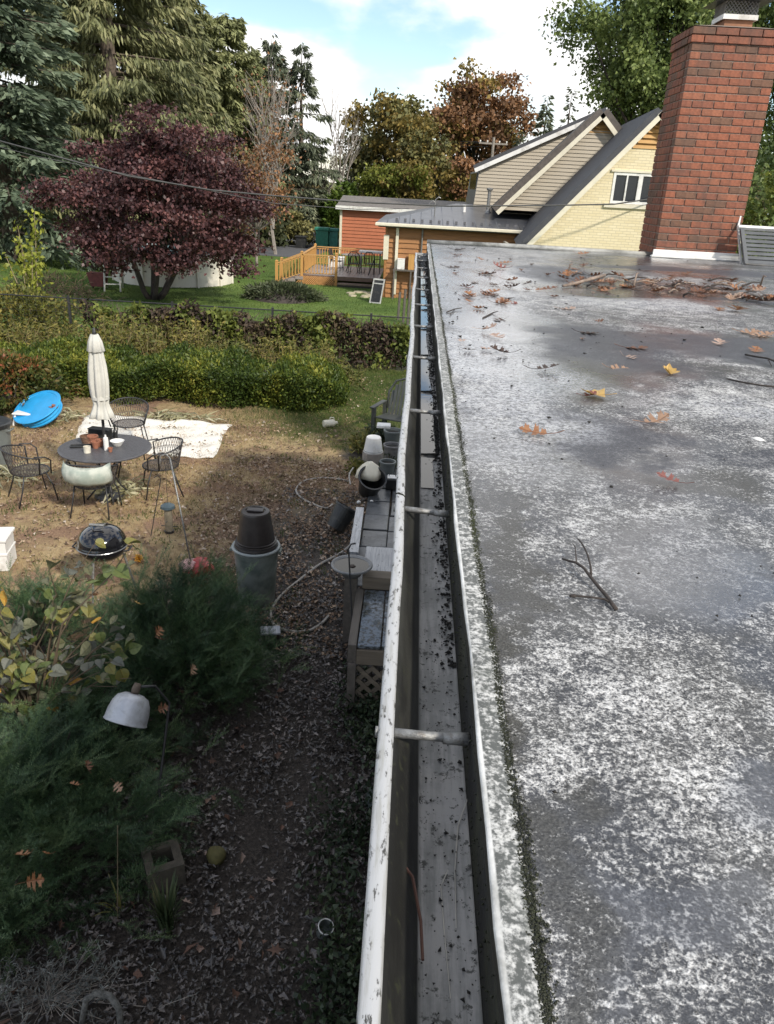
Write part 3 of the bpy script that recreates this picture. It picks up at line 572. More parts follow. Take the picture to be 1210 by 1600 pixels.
for i in range(30):
    u = rnd.random(); px = 880+320*u; py = 436+28*u+rnd.gauss(0, 8); a = rnd.uniform(-.5, .5); ln = rnd.uniform(12, 38); up = rnd.random() < .08
    q = [(px, py, .01), (px+ln*.5*(0.1 if up else 1), py-ln*.1*a, .03+(.06 if up else 0)), (px+ln*(.15 if up else 1), py-ln*.25*a, .02+(.07 if up else 0))]
    b = MB().tube([at(A, B, HR+.0)+Vector((0, 0, z)) for A, B, z in q], [.008, .006, .004], 5)
    k_ = rnd.random() < .5; o = b.build('stick', M['stick'] if k_ else M['twig'], smooth=True); tag(o, ('pale %s broken stick in the %s of the damp heap' if k_ else 'dark %s broken stick in the %s of the damp heap') % ('upright' if up else 'short' if ln < 22 else 'long', 'gutter end' if u < .33 else 'middle' if u < .66 else 'outer end'), 'stick', 'sticks in the roof heap')
p = at(1185, 686, HR+.005); tag(MB().lathe([(0, .003), (.008, .003), (.0125, .001), (.013, 0)][::-1], 14, M=Matrix.Translation(p) @ Matrix.Diagonal((1, 1.2, 1, 1))).build('pebble', M['white_paint']), 'small flat white chip on the dark part of the roof', 'chip')
# ---------------------------------------------------------------- yard furniture and clutter
IR = M['black_iron']; rust = plain('rusty_wire', (.10, .075, .06), .6, .4, 20, .2)
def circ(r, z, n=24, a0=0, a1=2*math.pi, c=(0, 0), ry=None): return [(c[0]+r*math.cos(a0+(a1-a0)*i/n), c[1]+(ry or r)*math.sin(a0+(a1-a0)*i/n), z) for i in range(n+1)]
tp = at(165, 700, .72); TB = Vector((tp.x, tp.y, 0))
tbl = thing('patio_table', 'round dark metal patio table with pots on top and the closed parasol through it', 'table', TB)
M['table_top'] = plain('table_top', (.085, .085, .092), .42, .2, 30, .25, dirt=(.05, .045, .042))
MB().lathe([(.0, .70), (.56, .70), (.585, .705), (.60, .715), (.60, .728), (.585, .734), (.03, .734)], 48).build('tabletop', M['table_top'], tbl, smooth=False)
b = MB()
for k in range(4):
    a = k*math.pi/2+.5; c, s = math.cos(a), math.sin(a); b.tube([(c*.05, s*.05, .70), (c*.12, s*.12, .55), (c*.05, s*.05, .38), (c*.16, s*.16, .16), (c*.3, s*.3, .01)], .012, 6)
b.tube(circ(.13, .5, 16), .008, 5); b.build('pedestal', IR, tbl, smooth=True)
um = thing('patio_umbrella', 'closed off-white parasol standing in the round patio table', 'umbrella', TB)
MB().tube([(0, 0, .03), (0, 0, 2.25)], .02, 8).build('pole', IR, um); MB().lathe([(0, 0), (.2, 0), (.2, .04), (.05, .07), (.03, .16), (0, .16)], 20).build('base', IR, um)
M['canvas'] = plain('canvas', (.55, .54, .49), .85, .1, 5, .2, dirt=(.5, .49, .44))
def fold(a, j): return 1+(.16 if j > 1 else .05)*math.sin(a*8+j*.15)+.05*math.sin(a*3+j)
MB().lathe([(a_*.86, 1.15+(z_-.92)*.826) for a_, z_ in [(.035, 2.24), (.06, 2.20), (.085, 2.0), (.12, 1.75), (.135, 1.5), (.125, 1.3), (.105, 1.15), (.115, 1.10), (.14, 1.02), (.175, .93), (.165, .92), (.1, .98)]], 64, wob=fold).build('canopy', M['canvas'], um, smooth=True)
MB().lathe([(.05, 2.24), (.082, 2.15), (.105, 2.03), (.100, 2.025), (.07, 2.15)], 48, wob=lambda a, j: 1+.10*math.sin(a*8)*(j > 0)).build('vent_flap', M['canvas'], um, smooth=True)
MB().lathe([(0, 2.33), (.018, 2.31), (.022, 2.27), (.03, 2.24), (0, 2.235)], 10).build('finial', IR, um, smooth=True)
MB().lathe([(.112, 1.44), (.114, 1.40), (.106, 1.40)], 24).build('tie_strap', M['canvas'], um)
def onT(px, py): p = at(px, py, .735); return (p.x, p.y, .735)
def pot(name, label, cat, loc, prof, m, n=16, rot=None): 
    o = MB().lathe(prof, n).build(name, m, None, smooth=False, loc=loc); 
    if rot: o.rotation_euler = rot
    return tag(o, label, cat)
terr = plain('terracotta', (.30, .12, .07), .8, .2, 15); wp = M['white_paint']
pot('bottle', 'tall white squeeze bottle in the middle of the patio table', 'bottle', onT(167, 703), [(0, 0), (.032, 0), (.033, .14), (.03, .17), (.012, .185), (.012, .21), (0, .21)], wp)
pot('mug', 'small white mug on the near side of the patio table', 'mug', onT(137, 707), [(0, .004), (.045, 0), (.047, .085), (.041, .085), (.038, .012), (0, .012)], plain('ivory', (.62, .58, .48), .5))
pot('bowl', 'white bowl of small things on the patio table right of the bottle', 'bowl', onT(184, 696), [(0, 0), (.05, 0), (.095, .07), (.09, .07), (.05, .012), (0, .012)], wp)
for k, (x_, y_, lab) in enumerate(((150, 700, 'terracotta flowerpot on the patio table left of the white bottle'), (157, 697, 'terracotta flowerpot close against the white bottle on the patio table'), (146, 694, 'broad terracotta flowerpot behind the mug on the patio table'), (173, 706, 'tiny red pot right of the white bottle on the patio table'))):
    s = (.05, .05, .065, .03)[k]; pot('flowerpot', lab, 'flowerpot', onT(x_, y_), [(0, .002), (s*.7, 0), (s, s*1.6), (s*1.1, s*1.6), (s*1.1, s*1.9), (s*.9, s*1.9), (s*.65, s*.3), (0, s*.3)], terr)
tr = thing('tray', 'shallow black tray at the near left of the patio table', 'tray', onT(128, 698), .3); MB().box(-.14, .14, -.05, .05, 0, .012, .004).build('tray_base', M['black_plastic'], tr); MB().tube([(-.14, -.05, .018), (.14, -.05, .018), (.14, .05, .018), (-.14, .05, .018), (-.14, -.05, .018)], .006, 5).build('tray_rim', M['black_plastic'], tr)
bx = thing('black_box', 'black lidded box standing behind the pots on the patio table', 'box', onT(158, 684), -.15); MB().box(-.15, .15, -.06, .06, 0, .12, .008).build('box_body', M['black_plastic'], bx); MB().box(-.155, .155, -.065, .065, .1205, .14, .006).build('lid', M['black_plastic'], bx)
pot('bottle', 'small dark spray bottle behind the white bowl on the patio table', 'bottle', onT(181, 685), [(0, 0), (.03, 0), (.03, .10), (.012, .13), (.012, .17), (.02, .17), (.02, .20), (0, .20)], M['black_plastic'])
b = thing('basket', 'brown wicker basket of bulbs on the patio table', 'basket', onT(141, 692)); 
bb = MB()
for k in range(7): bb.tube(circ(.10+.004*k, .01+.014*k, 18, ry=.075+.003*k), .008, 5)
bb.build('weave', plain('wicker', (.16, .09, .055), .8, .4, 40), b); MB().lathe([(0, .005), (.09, .005), (.10, .06), (0, .085)], 14).build('bulbs', plain('bulbs', (.24, .13, .08), .8, .5, 60), b)
# barrel chairs of iron mesh
def chair(label, px, py, rz, proto=[None]):
    p = at(px, py, 0)
    if proto[0]: return dup(proto[0], (p.x, p.y, 0), rz, label)
    c = thing('patio_chair', label, 'chair', (p.x, p.y, 0), rz, 'mesh chairs round the patio table')
    m = IR; net = plain('iron_mesh', (.075, .065, .062), .5, .3, 30, .1)
    b = MB(); b.tube(circ(.24, .42, 24), .011, 6); b.build('seat_rim', m, c, smooth=True)
    b = MB()
    for k in range(-8, 9):
        d_ = k*.028; h = math.sqrt(max(0, .235**2-d_**2))
        if h > .02: b.tube([(d_, -h, .42), (d_, h, .42)], .0035, 4, False); b.tube([(-h, d_, .421), (h, d_, .421)], .0035, 4, False)
    b.build('seat', net, c)
    b = MB(); n = 26
    def bp(a, t): r = .25+.07*t; return (r*math.cos(a), r*math.sin(a), .42+.34*t*(.75+.25*math.sin(a)))
    A = [math.pi*(-.05+1.10*i/n) for i in range(n+1)]
    for i in range(n): b.tube([bp(A[i], 0), bp(A[min(i+1, n)], .5), bp(A[i], 1)], .003, 4, False); b.tube([bp(A[i], 0), bp(A[max(i-1, 0)], .5), bp(A[i], 1)], .003, 4, False)
    for t in (.33, .66): b.tube([bp(a, t) for a in A], .003, 4, False)
    b.build('backrest', net, c)
    MB().tube([bp(A[0]-.02, 0)]+[bp(a, 1) for a in A]+[bp(A[-1]+.02, 0)], .011, 6).build('back_rail', m, c, smooth=True)
    for sx in (-1, 1):
        MB().tube([(sx*.20, -.14, .42), (sx*.235, -.20, .25), (sx*.25, -.24, .01)], .010, 6).build('leg', m, c, smooth=True); MB().tube([(sx*.20, .14, .42), (sx*.22, .18, .25), (sx*.25, .26, .01)], .010, 6).build('leg', m, c, smooth=True)
        MB().tube([(sx*.32, .02, .70), (sx*.33, -.12, .68), (sx*.30, -.19, .62), (sx*.25, -.19, .42)], .010, 6).build('arm', m, c, smooth=True)
    proto[0] = c; return c
def face(px, py, off=0): p = at(px, py, 0); return math.atan2(TB.y-p.y, TB.x-p.x)+math.pi/2+off
ch1 = chair('iron mesh patio chair with a pale cushion over its back, in front of the table', 152, 800, face(152, 800))
chair('empty iron mesh patio chair left of the round table', 54, 780, face(54, 780, .5)); chair('empty iron mesh patio chair right of the round table, behind the feeder pole', 254, 770, face(254, 770)); chair('iron mesh patio chair on the far side of the table, against the white sheet', 205, 700, face(205, 700))
pc = at(152, 800, 0)
cu = thing('cushion', 'pale green square cushion hung over the back of the front chair', 'cushion', (pc.x, pc.y, 0), face(152, 800))
b = MB(); n = 12
for j in range(7):
    for i in range(n+1):
        a = math.pi*(.16+.68*i/n); t = j/6; r = .345+.05*math.sin(math.pi*t)*(1 if 0 < i < n else .2)+.01*math.sin(i*2.1+j); b.v.append((r*math.cos(a), r*math.sin(a), (.50+.24*t)-.04*math.cos((i/n-.5)*5)*(t > .9)))
for j in range(7):
    for i in range(n+1):
        a = math.pi*(.16+.68*i/n); t = j/6; r = .335; b.v.append((r*math.cos(a), r*math.sin(a), .50+.24*t))
k = (n+1)*7; b.f = [(j*(n+1)+i, j*(n+1)+i+1, (j+1)*(n+1)+i+1, (j+1)*(n+1)+i) for j in range(6) for i in range(n)]; b.f += [tuple(k+q for q in f[::-1]) for f in b.f]
for i in range(n): b.f += [(i+1, i, k+i, k+i+1), (6*(n+1)+i, 6*(n+1)+i+1, k+6*(n+1)+i+1, k+6*(n+1)+i)]
for j in range(6): b.f += [(j*(n+1), (j+1)*(n+1), k+(j+1)*(n+1), k+j*(n+1)), ((j+1)*(n+1)+n, j*(n+1)+n, k+j*(n+1)+n, k+(j+1)*(n+1)+n)]
t = NT('cushion_cloth'); q = t.noise(6, 4, .6); cc = t.mix(t.ss(q, .35, .65), (.30, .345, .30), (.47, .49, .43)); M['cushion'] = t.bsdf(cc, .8, t.bump(t.noise(90, 3, .5), .2, .004))
b.build('cushion_cover', M['cushion'], cu, smooth=True)
# white drop cloth
t = NT('sheet_cloth'); n1 = t.noise(3.2, 7, .7); n2 = t.noise(14, 5, .7); cc = t.mix(t.ss(n1, .52, .68), (.70, .67, .60), (.50, .45, .36)); cc = t.mix(t.ss(n2, .64, .72), cc, (.16, .13, .09)); M['sheet'] = t.bsdf(cc, .85, t.bump(n2, .3, .02))
c4 = [at(106, 704), at(330, 716), at(366, 664), at(138, 650)]; b = MB(); n = 36
for j in range(n+1):
    for i in range(n+1):
        u, v = i/n, j/n; p = (c4[0].lerp(c4[1], u)).lerp(c4[3].lerp(c4[2], u), v); e = min(u, v, 1-u, 1-v)
        p += Vector((.05*math.sin(v*5+1), .04*math.sin(u*5), .012+(.018*math.sin(u*19+v*7)+.02*math.sin(v*23-u*11)+.012*math.sin(u*41))*.6+.02*(e > 0)+(.06*math.exp(-((v-.9)/.06)**2)*abs(math.sin(u*6)))))
        b.v.append(p)
b.f = [(j*(n+1)+i, j*(n+1)+i+1, (j+1)*(n+1)+i+1, (j+1)*(n+1)+i) for j in range(n) for i in range(n)]
tag(b.build('drop_cloth', M['sheet'], smooth=True), 'stained white drop cloth spread on the ground behind the patio table', 'sheet')
# blue wading pool stack on a white stool
p0 = at(62, 664); wpool = thing('wading_pool', 'bright blue ridged plastic wading pool tipped up on a white stand', 'wading pool', (p0.x, p0.y, 0)); wpool.scale = (.94, .94, .90)
blue = plain('blue_plastic', (.02, .30, .62), .35, .12, 5, .03)
Mp = Matrix.Translation((0, .05, .30)) @ Matrix.Rotation(R(-16), 4, 'Y') @ Matrix.Rotation(R(26), 4, 'X')
prof = []
for k in range(7): prof += [(.40+.012*(k % 2), -.12+.028*k)]
MB().lathe([(0, -.125)]+prof+[(.45, .055), (.45, .075), (.40, .075), (.385, .055), (0, .055)], 40, M=Mp).build('basin', blue, wpool)
MB().lathe([(.452, .056), (.466, .066), (.452, .078), (.44, .066)], 40, M=Mp).build('rim', blue, wpool)
st = thing('stool', 'low white plastic stool under the blue wading pool', 'stool', (p0.x-.22, p0.y-.02, 0))
MB().box(-.16, .16, -.14, .14, .20, .235, .01).build('seat', wp, st)
for sx in (-1, 1):
    for s_ in (-1, 1): MB().tube([(sx*.12, s_*.1, .2), (sx*.16, s_*.14, 0)], .02, 6).build('leg', wp, st)
tag(lumps('plant_pot_debris', [tuple(p0+Vector((.33+rnd.gauss(0, .03), -.05+rnd.gauss(0, .03), .36+rnd.gauss(0, .02)))) for _ in range(30)], nr.uniform(.02, .05, 30), terr), 'rusty clump of dead leaves caught on the side of the blue pool', 'leaf clump')
# bins and tubs at the left edge
def bin_(name, label, cat, px, py, r0, r1, h, m, lid=None, ribs=0, handles=True):
    p = at(px, py); b_ = thing(name, label, cat, (p.x, p.y, 0)); MB().lathe([(0, .02), (r0, 0), (r1, h), (r1+.02, h), (r1+.02, h+.03), (r1-.012, h+.03), (r0-.02, .03), (0, .03)], 32, wob=(lambda a, j: 1+.012*math.sin(a*ribs)) if ribs else None).build('bin_body', m, b_, smooth=False)
    if handles:
        for s_ in (-1, 1): MB().tube([(s_*(r1+.01), -.07, h-.08), (s_*(r1+.05), -.06, h-.07), (s_*(r1+.05), .06, h-.07), (s_*(r1+.01), .07, h-.08)], .012, 5).build('handle', m, b_)
    return b_, p
b_, p = bin_('dustbin', 'dark ribbed dustbin with black rim at the yard edge by the iron chair', 'bin', -8, 728, .24, .29, .66, M['grey_plastic'], ribs=24); MB().lathe([(0, .705), (.30, .695), (.325, .68), (.325, .64), (.315, .64), (.31, .67), (0, .69)], 32).build('lid', M['black_plastic'], b_)
p = at(2, 884); cr = thing('storage_crate', 'white plastic storage crate with rim behind the leafy shrub', 'crate', (p.x, p.y, 0), .2)
MB().box(-.26, .13, -.16, .16, 0, .36, .015).build('crate_body', wp, cr); MB().box(-.28, .15, -.18, .18, .361, .405, .012).build('lid', wp, cr); MB().box(-.275, .14, -.17, .17, .20, .225, .004).build('rim', wp, cr)
p = at(402, 938); tc_ = thing('trash_can', 'translucent grey round trash can carrying an upturned brown bucket', 'trash can', (p.x, p.y, 0)); tc_.scale = (.86, .86, .9)
t = NT('can_plastic'); n = t.noise(5, 5, .6); M['can'] = t.bsdf(t.mix(t.ss(n, .35, .65), (.10, .125, .115), (.20, .225, .21)), .35, t.bump(n, .1, .01))
MB().lathe([(0, .02), (.215, 0), (.22, .02), (.262, .60), (.258, .62), (.268, .64), (.262, .66), (.268, .68), (.262, .70)], 40).build('can_body', M['can'], tc_, smooth=True)
MB().lathe([(.262, .70), (.29, .705), (.296, .72), (.29, .735), (.262, .735), (.25, .72)], 40).build('rim', plain('can_rim', (.28, .31, .31), .35, .1), tc_, smooth=True)
for s_ in (-1, 1): MB().box(s_*.292-.02, s_*.292+.02, -.06, .06, .66, .70, .008).build('handle', M['can'], tc_)
bk = thing('bucket', 'dark brown plastic bucket upside down on the grey trash can', 'bucket', (p.x, p.y, .735*.9)); bk.scale = (.86, .86, .88)
MB().lathe([(.255, 0), (.262, .01), (.255, .03), (.248, .03), (.250, .05), (.238, .055), (.242, .075), (.228, .08), (.172, .42), (.165, .44), (.12, .447), (.115, .437), (0, .437)], 40).build('bucket_body', M['dark_plastic'], bk, smooth=False)
MB().box(-.10, .10, -.05, .05, .438, .462, .008).build('base_grip', M['dark_plastic'], bk)
MB().tube(circ(.245, .035, 20, math.pi, 2*math.pi), .006, 5).build('handle', IR, bk)
# kettle grill
p = at(160, 851, .58); gr = thing('kettle_grill', 'shiny black domed kettle barbecue with metal handle', 'grill', (p.x, p.y, 0)); GZ = .58
M['enamel'] = plain('enamel', (.008, .008, .010), .09, .1, 3, .01, coat=.6)
rr = .245
MB().lathe([(0, GZ-.17)]+[(rr*math.sin(a), GZ-.17*math.cos(a)) for a in np.linspace(.15, math.pi/2, 10)]+[(rr-.012, GZ), (rr-.02, GZ-.01), (0, GZ-.14)], 40).build('bowl', M['enamel'], gr, smooth=True)
MB().lathe([(rr+.006, GZ+.004), (rr+.010, GZ+.018), (rr, GZ+.03)]+[(rr*math.cos(a)**.85, GZ+.03+.185*math.sin(a)) for a in np.linspace(.1, math.pi/2-.01, 12)]+[(0, GZ+.217)], 48).build('lid', M['enamel'], gr, smooth=True)
MB().tube(circ(rr+.010, GZ+.006, 40), .007, 5).build('lid_rim', plain('rim_steel', (.3, .3, .3), .3, metal=.8), gr)
b = MB(); b.tube([(-.05, -.08, GZ+.205), (-.05, -.08, GZ+.255)], .006, 5); b.tube([(.05, -.08, GZ+.205), (.05, -.08, GZ+.255)], .006, 5); b.tube([(-.075, -.08, GZ+.26), (.075, -.08, GZ+.26)], .014, 8); b.build('lid_handle', M['galv'], gr)
MB().lathe([(0, GZ+.196), (.03, GZ+.195), (.03, GZ+.203), (0, GZ+.205)], 12, c=(.10, .03, -.012)).build('vent', M['galv'], gr)
for k in range(3): a = k*2.09+.4; MB().tube([(.2*math.cos(a), .2*math.sin(a), GZ-.12), (.30*math.cos(a), .30*math.sin(a), 0)], .012, 6).build('leg', M['galv'], gr)
for s_ in (-1, 1): MB().tube([(s_*rr, -.06, GZ-.03), (s_*(rr+.05), -.05, GZ-.02), (s_*(rr+.05), .05, GZ-.02), (s_*rr, .06, GZ-.03)], .01, 5).build('side_handle', IR, gr)
# feeder on a leaning pole
b0 = at(303, 893, .1); tpz = atY(266, 716, b0.y+.35)
fp = thing('feeder_pole', 'slim leaning metal pole with a hook carrying the bird feeder', 'pole', (b0.x, b0.y, 0)); o3 = Vector((b0.x, b0.y, 0)); tl = tpz-o3
MB().tube([(0, 0, 0), tl*.5, tl], .009, 6).build('pole', M['galv'], fp, smooth=True); hk = [tl, tl+Vector((-.04, 0, .04)), tl+Vector((-.10, -.01, .03)), tl+Vector((-.11, -.02, -.06))]
MB().tube(hk, .007, 5).build('hook', M['galv'], fp); 
fd = thing('bird_feeder', 'clear tube bird feeder with dark cap hanging from the leaning pole', 'bird feeder', tuple(atY(265, 832, b0.y+.2)))
tz = (tpz.z-.06)-atY(265, 832, b0.y+.2).z
MB().lathe([(.0, .03), (.045, .03), (.045, .30), (.0, .30)], 16).build('seed_tube', plain('seed_tube', (.22, .19, .14), .15, .35, 14, .05, coat=.5), fd); MB().lathe([(0, .36), (.03, .355), (.075, .33), (.08, .302), (.0, .302)], 18).build('cap', plain('feeder_cap', (.05, .075, .09), .4), fd); MB().lathe([(0, 0), (.05, 0), (.055, .028), (0, .029)], 16).build('base', M['black_plastic'], fd)
for z_, a in ((.08, 0), (.16, 1.57)): MB().tube([(-.09*math.cos(a), -.09*math.sin(a), z_), (.09*math.cos(a), .09*math.sin(a), z_)], .005, 5).build('perch', IR, fd)
MB().tube([(0, 0, .36), (.005, 0, max(.45, tz))], .003, 4).build('hanger', IR, fd)
q0 = at(236, 838); fp2 = thing('plant_stake', 'thin dark shepherd hook beside the bird feeder', 'stake', (q0.x, q0.y, 0)); MB().tube([(0, 0, 0), (.10, .05, .5), (.15, .07, .75), (.12, .06, .80), (.08, .04, .77)], .006, 5).build('rod', IR, fp2)
# red and white plastic by the yew
p = at(312, 886, .12); rb = thing('plastic_bag', 'crumpled red and pale pink plastic bag by the dark yew', 'bag', (p.x, p.y, p.z))
M['redbag'] = plain('red_bag', (.42, .05, .05), .4, .3, 12, .2); b = MB().lathe([(0, -.1), (.1, -.08), (.15, .0), (.12, .06), (.05, .10), (0, .11)], 22, wob=lambda a, j: 1+.22*math.sin(a*3+j)+.1*math.sin(a*7+2*j)); b.build('bag_body', M['redbag'], rb); MB().lathe([(0, -.06), (.09, -.05), (.12, .02), (.06, .07), (0, .08)], 18, c=(-.09, -.03, .02), wob=lambda a, j: 1+.2*math.sin(a*4+j)).build('bag_flap', plain('pink_plastic', (.62, .36, .34), .4), rb)
# hose
def hose(name, pts, z, r, m, label, cat):
    P_ = [at(a, b_, z) for a, b_ in pts]; Q = []
    for i in range(len(P_)-1):
        p0, p1, p2, p3 = P_[max(i-1, 0)], P_[i], P_[i+1], P_[min(i+2, len(P_)-1)]
        for k in range(8): u = k/8; Q.append(.5*((2*p1)+(-p0+p2)*u+(2*p0-5*p1+4*p2-p3)*u*u+(-p0+3*p1-3*p2+p3)*u**3))
    Q.append(P_[-1]); return tag(MB().tube(Q, r, 8).build(name, m, smooth=True), label, cat)
hm = plain('hose_rubber', (.30, .28, .25), .6, .2, 20, .1)
hose('garden_hose', [(549, 851), (530, 866), (500, 882), (470, 905), (440, 930), (425, 952), (426, 972), (440, 983), (462, 987), (485, 985), (503, 974), (514, 962)], .02, .016, hm, 'pale grey garden hose looping over the leaf-strewn path by the trash can', 'hose')
hose('garden_hose', [(545, 752), (525, 748), (500, 747), (475, 752), (463, 765), (470, 777), (490, 788), (510, 794), (520, 788)], .02, .015, hm, 'pale garden hose curled on the brown grass beyond the black pot', 'hose')
hose('garden_hose', [(552, 731), (546, 742), (548, 757)], .25, .012, hm, 'short arch of pale hose beside the black tub', 'hose')
# things along the wall
p = at(615, 684); ac = thing('garden_chair', 'dark slatted plastic garden chair with rounded back by the house wall', 'chair', (p.x, p.y, 0), R(160))
M['dk_green'] = plain('dark_green_plastic', (.05, .055, .05), .5, .2, 8)
for k in range(-3, 4): hgt = .95-.022*k*k; MB().prism([(k*.068-.027, -.22+.0, .36), (k*.068+.027, -.22, .36), (k*.068+.027, -.40, hgt), (k*.068-.027, -.40, hgt)], (0, -.015, .004)).build('back_slat', M['dk_green'], ac)
MB().tube([(-.25, -.27, .45), (-.27, -.37, .74), (-.16, -.42, .93), (0, -.43, .985), (.16, -.42, .93), (.27, -.37, .74), (.25, -.27, .45)], .022, 6).build('back_frame', M['dk_green'], ac, smooth=True)
for k in range(5): MB().box(-.26, .26, -.22+k*.10, -.22+k*.10+.085, .34+.012*k, .365+.012*k, .004).build('seat_slat', M['dk_green'], ac)
for s_ in (-1, 1):
    MB().box(s_*.32-.045, s_*.32+.045, -.30, .30, .56, .585, .006).build('arm', M['dk_green'], ac); MB().box(s_*.31-.03, s_*.31+.03, .18, .26, 0, .559, .006).build('leg', M['dk_green'], ac); MB().box(s_*.31-.03, s_*.31+.03, -.34, -.26, 0, .559, .006).build('leg', M['dk_green'], ac)
p = at(602, 668, .55); tag(MB().box(-.11, .11, -.09, .09, 0, .05, .01).build('white_tray', wp, loc=(p.x-.02, p.y-.1, .586)), 'small white tray resting on the arm of the slatted garden chair', 'tray')
p = at(582, 734); wb = thing('bucket', 'white plastic bucket upside down with a white stick standing beside it', 'bucket', (p.x, p.y, .30)); MB().lathe([(.15, 0), (.155, .02), (.148, .03), (.115, .24), (.105, .25), (0, .25)], 28).build('bucket_body', wp, wb); MB().tube(circ(.15, .03, 16, 3.3, 6.1), .005, 5).build('handle', M['galv'], wb)
st_ = thing('tree_stump', 'grey weathered stump under the upturned white bucket', 'stump', (p.x, p.y, 0)); MB().lathe([(0, 0), (.2, 0), (.17, .1), (.165, .298), (0, .2985)], 18, wob=lambda a, j: 1+.06*math.sin(a*5)).build('stump_wood', M['bark_grey'], st_)
q1 = atY(575, 686, p.y+.12); q2 = Vector((p.x-.06, p.y+.15, .3)); tag(MB().tube([q2-Vector((0, 0, .3)), q2, q1], .022, 8).build('white_stick', M['cream'], smooth=True), 'white plastic pipe standing upright behind the upturned bucket', 'pipe')
p = at(578, 778); tb = thing('tub', 'black plastic tub tipped toward us with a cream cloth over it', 'tub', (p.x, p.y, 0)); Mp = Matrix.Translation((0, 0, .22)) @ Matrix.Rotation(R(35), 4, 'X') @ Matrix.Rotation(R(12), 4, 'Y')
MB().lathe([(0, -.18), (.14, -.18), (.19, .14), (.21, .15), (.21, .17), (.185, .165), (.13, -.15), (0, -.16)], 28, M=Mp).build('tub_body', M['black_plastic'], tb)
cl = thing('cream_cloth', 'cream cloth heap on top of the black tub', 'cloth', (p.x-.02, p.y+.10, .36)); MB().lathe([(.20, -.06), (.17, .02), (.11, .10), (.05, .15), (0, .16)], 20, wob=lambda a, j: 1+.13*math.sin(a*4+j)).build('cloth_folds', M['cream'], cl, smooth=True)
p = at(533, 818, .1); bp_ = thing('black_pot', 'black plastic nursery pot lying tilted beside the long white board', 'flowerpot', (p.x, p.y, 0)); Mp = Matrix.Translation((0, 0, .19)) @ Matrix.Rotation(R(28), 4, 'Y') @ Matrix.Rotation(R(-20), 4, 'X')
MB().lathe([(0, -.16), (.12, -.16), (.155, .13), (.168, .135), (.168, .16), (.15, .16), (.115, -.14), (0, -.14)], 26, M=Mp).build('pot_body', M['black_plastic'], bp_)
# weathered bench boards beside the slab path
def plankbox(name, c4, z, th, m, label=None, cat=None, parent=None, off=None):
    P_ = [at(a, b_, z) for a, b_ in c4]; b = MB().prism([(q.x, q.y, z-th) for q in P_], (0, 0, th)); o = b.build(name, m, parent, off)
    return tag(o, label, cat) if label else o
t = NT('wet_board'); n = t.noise(3, 6, .6, v=t.vmul(t.P(), (20, 1.5, 1))); n2 = t.noise(20, 5, .7); c = t.mix(t.ss(n, .35, .65), (.22, .235, .26), (.38, .395, .42)); c = t.mix(t.ss(n2, .60, .68), c, (.03, .03, .03)); M['wet_board'] = t.bsdf(c, .16, t.bump(n, .12, .004))
wd = wood('grey_wood', (.125, .11, .095), .7, 1); M['grey_wood'] = wd; wdx = wood('tan_wood', (.175, .145, .11), .7, 0); M['tan_wood'] = wdx
bn = thing('plank_bench', 'narrow bench of one long wet whitish board beside the slab path', 'bench', (0, 0, 0))
plankbox('board', [(545, 862), (560, 863), (569, 793), (557, 792)], .42, .04, M['wet_board'], parent=bn)
for a, b_ in ((552, 858), (562, 800)):
    q = at(a, b_, .38); MB().box(q.x-.05, q.x+.05, q.y-.05, q.y+.05, 0, .379).build('leg', M['grey_wood'], bn)
q = at(550, 885, .0)
# slab path along the wall
k = 0; SL = thing('slab_path', 'path of dark wet stone slabs along the foot of the house wall', 'path', (0, 0, 0)); del SL['category']; SL['kind'] = 'structure'
t = NT('wet_slab'); n = t.noise(5, 6, .65); n2 = t.noise(30, 5, .7); c = t.mix(t.ss(n, .35, .62), (.035, .04, .045), (.12, .125, .13)); c = t.mix(t.ss(n2, .58, .66), c, (.02, .02, .018)); M['slab'] = t.bsdf(c, .3, t.bump(n2, .3, .006))
for j in range(8):
    for i in range(2):
        x0 = -.48+i*.34+rnd.uniform(-.01, .01); y0 = 7.6+j*.5; MB().box(x0, x0+.32, y0, y0+.47, 0, .05+rnd.uniform(0, .018), .008).build('slab', M['slab'], SL)
# timber stand with wet lid, lattice front
sd_ = thing('cold_frame', 'timber cold frame with a leaf-strewn wet lid and lattice front against the house', 'cold frame', (0, 0, 0))
t = NT('wet_lid'); n = t.noise(9, 5, .7); n2 = t.noise(26, 5, .7); c = t.mix(t.ss(n2, .50, .58), (.16, .185, .21), (.012, .012, .011)); c = t.mix(t.ss(n, .5, .6), c, (.05, .055, .05)); M['lid'] = t.bsdf(c, t.ss(n2, .5, .6, .06, .5), t.bump(n2, .2, .004))
LZ = .62; q0 = at(557, 1008, LZ); q1 = at(566, 921, LZ); X0 = (q0.x+q1.x)/2; XE = .30
b = MB()
for i in range(3): w_ = (XE-X0-.0)/3; MB().box(X0+.02+i*w_, X0+.02+(i+1)*w_-.012, q0.y, q1.y, LZ-.03, LZ, .003).build('lid_panel', M['lid'], sd_)
MB().box(X0-.01, XE, q1.y+.01, q1.y+.16, LZ+.0, LZ+.13, .004).build('front_beam', M['tan_wood'], sd_)
MB().box(X0-.06, X0+.012, q0.y-.02, q1.y-.0, LZ-.16, LZ+.012, .004).build('side_rail', M['grey_wood'], sd_)
MB().box(X0-.055, X0+.015, q0.y-.05, q0.y+.03, 0, LZ-.161).build('corner_post', M['grey_wood'], sd_); MB().box(X0-.055, X0+.015, q1.y-.1, q1.y-.02, 0, LZ-.161).build('corner_post', M['grey_wood'], sd_)
MB().box(X0+.016, XE, q0.y-.03, q0.y+.0, LZ-.17, LZ-.035).build('front_board', M['tan_wood'], sd_)
b = MB(); lh = LZ-.2; yq = q0.y-.018
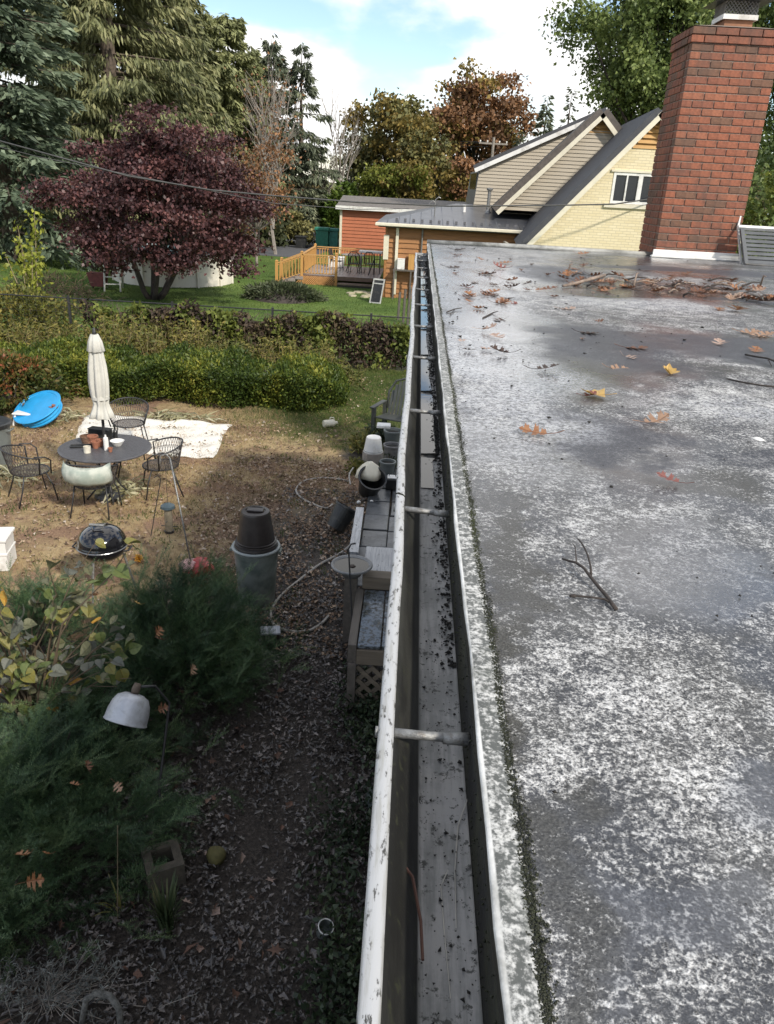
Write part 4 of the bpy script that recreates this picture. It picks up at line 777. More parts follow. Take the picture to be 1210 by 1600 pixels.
for k in range(-6, 12):
    for s_ in (1, -1):
        x_a = X0+.02+k*.125; A = Vector((x_a, yq+(.008 if s_ > 0 else 0), .02 if s_ > 0 else lh)); B = A+Vector((lh-.02, 0, (lh-.02)*s_))
        lo = max(0, (X0+.02-A.x)/(lh-.02)); hi = min(1, (XE-A.x)/(lh-.02))
        if hi-lo > .05: P0, P1 = A.lerp(B, lo), A.lerp(B, hi); d_ = (P1-P0).normalized(); nn = d_.cross(Vector((0, 1, 0)))*.019; b.prism([P0-nn, P1-nn, P1+nn, P0+nn], (0, .006, 0))
tag(b.build('lattice', M['tan_wood'], sd_), kind='stuff')
MB().box(X0-.02, XE, q1.y+.161, q1.y+.75, LZ-.02, LZ+.10, .005).build('back_shelf', M['wet_board'], sd_)
p = at(550, 880, LZ+.25); bb = thing('bird_bath', 'shallow grey bowl of water with a leaf, at the end of the timber beam', 'bird bath', (p.x, p.y, LZ+.13))
MB().lathe([(0, 0), (.09, 0), (.11, .04), (.185, .085), (.20, .10), (.195, .115), (.18, .112), (.15, .085), (0, .075)], 36).build('bowl', plain('grey_glaze', (.20, .205, .21), .4, .2, 10, .1), bb, smooth=True)
MB().add([(.166*math.cos(k*.2094), .166*math.sin(k*.2094), .0985) for k in range(30)], [tuple(range(30))]).build('water_surface', M['water'], bb); MB().lathe([(0, .101), (.03, .1005), (.025, .108), (0, .112)], 7, c=(.01, -.02, 0)).build('sunken_leaf', LM['dark'], bb)
MB().box(-.06, .06, -.06, .06, -(LZ+.13), -.001).build('post', M['grey_wood'], bb)
q0 = at(552, 1062, 0); q1 = atY(545, 858, q0.y+.2); tag(MB().tube([(q0.x, q0.y, 0), (q0.x*.5+q1.x*.5+.01, q0.y+.1, q1.z*.5), (q1.x, q1.y, q1.z), (q1.x+.02, q1.y, q1.z+.05), (q1.x+.06, q1.y, q1.z+.06)], .008, 6).build('garden_stake', IR, smooth=True), 'tall thin black iron rod standing in front of the cold frame', 'rod')
# pots and lumps near the wall, far end
for (px, py, s, m, lab) in ((605, 745, .12, 'grey_plastic', 'grey flowerpot half hidden under the gutter near the wall'), (612, 722, .14, 'stone', 'pale stone urn by the wall beyond the pots'), (613, 700, .15, 'grey_plastic', 'round grey pot by the wall in front of the garden chair')):
    q = at(px, py); b = thing('flowerpot', lab, 'flowerpot', (q.x, q.y, 0)); MB().lathe([(0, .01), (s*.75, 0), (s, s*1.9), (s*1.1, s*1.95), (s*1.1, s*2.15), (s*.9, s*2.15), (s*.7, s*.6), (0, s*.6)], 22).build('pot_body', M[m], b); MB().lathe([(0, s*1.9), (s*.88, s*1.85)][::-1], 16).build('soil', M['muck'], b)
q = at(612, 768); lt = thing('lantern', 'black box-shaped lantern on the slabs by the wall', 'lantern', (q.x, q.y, .06)); MB().box(-.09, .09, -.09, .09, 0, .16, .008).build('lantern_body', M['black_plastic'], lt); MB().box(-.07, .07, -.07, .07, .161, .18, .006).build('lid', wp, lt); MB().tube(circ(.05, 0, 10, 0, math.pi), .006, 5).build('handle', IR, lt, loc=(0, 0, .18), rot=(R(90), 0, 0))
for (px, py, lab) in ((561, 783, 'small white ball left of the white one on the brown leaves'), (581, 782, 'small white ball nearer the slab path on the brown leaves')):
    q = at(px, py, .05); tag(MB().lathe([(0, -.03)]+[(.03*math.sin(a), -.03*math.cos(a)) for a in np.linspace(.3, 2.84, 8)]+[(0, .03)], 12).build('white_ball', wp, smooth=True, loc=(q.x, q.y, .03)), lab, 'ball')
q = at(517, 662, .06); cn = thing('plastic_jug', 'small pale jug lying on the grass at the end of the hedge', 'jug', (q.x, q.y, .07), .5); MB().lathe([(0, -.14), (.065, -.14), (.07, .05), (.03, .10), (.025, .13), (0, .13)], 16, M=Matrix.Rotation(R(90), 4, 'Y')).build('jug_body', M['cream'], cn); MB().tube([(-.02, 0, .07), (-.01, 0, .11), (.06, 0, .10), (.07, 0, .05)], .01, 5).build('handle', M['cream'], cn)
# dome lamp on a stake, cinder block, cup, pots
q0 = at(258, 1318); LY = 4.0; a = atY(196, 1128, LY); c_ = atY(212, 1088, LY+.05); ax = (c_-a).normalized()
lp = thing('dome_lamp', 'spun aluminium dome lamp shade tilted on a dark stake among the yews', 'lamp', (q0.x, q0.y, 0)); o3 = Vector((q0.x, q0.y, 0))
tilt = Matrix.Translation(a-o3) @ Vector((.16, .46, .65)).to_track_quat('Z', 'Y').to_matrix().to_4x4() @ Matrix.Scale(1.15, 4)
M['alu'] = plain('spun_aluminium', (.46, .48, .52), .42, .08, 30, .06, .35, dirt=(.32, .33, .34))
MB().lathe([(.121, -.004), (.125, .0), (.121, .004), (.120, .02), (.117, .06), (.107, .105), (.088, .14), (.055, .158), (.02, .161), (.02, .156), (.08, .134), (.108, .06), (.116, .01)], 40, M=tilt).build('shade', M['alu'], lp, smooth=True)
MB().lathe([(.022, .150), (.024, .19), (.018, .22), (0, .22)], 14, M=tilt).build('socket', M['bark'], lp, smooth=True)
top = tilt @ Vector((0, 0, .20)); MB().tube([(0, 0, 0), (-.02, .03, .45), top+Vector((.16, .14, -.22)), top+Vector((.10, .06, -.03)), top], .009, 6).build('stake', IR, lp, smooth=True)
q = at(256, 1378); cbk = thing('cinder_block', 'hollow concrete block standing on the leaf litter below the dome lamp', 'concrete block', (q.x-.005, q.y+.03, 0), R(28))
b = MB(); w_, h_ = .115, .19; i_ = .062
for (x0, x1, y0, y1) in ((-w_, w_, -w_, -i_), (-w_, w_, i_, w_), (-w_, -i_, -i_+.0005, i_-.0005), (i_, w_, -i_+.0005, i_-.0005)): b.box(x0, x1, y0, y1, 0, h_)
b.box(-i_, i_, -i_, i_, 0, .06); b.build('block', M['concrete'], cbk)
q = at(505, 1442, .09); cp = thing('drain_cup', 'small grey cup with a white rim standing in the dark leaf litter', 'cup', (q.x, q.y, 0), 0); Mp = Matrix.Rotation(R(14), 4, 'Y') @ Matrix.Rotation(R(12), 4, 'X')
MB().lathe([(0, .01), (.04, 0), (.047, .085), (.043, .085), (.037, .02), (0, .02)], 28, M=Mp).build('cup_body', M['grey_plastic'], cp); MB().tube([Mp @ Vector(v) for v in circ(.0465, .087, 28)], .0042, 6).build('rim', wp, cp, smooth=True)
q = at(338, 1345); tag(MB().lathe([(0, .0), (.055, 0), (.065, .05), (.05, .085), (0, .09)], 18, wob=lambda a, j: 1+.08*math.sin(3*a)).build('round_stone', plain('olive_stone', (.10, .09, .03), .8, .3, 20, .3), loc=(q.x, q.y, 0), smooth=True), 'round olive mossy stone on the litter right of the concrete block', 'stone')
q = at(596, 1262); tag(MB().lathe([(0, 0), (.10, 0), (.13, .06), (.10, .11), (0, .13)], 18, wob=lambda a, j: 1+.06*math.sin(3*a+1)).build('round_stone', plain('green_stone', (.045, .06, .055), .6, .3, 20, .2), loc=(q.x, q.y, 0), smooth=True), 'dark greenish round stone half under the gutter', 'stone')
q0 = at(424, 1012); ft = thing('foot_stool', 'low wooden step stool with a wet pale top at the foot of the yew', 'stool', (q0.x, q0.y, 0), .2); MB().box(-.10, .09, -.07, .07, .18, .205, .006).build('seat', M['wet_board'], ft)
for s_ in (-1, 1): MB().box(s_*.07-.015, s_*.07+.015, -.06, .06, 0, .179).build('leg', M['dark_plastic'], ft)
q0 = at(184, 1440); tag(MB().tube([q0, atY(184, 1290, q0.y+.02)], [.004, .003], 5).build('garden_cane', plain('cane', (.16, .13, .08), .7)), 'thin upright garden cane among the near yew shoots', 'cane')
# ---------------------------------------------------------------- shrubs and litter near the house
M['yew'] = foliage('yew_needles', [(0, (.016, .036, .020)), (.45, (.046, .090, .042)), (.8, (.11, .17, .075)), (1, (.21, .27, .11))], 2.2, .15, .45, .45)
M['yew_tip'] = foliage('yew_tips', [(0, (.04, .075, .035)), (.6, (.10, .155, .07)), (1, (.22, .27, .12))], 2.2, .2, .45, .4)
M['hedge'] = foliage('hedge_leaves', [(0, (.018, .036, .008)), (.45, (.065, .10, .018)), (.8, (.20, .22, .035)), (1, (.40, .35, .06))], 1.1, .2, .5, .5)
def shoot_template(L_=.20):
    """a flat yew spray: a curved main shoot, four side shoots, needles in two ranks"""
    v = []; f = []; q = random.Random(4)
    def tri(a, b_, c): i = len(v); v.extend((a, b_, c)); f.append((i, i+1, i+2))
    def shoot(o, ang, ln, nd, nl):
        ca, sa = math.cos(ang), math.sin(ang)
        for i in range(nd):
            u = (i+.5)/nd; x = ln*u; z = -.35*x*x/L_*.6; l = nl*(1-.4*u*u)*q.uniform(.8, 1.15)
            for s in (1, -1):
                for (fx, fy, fz) in ((.42, .88, .12), (.5, .62, .55)):
                    if fz > .3 and (i+(s > 0)) % 2: continue
                    lx, ly = x+l*fx, s*l*fy; w = .0022
                    tri((o[0]+(x-w)*ca, o[1]+(x-w)*sa, o[2]+z), (o[0]+(x+w)*ca, o[1]+(x+w)*sa, o[2]+z), (o[0]+lx*ca-ly*sa, o[1]+lx*sa+ly*ca, o[2]+z+l*fz))
        tri((o[0]-.0016*sa, o[1]+.0016*ca, o[2]), (o[0]+.0016*sa, o[1]-.0016*ca, o[2]), (o[0]+ln*ca, o[1]+ln*sa, o[2]-.2*ln*ln/L_))
    shoot((0, 0, 0), 0, L_, 17, .027)
    for i, (u, a) in enumerate(((.18, .75), (.30, -.7), (.46, .65), (.60, -.6))): x = L_*u; shoot((x, 0, -.21*x*x/L_), a, L_*(.52-.25*u), 7, .023)
    return np.array(v), np.array(f)
SV, SF = shoot_template()
def yew(name, label, c, rad, n, sc, lean=(0, 0, .5), seed=0, mat='yew', tall=None):
    """rounded shrub: a core of branches with needled shoots growing out of lumpy pads"""
    g = np.random.default_rng(seed); th = thing(name, label, 'shrub', (c[0], c[1], 0))
    dirs = unit(g.normal(size=(46, 3))+np.array([0, 0, .35])); dirs[:, 2] = np.abs(dirs[:, 2])*.9-.05
    pads = dirs*np.array(rad)*g.uniform(.55, 1.0, (46, 1)); pads[:, 2] = np.maximum(pads[:, 2], .06)
    b = MB()
    for q in pads: m = q*.5; b.tube([(0, 0, .02), (m[0]*.8, m[1]*.8, m[2]*1.1), tuple(q)], [.022, .013, .004], 5)
    b.build('branches', M['bark_dark'], th)
    idx = g.integers(0, len(pads), n); base = pads[idx]; off = g.normal(size=(n, 3))*np.array([.17, .17, .10])*np.mean(rad)
    P = base+off; out = unit(P/np.array(rad)); D = unit(out*.8+np.array(lean)+g.normal(size=(n, 3))*.55); keep = P[:, 2] > .03
    P, D = P[keep]-D[keep]*.10, D[keep]; k = len(P); up = unit(np.array([0, 0, 1])+g.normal(size=(k, 3))*.4)
    tp_ = g.random(k) < .13; sz_ = g.uniform(.65, 1.3, k)*sc; replicate('needles', SV, SF, frames(D[~tp_], up[~tp_], sz_[~tp_]), P[~tp_], M[mat], th)
    Dt = unit(D[tp_]+np.array([.25, -.1, .35])); replicate('new_shoots', SV*np.array([1.25, .55, .55]), SF, frames(Dt, up[tp_], sz_[tp_]*1.15), P[tp_]*1.06, M['yew_tip'], th)
    return th
yew('yew_shrub', 'dark feathery yew shrub in the near corner with orange oak leaves caught in it', (-2.22, 3.62), (.78, .9, 1.04), 2100, 1.0, (.45, .05, .5), 1)
yew('yew_shrub', 'dark green yew shrub behind the dome lamp beside the trash can', (-1.85, 5.75), (.72, 1.0, 1.02), 2300, 1.0, (.1, 0, .6), 2)
yew('yew_shrub', 'low dark yew shrub between the dome lamp and the leafy shrub', (-2.35, 4.75), (.6, .6, .72), 1000, 1.0, (.2, 0, .6), 3)
yew('yew_shrub', 'small spreading yew at the very edge by the white crate', (-3.3, 6.1), (.6, .6, .7), 700, 1.05, (.1, 0, .6), 4)
# leafy shrub with heart-shaped leaves, each leaf a piece
for nm, a, b_ in (('heart_green', (.075, .11, .03), (.12, .15, .045)), ('heart_yellow', (.21, .185, .04), (.17, .17, .05)), ('heart_olive', (.085, .09, .045), (.15, .15, .08)), ('heart_grey', (.10, .11, .085), (.13, .135, .11)), ('heart_orange', (.55, .26, .03), (.45, .28, .05))): LM[nm] = leafmat(nm, a, b_)
HL = [(leaf_mesh('leaf', LM[m], s, .55, 'heart')) for m in ('heart_green', 'heart_yellow', 'heart_olive', 'heart_grey', 'heart_orange') for s in (1, 2)]
vb = thing('leafy_shrub', 'leggy shrub with big yellowing heart-shaped leaves at the side of the yard', 'shrub', (-2.75, 4.75, 0)); o3 = Vector((-2.75, 4.75, 0)); b = MB(); lv = 0
for i in range(64):
    tip = atY(rnd.uniform(-70, 215) if i % 3 else rnd.uniform(-60, 90), rnd.uniform(835, 1130) if i % 3 else rnd.uniform(960, 1135), rnd.uniform(3.95, 4.95))-o3
    if tip.x > .6 and tip.z < .9: tip.z = rnd.uniform(.9, 1.4)
    mid = Vector((tip.x*.4, tip.y*.4, tip.z*.6)); ch_ = [Vector((rnd.uniform(-.03, .03), rnd.uniform(-.03, .03), 0)), mid, mid.lerp(tip, .5)+Vector((rnd.gauss(0, .05), rnd.gauss(0, .05), .06)), tip]
    b.tube(ch_, [.010, .007, .004, .002], 5)
    for k in range(5):
        u = rnd.uniform(.62, 1.03); seg = min(2, int(u*3)); p = ch_[seg].lerp(ch_[seg+1], min(1, u*3-seg))+Vector((rnd.gauss(0, .05), rnd.gauss(0, .04), rnd.gauss(0, .04)))
        if lv >= 298 or (p+o3-Vector((-1.66, 4.0, 1.06))).length < .27: continue
        lv += 1; w = rnd.random(); m = 0 if w < .24 else 1 if w < .48 else 2 if w < .74 else 3 if w < .97 else 4
        o = link('leaf', HL[m*2+rnd.randrange(2)], vb, p, (rnd.gauss(.35, .4), rnd.gauss(.35, .45), rnd.uniform(0, 6.3))); s = rnd.uniform(.06, .112); o.scale = (s, s, s)
b.build('stems', plain('shrub_stem', (.12, .09, .06), .8), vb)
# oak leaves caught in the shrubs
G2 = 'oak leaves caught in the yew shrubs'
for (px, py, Y, s, m, lab) in ((297, 1053, 5.0, .10, 'tan', 'pale orange oak leaf caught in the yew behind the dome lamp'), (243, 993, 5.05, .10, 'orange', 'orange oak leaf high in the yew behind the dome lamp'), (257, 1000, 5.1, .08, 'brown', 'brown oak leaf tucked beside the orange one in the far yew'), (46, 1336, 2.95, .085, 'orange', 'bright orange oak leaf, upper of two in the near yew'), (38, 1378, 2.85, .10, 'orange', 'large orange oak leaf, lower of two in the near yew'), (80, 1335, 2.9, .05, 'orange', 'small orange scrap of leaf in the near yew'), (138, 1205, 3.4, .07, 'brown', 'brown oak leaf on the near yew just below the lamp shade'), (124, 1228, 3.35, .06, 'orange', 'little orange brown oak leaf under the brown one on the near yew'), (180, 1222, 3.5, .07, 'tan', 'tan curled leaf on the near yew by the dark hollow'), (245, 1110, 3.95, .08, 'brown', 'brown oak leaf hooked on the stake of the dome lamp'), (155, 930, 5.2, .08, 'brown', 'brown leaf among the shrub tips beside the grill'), (220, 945, 5.0, .06, 'yellow', 'yellow leaf at the edge of the far yew')):
    k = (m, 'oak', 1, .6)
    if k not in LME: LME[k] = leaf_mesh('oak_leaf', LM[m], 10, .6, 'oak')
    o = link('oak_leaf', LME[k], None, atY(px, py, Y), (rnd.uniform(.4, 1.2), rnd.uniform(-.3, .6), rnd.uniform(0, 6))); o.scale = (s,)*3; tag(o, lab, 'leaf', G2)
# strap-leaved tuft, grey-leaved plant, bent grey branch
q = at(262, 1452)
def tuft(name, label, x, y, n, h, w, m, seed, spread=.5):
    g = np.random.default_rng(seed); a = g.uniform(0, 6.28, n); ln = h*g.uniform(.6, 1.15, n); sp_ = g.uniform(.1, spread, n); r0 = g.uniform(0, .05, n); V = []
    base = np.stack([x+r0*np.cos(a), y+r0*np.sin(a), np.zeros(n)], 1); d = np.stack([np.cos(a), np.sin(a), np.zeros(n)], 1); s = np.stack([-np.sin(a), np.cos(a), np.zeros(n)], 1); up = np.array([0, 0, 1.])
    for t_, wd in ((0, .8), (.35, 1), (.7, .8), (1, .1)): c = base+d*(sp_*ln*t_**1.7)[:, None]+up*(ln*(t_-.35*sp_*t_**2.5))[:, None]; V += [c-s*w*wd/2, c+s*w*wd/2]
    V = np.stack(V, 1).reshape(-1, 3); F_ = np.concatenate([np.arange(n)[:, None]*8+np.array([2*i, 2*i+1, 2*i+3, 2*i+2]) for i in range(3)])
    return tag(npmesh(name, V, F_, m), label, 'plant')
M['strap'] = foliage('strap_leaf', [(0, (.03, .05, .025)), (.6, (.08, .11, .05)), (.85, (.15, .15, .08)), (1, (.32, .26, .10))], 4, .2)
tuft('iris_tuft', 'tuft of dark strap-like iris leaves on the litter below the concrete block', q.x, q.y, 80, .32, .014, M['strap'], 5)
q = at(190, 1425); tuft('iris_tuft', 'small tuft with two yellow drooping blades left of the concrete block', q.x, q.y, 9, .22, .012, LM['heart_yellow'], 6, .9)
M['greyleaf'] = foliage('grey_leaf', [(0, (.05, .056, .052)), (.6, (.16, .17, .16)), (1, (.34, .35, .33))], 5, .1)
q = at(75, 1560); gl = thing('lavender', 'grey-leaved lavender sprawling at the bottom corner', 'plant', (q.x, q.y, 0)); n = 110
PP = []; DD = []; b = MB()
for k in range(n):
    x, y = rnd.gauss(0, .2), rnd.gauss(0, .1); d_ = Vector((rnd.gauss(.15, .5), rnd.gauss(.1, .4), rnd.uniform(.4, 1.2))).normalized(); ln = rnd.uniform(.10, .24); b.tube([(0, 0, .0), (x, y, .012), tuple(Vector((x, y, .01))+d_*ln)], [.0022, .0022, .001], 3, False)
    for i in range(14): u = .25+.75*i/13; PP.append(tuple(Vector((x, y, .01))+d_*ln*u)); DD.append((rnd.gauss(0, 1)+d_.x, rnd.gauss(0, 1)+d_.y, rnd.gauss(.5, .5)))
b.build('stems', M['bark_grey'], gl); leafquads('leaves', np.array(PP), np.array(DD), nr.uniform(.022, .045, len(PP)), nr.uniform(.004, .007, len(PP)), M['greyleaf'], gl)
q = [atY(128, 1598, 2.62), atY(135, 1562, 2.66), atY(152, 1552, 2.7), atY(172, 1556, 2.7), atY(186, 1575, 2.66), atY(190, 1610, 2.6)]; tag(MB().tube(q, [.016, .018, .019, .019, .018, .017], 9).build('bent_branch', plain('grey_bark', (.15, .15, .14), .9, .5, 40, .8), smooth=True), 'bent thick grey lichen-covered branch in the bottom corner', 'branch')
# leaf litter, real little leaves
def litter_mesh(name, pos, size, m, label, tilt=.35):
    TV = np.array([(-.2, 0, .02), (.2, .12, .06), (.15, .42, .18), (.4, .14, .05), (.62, .40, .14), (.66, .12, .04), (1, 0, .1), (.66, -.12, .03), (.6, -.42, .18), (.4, -.14, .05), (.15, -.42, .12), (.2, -.12, .05), (.45, 0, -.02)]); TF = np.array([(0, 1, 12), (1, 2, 3), (1, 3, 12), (3, 4, 5), (3, 5, 12), (5, 6, 12), (6, 7, 12), (7, 8, 9), (7, 9, 12), (9, 10, 11), (9, 11, 12), (11, 0, 12)])
    # folded, torn and rolled leaves alongside the flat lobed ones
    TV2 = np.array([(-.1, .02, 0), (.15, .2, .15), (.5, .24, .22), (.8, .12, .12), (1, 0, .05), (.75, -.15, .2), (.45, -.2, .26), (.1, -.14, .12), (.5, .02, .0), (.3, .34, .3), (.62, -.36, .33)]); TF2 = np.array([(0, 1, 8), (1, 2, 8), (2, 3, 8), (3, 4, 8), (4, 5, 8), (5, 6, 8), (6, 7, 8), (7, 0, 8), (1, 9, 2), (5, 10, 6)])
    dn = np.sin(pos[:, 0]*3.1+pos[:, 1]*1.7)+np.sin(pos[:, 1]*2.9-pos[:, 0]*4.3+2)+np.sin(pos[:, 0]*7.7+pos[:, 1]*6.1); keep = dn+nr.normal(0, 1.2, len(pos)) > -1.2; pos = pos[keep]; size = np.asarray(size)[keep]
    h = nr.random(len(pos)) < .42; A = flat_rot(len(pos), size, tilt); A = A*nr.uniform(.6, 1.25, (len(pos), 1, 3))
    V1 = (np.einsum('kij,mj->kmi', A[h], TV)+pos[h][:, None]).reshape(-1, 3); V2 = (np.einsum('kij,mj->kmi', A[~h], TV2)+pos[~h][:, None]).reshape(-1, 3)
    F1 = (TF[None]+np.arange(h.sum())[:, None, None]*len(TV)).reshape(-1, 3); F2 = (TF2[None]+np.arange((~h).sum())[:, None, None]*len(TV2)).reshape(-1, 3)+len(V1)
    return tag(npmesh(name, np.concatenate([V1, V2]), np.concatenate([F1, F2]), m), label, 'leaves', kind='stuff')
M['litter_dark'] = foliage('litter_dark', [(0, (.014, .012, .012)), (.45, (.040, .033, .030)), (.75, (.10, .083, .075)), (.93, (.24, .21, .195)), (1, (.48, .44, .41))], 1.6, .05, .30, .3, .7)
M['litter_tan'] = foliage('litter_tan', [(0, (.08, .055, .038)), (.5, (.24, .155, .10)), (.8, (.42, .31, .22)), (1, (.60, .52, .44))], 1.2, .1, .7, .2)
def scat(n, x0, x1, y0, y1, z=.012): return np.stack([nr.uniform(x0, x1, n), nr.uniform(y0, y1, n), np.full(n, z)+nr.uniform(0, .02, n)], 1)
P = np.concatenate([scat(27000, -2.6, .4, 2.3, 7.4), scat(5000, -1.7, -.2, 7.2, 10.5)]); litter_mesh('leaf_litter', P, nr.uniform(.016, .06, len(P))*nr.uniform(.6, 1.1, len(P)), M['litter_dark'], 'dark wet oak leaf litter along the path by the house')
P = np.concatenate([scat(8000, -2.6, -.4, 6.2, 11.8), scat(9000, -7, -1, 6.5, 13.8), scat(900, -1.6, .2, 10.5, 18)]); litter_mesh('leaf_litter', P, nr.uniform(.025, .065, len(P)), M['litter_tan'], 'pale brown fallen leaves over the yard')
P = scat(170, -2.3, -.5, 2.4, 6.0, .03); litter_mesh('leaf_litter', P, nr.uniform(.04, .085, len(P)), foliage('litter_big', [(0, (.06, .035, .025)), (.6, (.16, .09, .065)), (1, (.36, .28, .24))], 1, .1, .7, .1), 'larger curled oak leaves on top of the dark litter', .6)
# grass
def blades(name, pos, h, w, m, label):
    n = len(pos); a = nr.uniform(0, 6.28, n); s = np.stack([np.cos(a), np.sin(a), np.zeros(n)], 1)*np.asarray(w)[:, None]/2; ln = nr.normal(size=(n, 3))*.45; ln[:, 2] = 1; tip = pos+ln*np.asarray(h)[:, None]
    return tag(npmesh(name, np.stack([pos-s, pos+s, tip], 1).reshape(-1, 3), np.arange(3*n).reshape(n, 3), m), label, 'grass', kind='stuff')
M['straw'] = foliage('straw', [(0, (.15, .10, .05)), (.5, (.34, .24, .12)), (1, (.52, .40, .21))], .7, .2, .7, .35)
M['grass'] = foliage('grass_blade', [(0, (.03, .06, .012)), (.5, (.07, .12, .025)), (1, (.16, .18, .05))], .5, .3, .6, .4)
n = 60000; P = scat(n, -8.5, -1.0, 7.5, 14.5, 0); P[:, 2] = 0; dn = np.sin(P[:, 0]*1.7+1)+np.sin(P[:, 1]*1.3)+np.sin(P[:, 0]*.7-P[:, 1]*2.1)+nr.normal(0, .8, n); P = P[(dn > -.5) & ~((P[:, 0] > -2.2) & (P[:, 1] < 9.5))]
blades('straw_grass', P, nr.uniform(.02, .075, len(P)), nr.uniform(.004, .008, len(P)), M['straw'], 'dry straw-coloured grass of the patio yard')
n = 5200; ctr = scat(170, -6.5, -.7, 6.6, 13.2, 0)[nr.integers(0, 170, n)]; P = ctr+nr.normal(0, 1, (n, 3))*np.array([.09, .09, 0]); P[:, 2] = 0; blades('weed_tufts', P, nr.uniform(.02, .075, n), nr.uniform(.006, .014, n), M['grass'], 'small green weeds coming up through the bare yard')
n = 26000; P = scat(n, -3.6, .3, 12.4, 18.5, 0); P[:, 2] = 0; P = P[nr.random(n) < np.clip((P[:, 1]-12.2)/2.2, 0, 1)*np.clip((P[:, 0]+3.9)/1.6, 0, 1)]; blades('green_grass', P, nr.uniform(.03, .10, len(P)), nr.uniform(.005, .01, len(P)), M['grass'], 'thin green grass between the hedge and the house')
n = 90000; P = scat(n, -24, .5, 19.5, 46, 0); P[:, 2] = .012; P = P[nr.random(n) < np.clip(1.5-(P[:, 1]-19)/22, .15, 1)]; blades('lawn_grass', P, nr.uniform(.03, .07, len(P)), nr.uniform(.012, .022, len(P)), M['grass'], 'mown grass of the lawn beyond the fence')
# pale dead leaves heaped round the table and sheet
M['husk'] = foliage('husk', [(0, (.20, .19, .09)), (.5, (.38, .36, .22)), (1, (.55, .52, .36))], 2, .2, .7, .1)
for (px, py, rx, ry, n, lab) in ((188, 768, .28, .35, 120, 'heap of pale dead stalks under the round table'), (20, 745, .4, .35, 130, 'heap of pale dead stalks beside the dustbin'), (272, 655, .75, .15, 150, 'row of pale dead stalks along the far edge of the white sheet'), (110, 655, .3, .2, 60, 'small heap of yellow stalks beside the blue pool')):
    q = at(px, py); P = np.stack([nr.normal(q.x, rx*.5, n), nr.normal(q.y, ry*.5, n), nr.uniform(.02, .09, n)], 1); a = nr.uniform(0, 6.28, n)
    tag(leafquads('stalk_heap', P, np.stack([np.cos(a), np.sin(a), nr.normal(0, .18, n)], 1), nr.uniform(.15, .4, n), nr.uniform(.02, .05, n), M['husk']), lab, 'dead stalks')
for (px, py, c, lab) in ((217, 874, 'heart_orange', 'yellow orange marigold head lying by the yew'), ):
    q = at(px, py, .05); tag(leafquads('marigold', np.tile([[q.x, q.y, .06]], (40, 1)), unit(nr.normal(size=(40, 3))+np.array([0, 0, .4])), .06, .035, LM[c]), lab, 'flower')
# ---------------------------------------------------------------- hedge, weeds, fence with vines
def leafcloud(n, c, rad, lump=.35, seed=0, shell=.55, flat=False):
    g = np.random.default_rng(seed); d = unit(g.normal(size=(n, 3))); r = g.uniform(shell, 1, n)**.6
    w = 1+lump*(np.sin(d[:, 0]*5+seed)*np.sin(d[:, 1]*4+1)*np.sin(d[:, 2]*5+2)); return np.array(c)+d*np.array(rad)*(r*w)[:, None], d
hd = thing('yew_hedge', 'long clipped yew hedge behind the patio, yellowing on top', 'hedge', (-5, 15.6, 0)); n = 52000
x_ = nr.uniform(-5.0, 3.75, n); top = nr.random(n) < .5; lump = .10*np.sin(x_*2.3)+.08*np.sin(x_*5.1+1)+.05*np.sin(x_*11)
yy_ = np.where(top, nr.uniform(-1.0, 1.0, n), -1.0+.18*np.sin(x_*3.7)+nr.normal(0, .09, n)); zz_ = np.where(top, .66+lump+nr.normal(0, .05, n)-.12*np.abs(yy_), nr.uniform(.02, .70, n)+lump*.5)
e_ = np.clip((3.75-x_)/.6, 0, 1)**.5; zz_ = zz_*e_; yy_ = yy_*(.5+.5*e_); y_sh = .035*x_
P = np.stack([x_, yy_+y_sh, zz_], 1); out = np.where(top[:, None], [[0, -.2, 1.0]], [[0, -1.0, .5]]); leafquads('foliage', P, unit(out+nr.normal(size=(n, 3))*.6), nr.uniform(.05, .105, n), nr.uniform(.022, .045, n), M['hedge'], hd, bend=.1)
b = MB()
for k in range(30): q = rnd.uniform(-4.8, 3.5); b.tube([(q, rnd.uniform(-.5, .5), 0), (q+rnd.gauss(0, .1), rnd.uniform(-.5, .5), .55)], [.03, .012], 5)
b.build('stems', M['bark_dark'], hd)
MB().box(-4.9, 3.2, -.72, .7, .05, .50, .15).build('inner_mass', M['hedge'], hd)
M['redbush'] = foliage('red_bush_leaf', [(0, (.03, .05, .012)), (.5, (.08, .10, .02)), (.8, (.16, .10, .03)), (1, (.30, .05, .03))], 1.5, .2)
rb_ = thing('barberry_bush', 'green bush turning red at the yard edge beside the blue pool', 'bush', (-7.3, 13.6, 0)); P, d = leafcloud(4500, (0, 0, .45), (1.0, .8, .55), .4, 3); P[:, 2] = np.maximum(P[:, 2], .03); leafquads('foliage', P, d+nr.normal(size=d.shape)*.7, nr.uniform(.06, .12, len(P)), .045, M['redbush'], rb_); b = MB()
for k in range(10): b.tube([(0, 0, 0), (rnd.gauss(0, .3), rnd.gauss(0, .3), .6)], [.02, .008], 4)
b.build('stems', M['bark_dark'], rb_)
M['weed'] = foliage('weed_leaf', [(0, (.05, .06, .018)), (.4, (.12, .13, .03)), (.8, (.24, .20, .05)), (1, (.45, .36, .10))], .9, .25, .6, .45)
M['weedstem'] = plain('weed_stem', (.24, .18, .09), .8)
wd_ = []
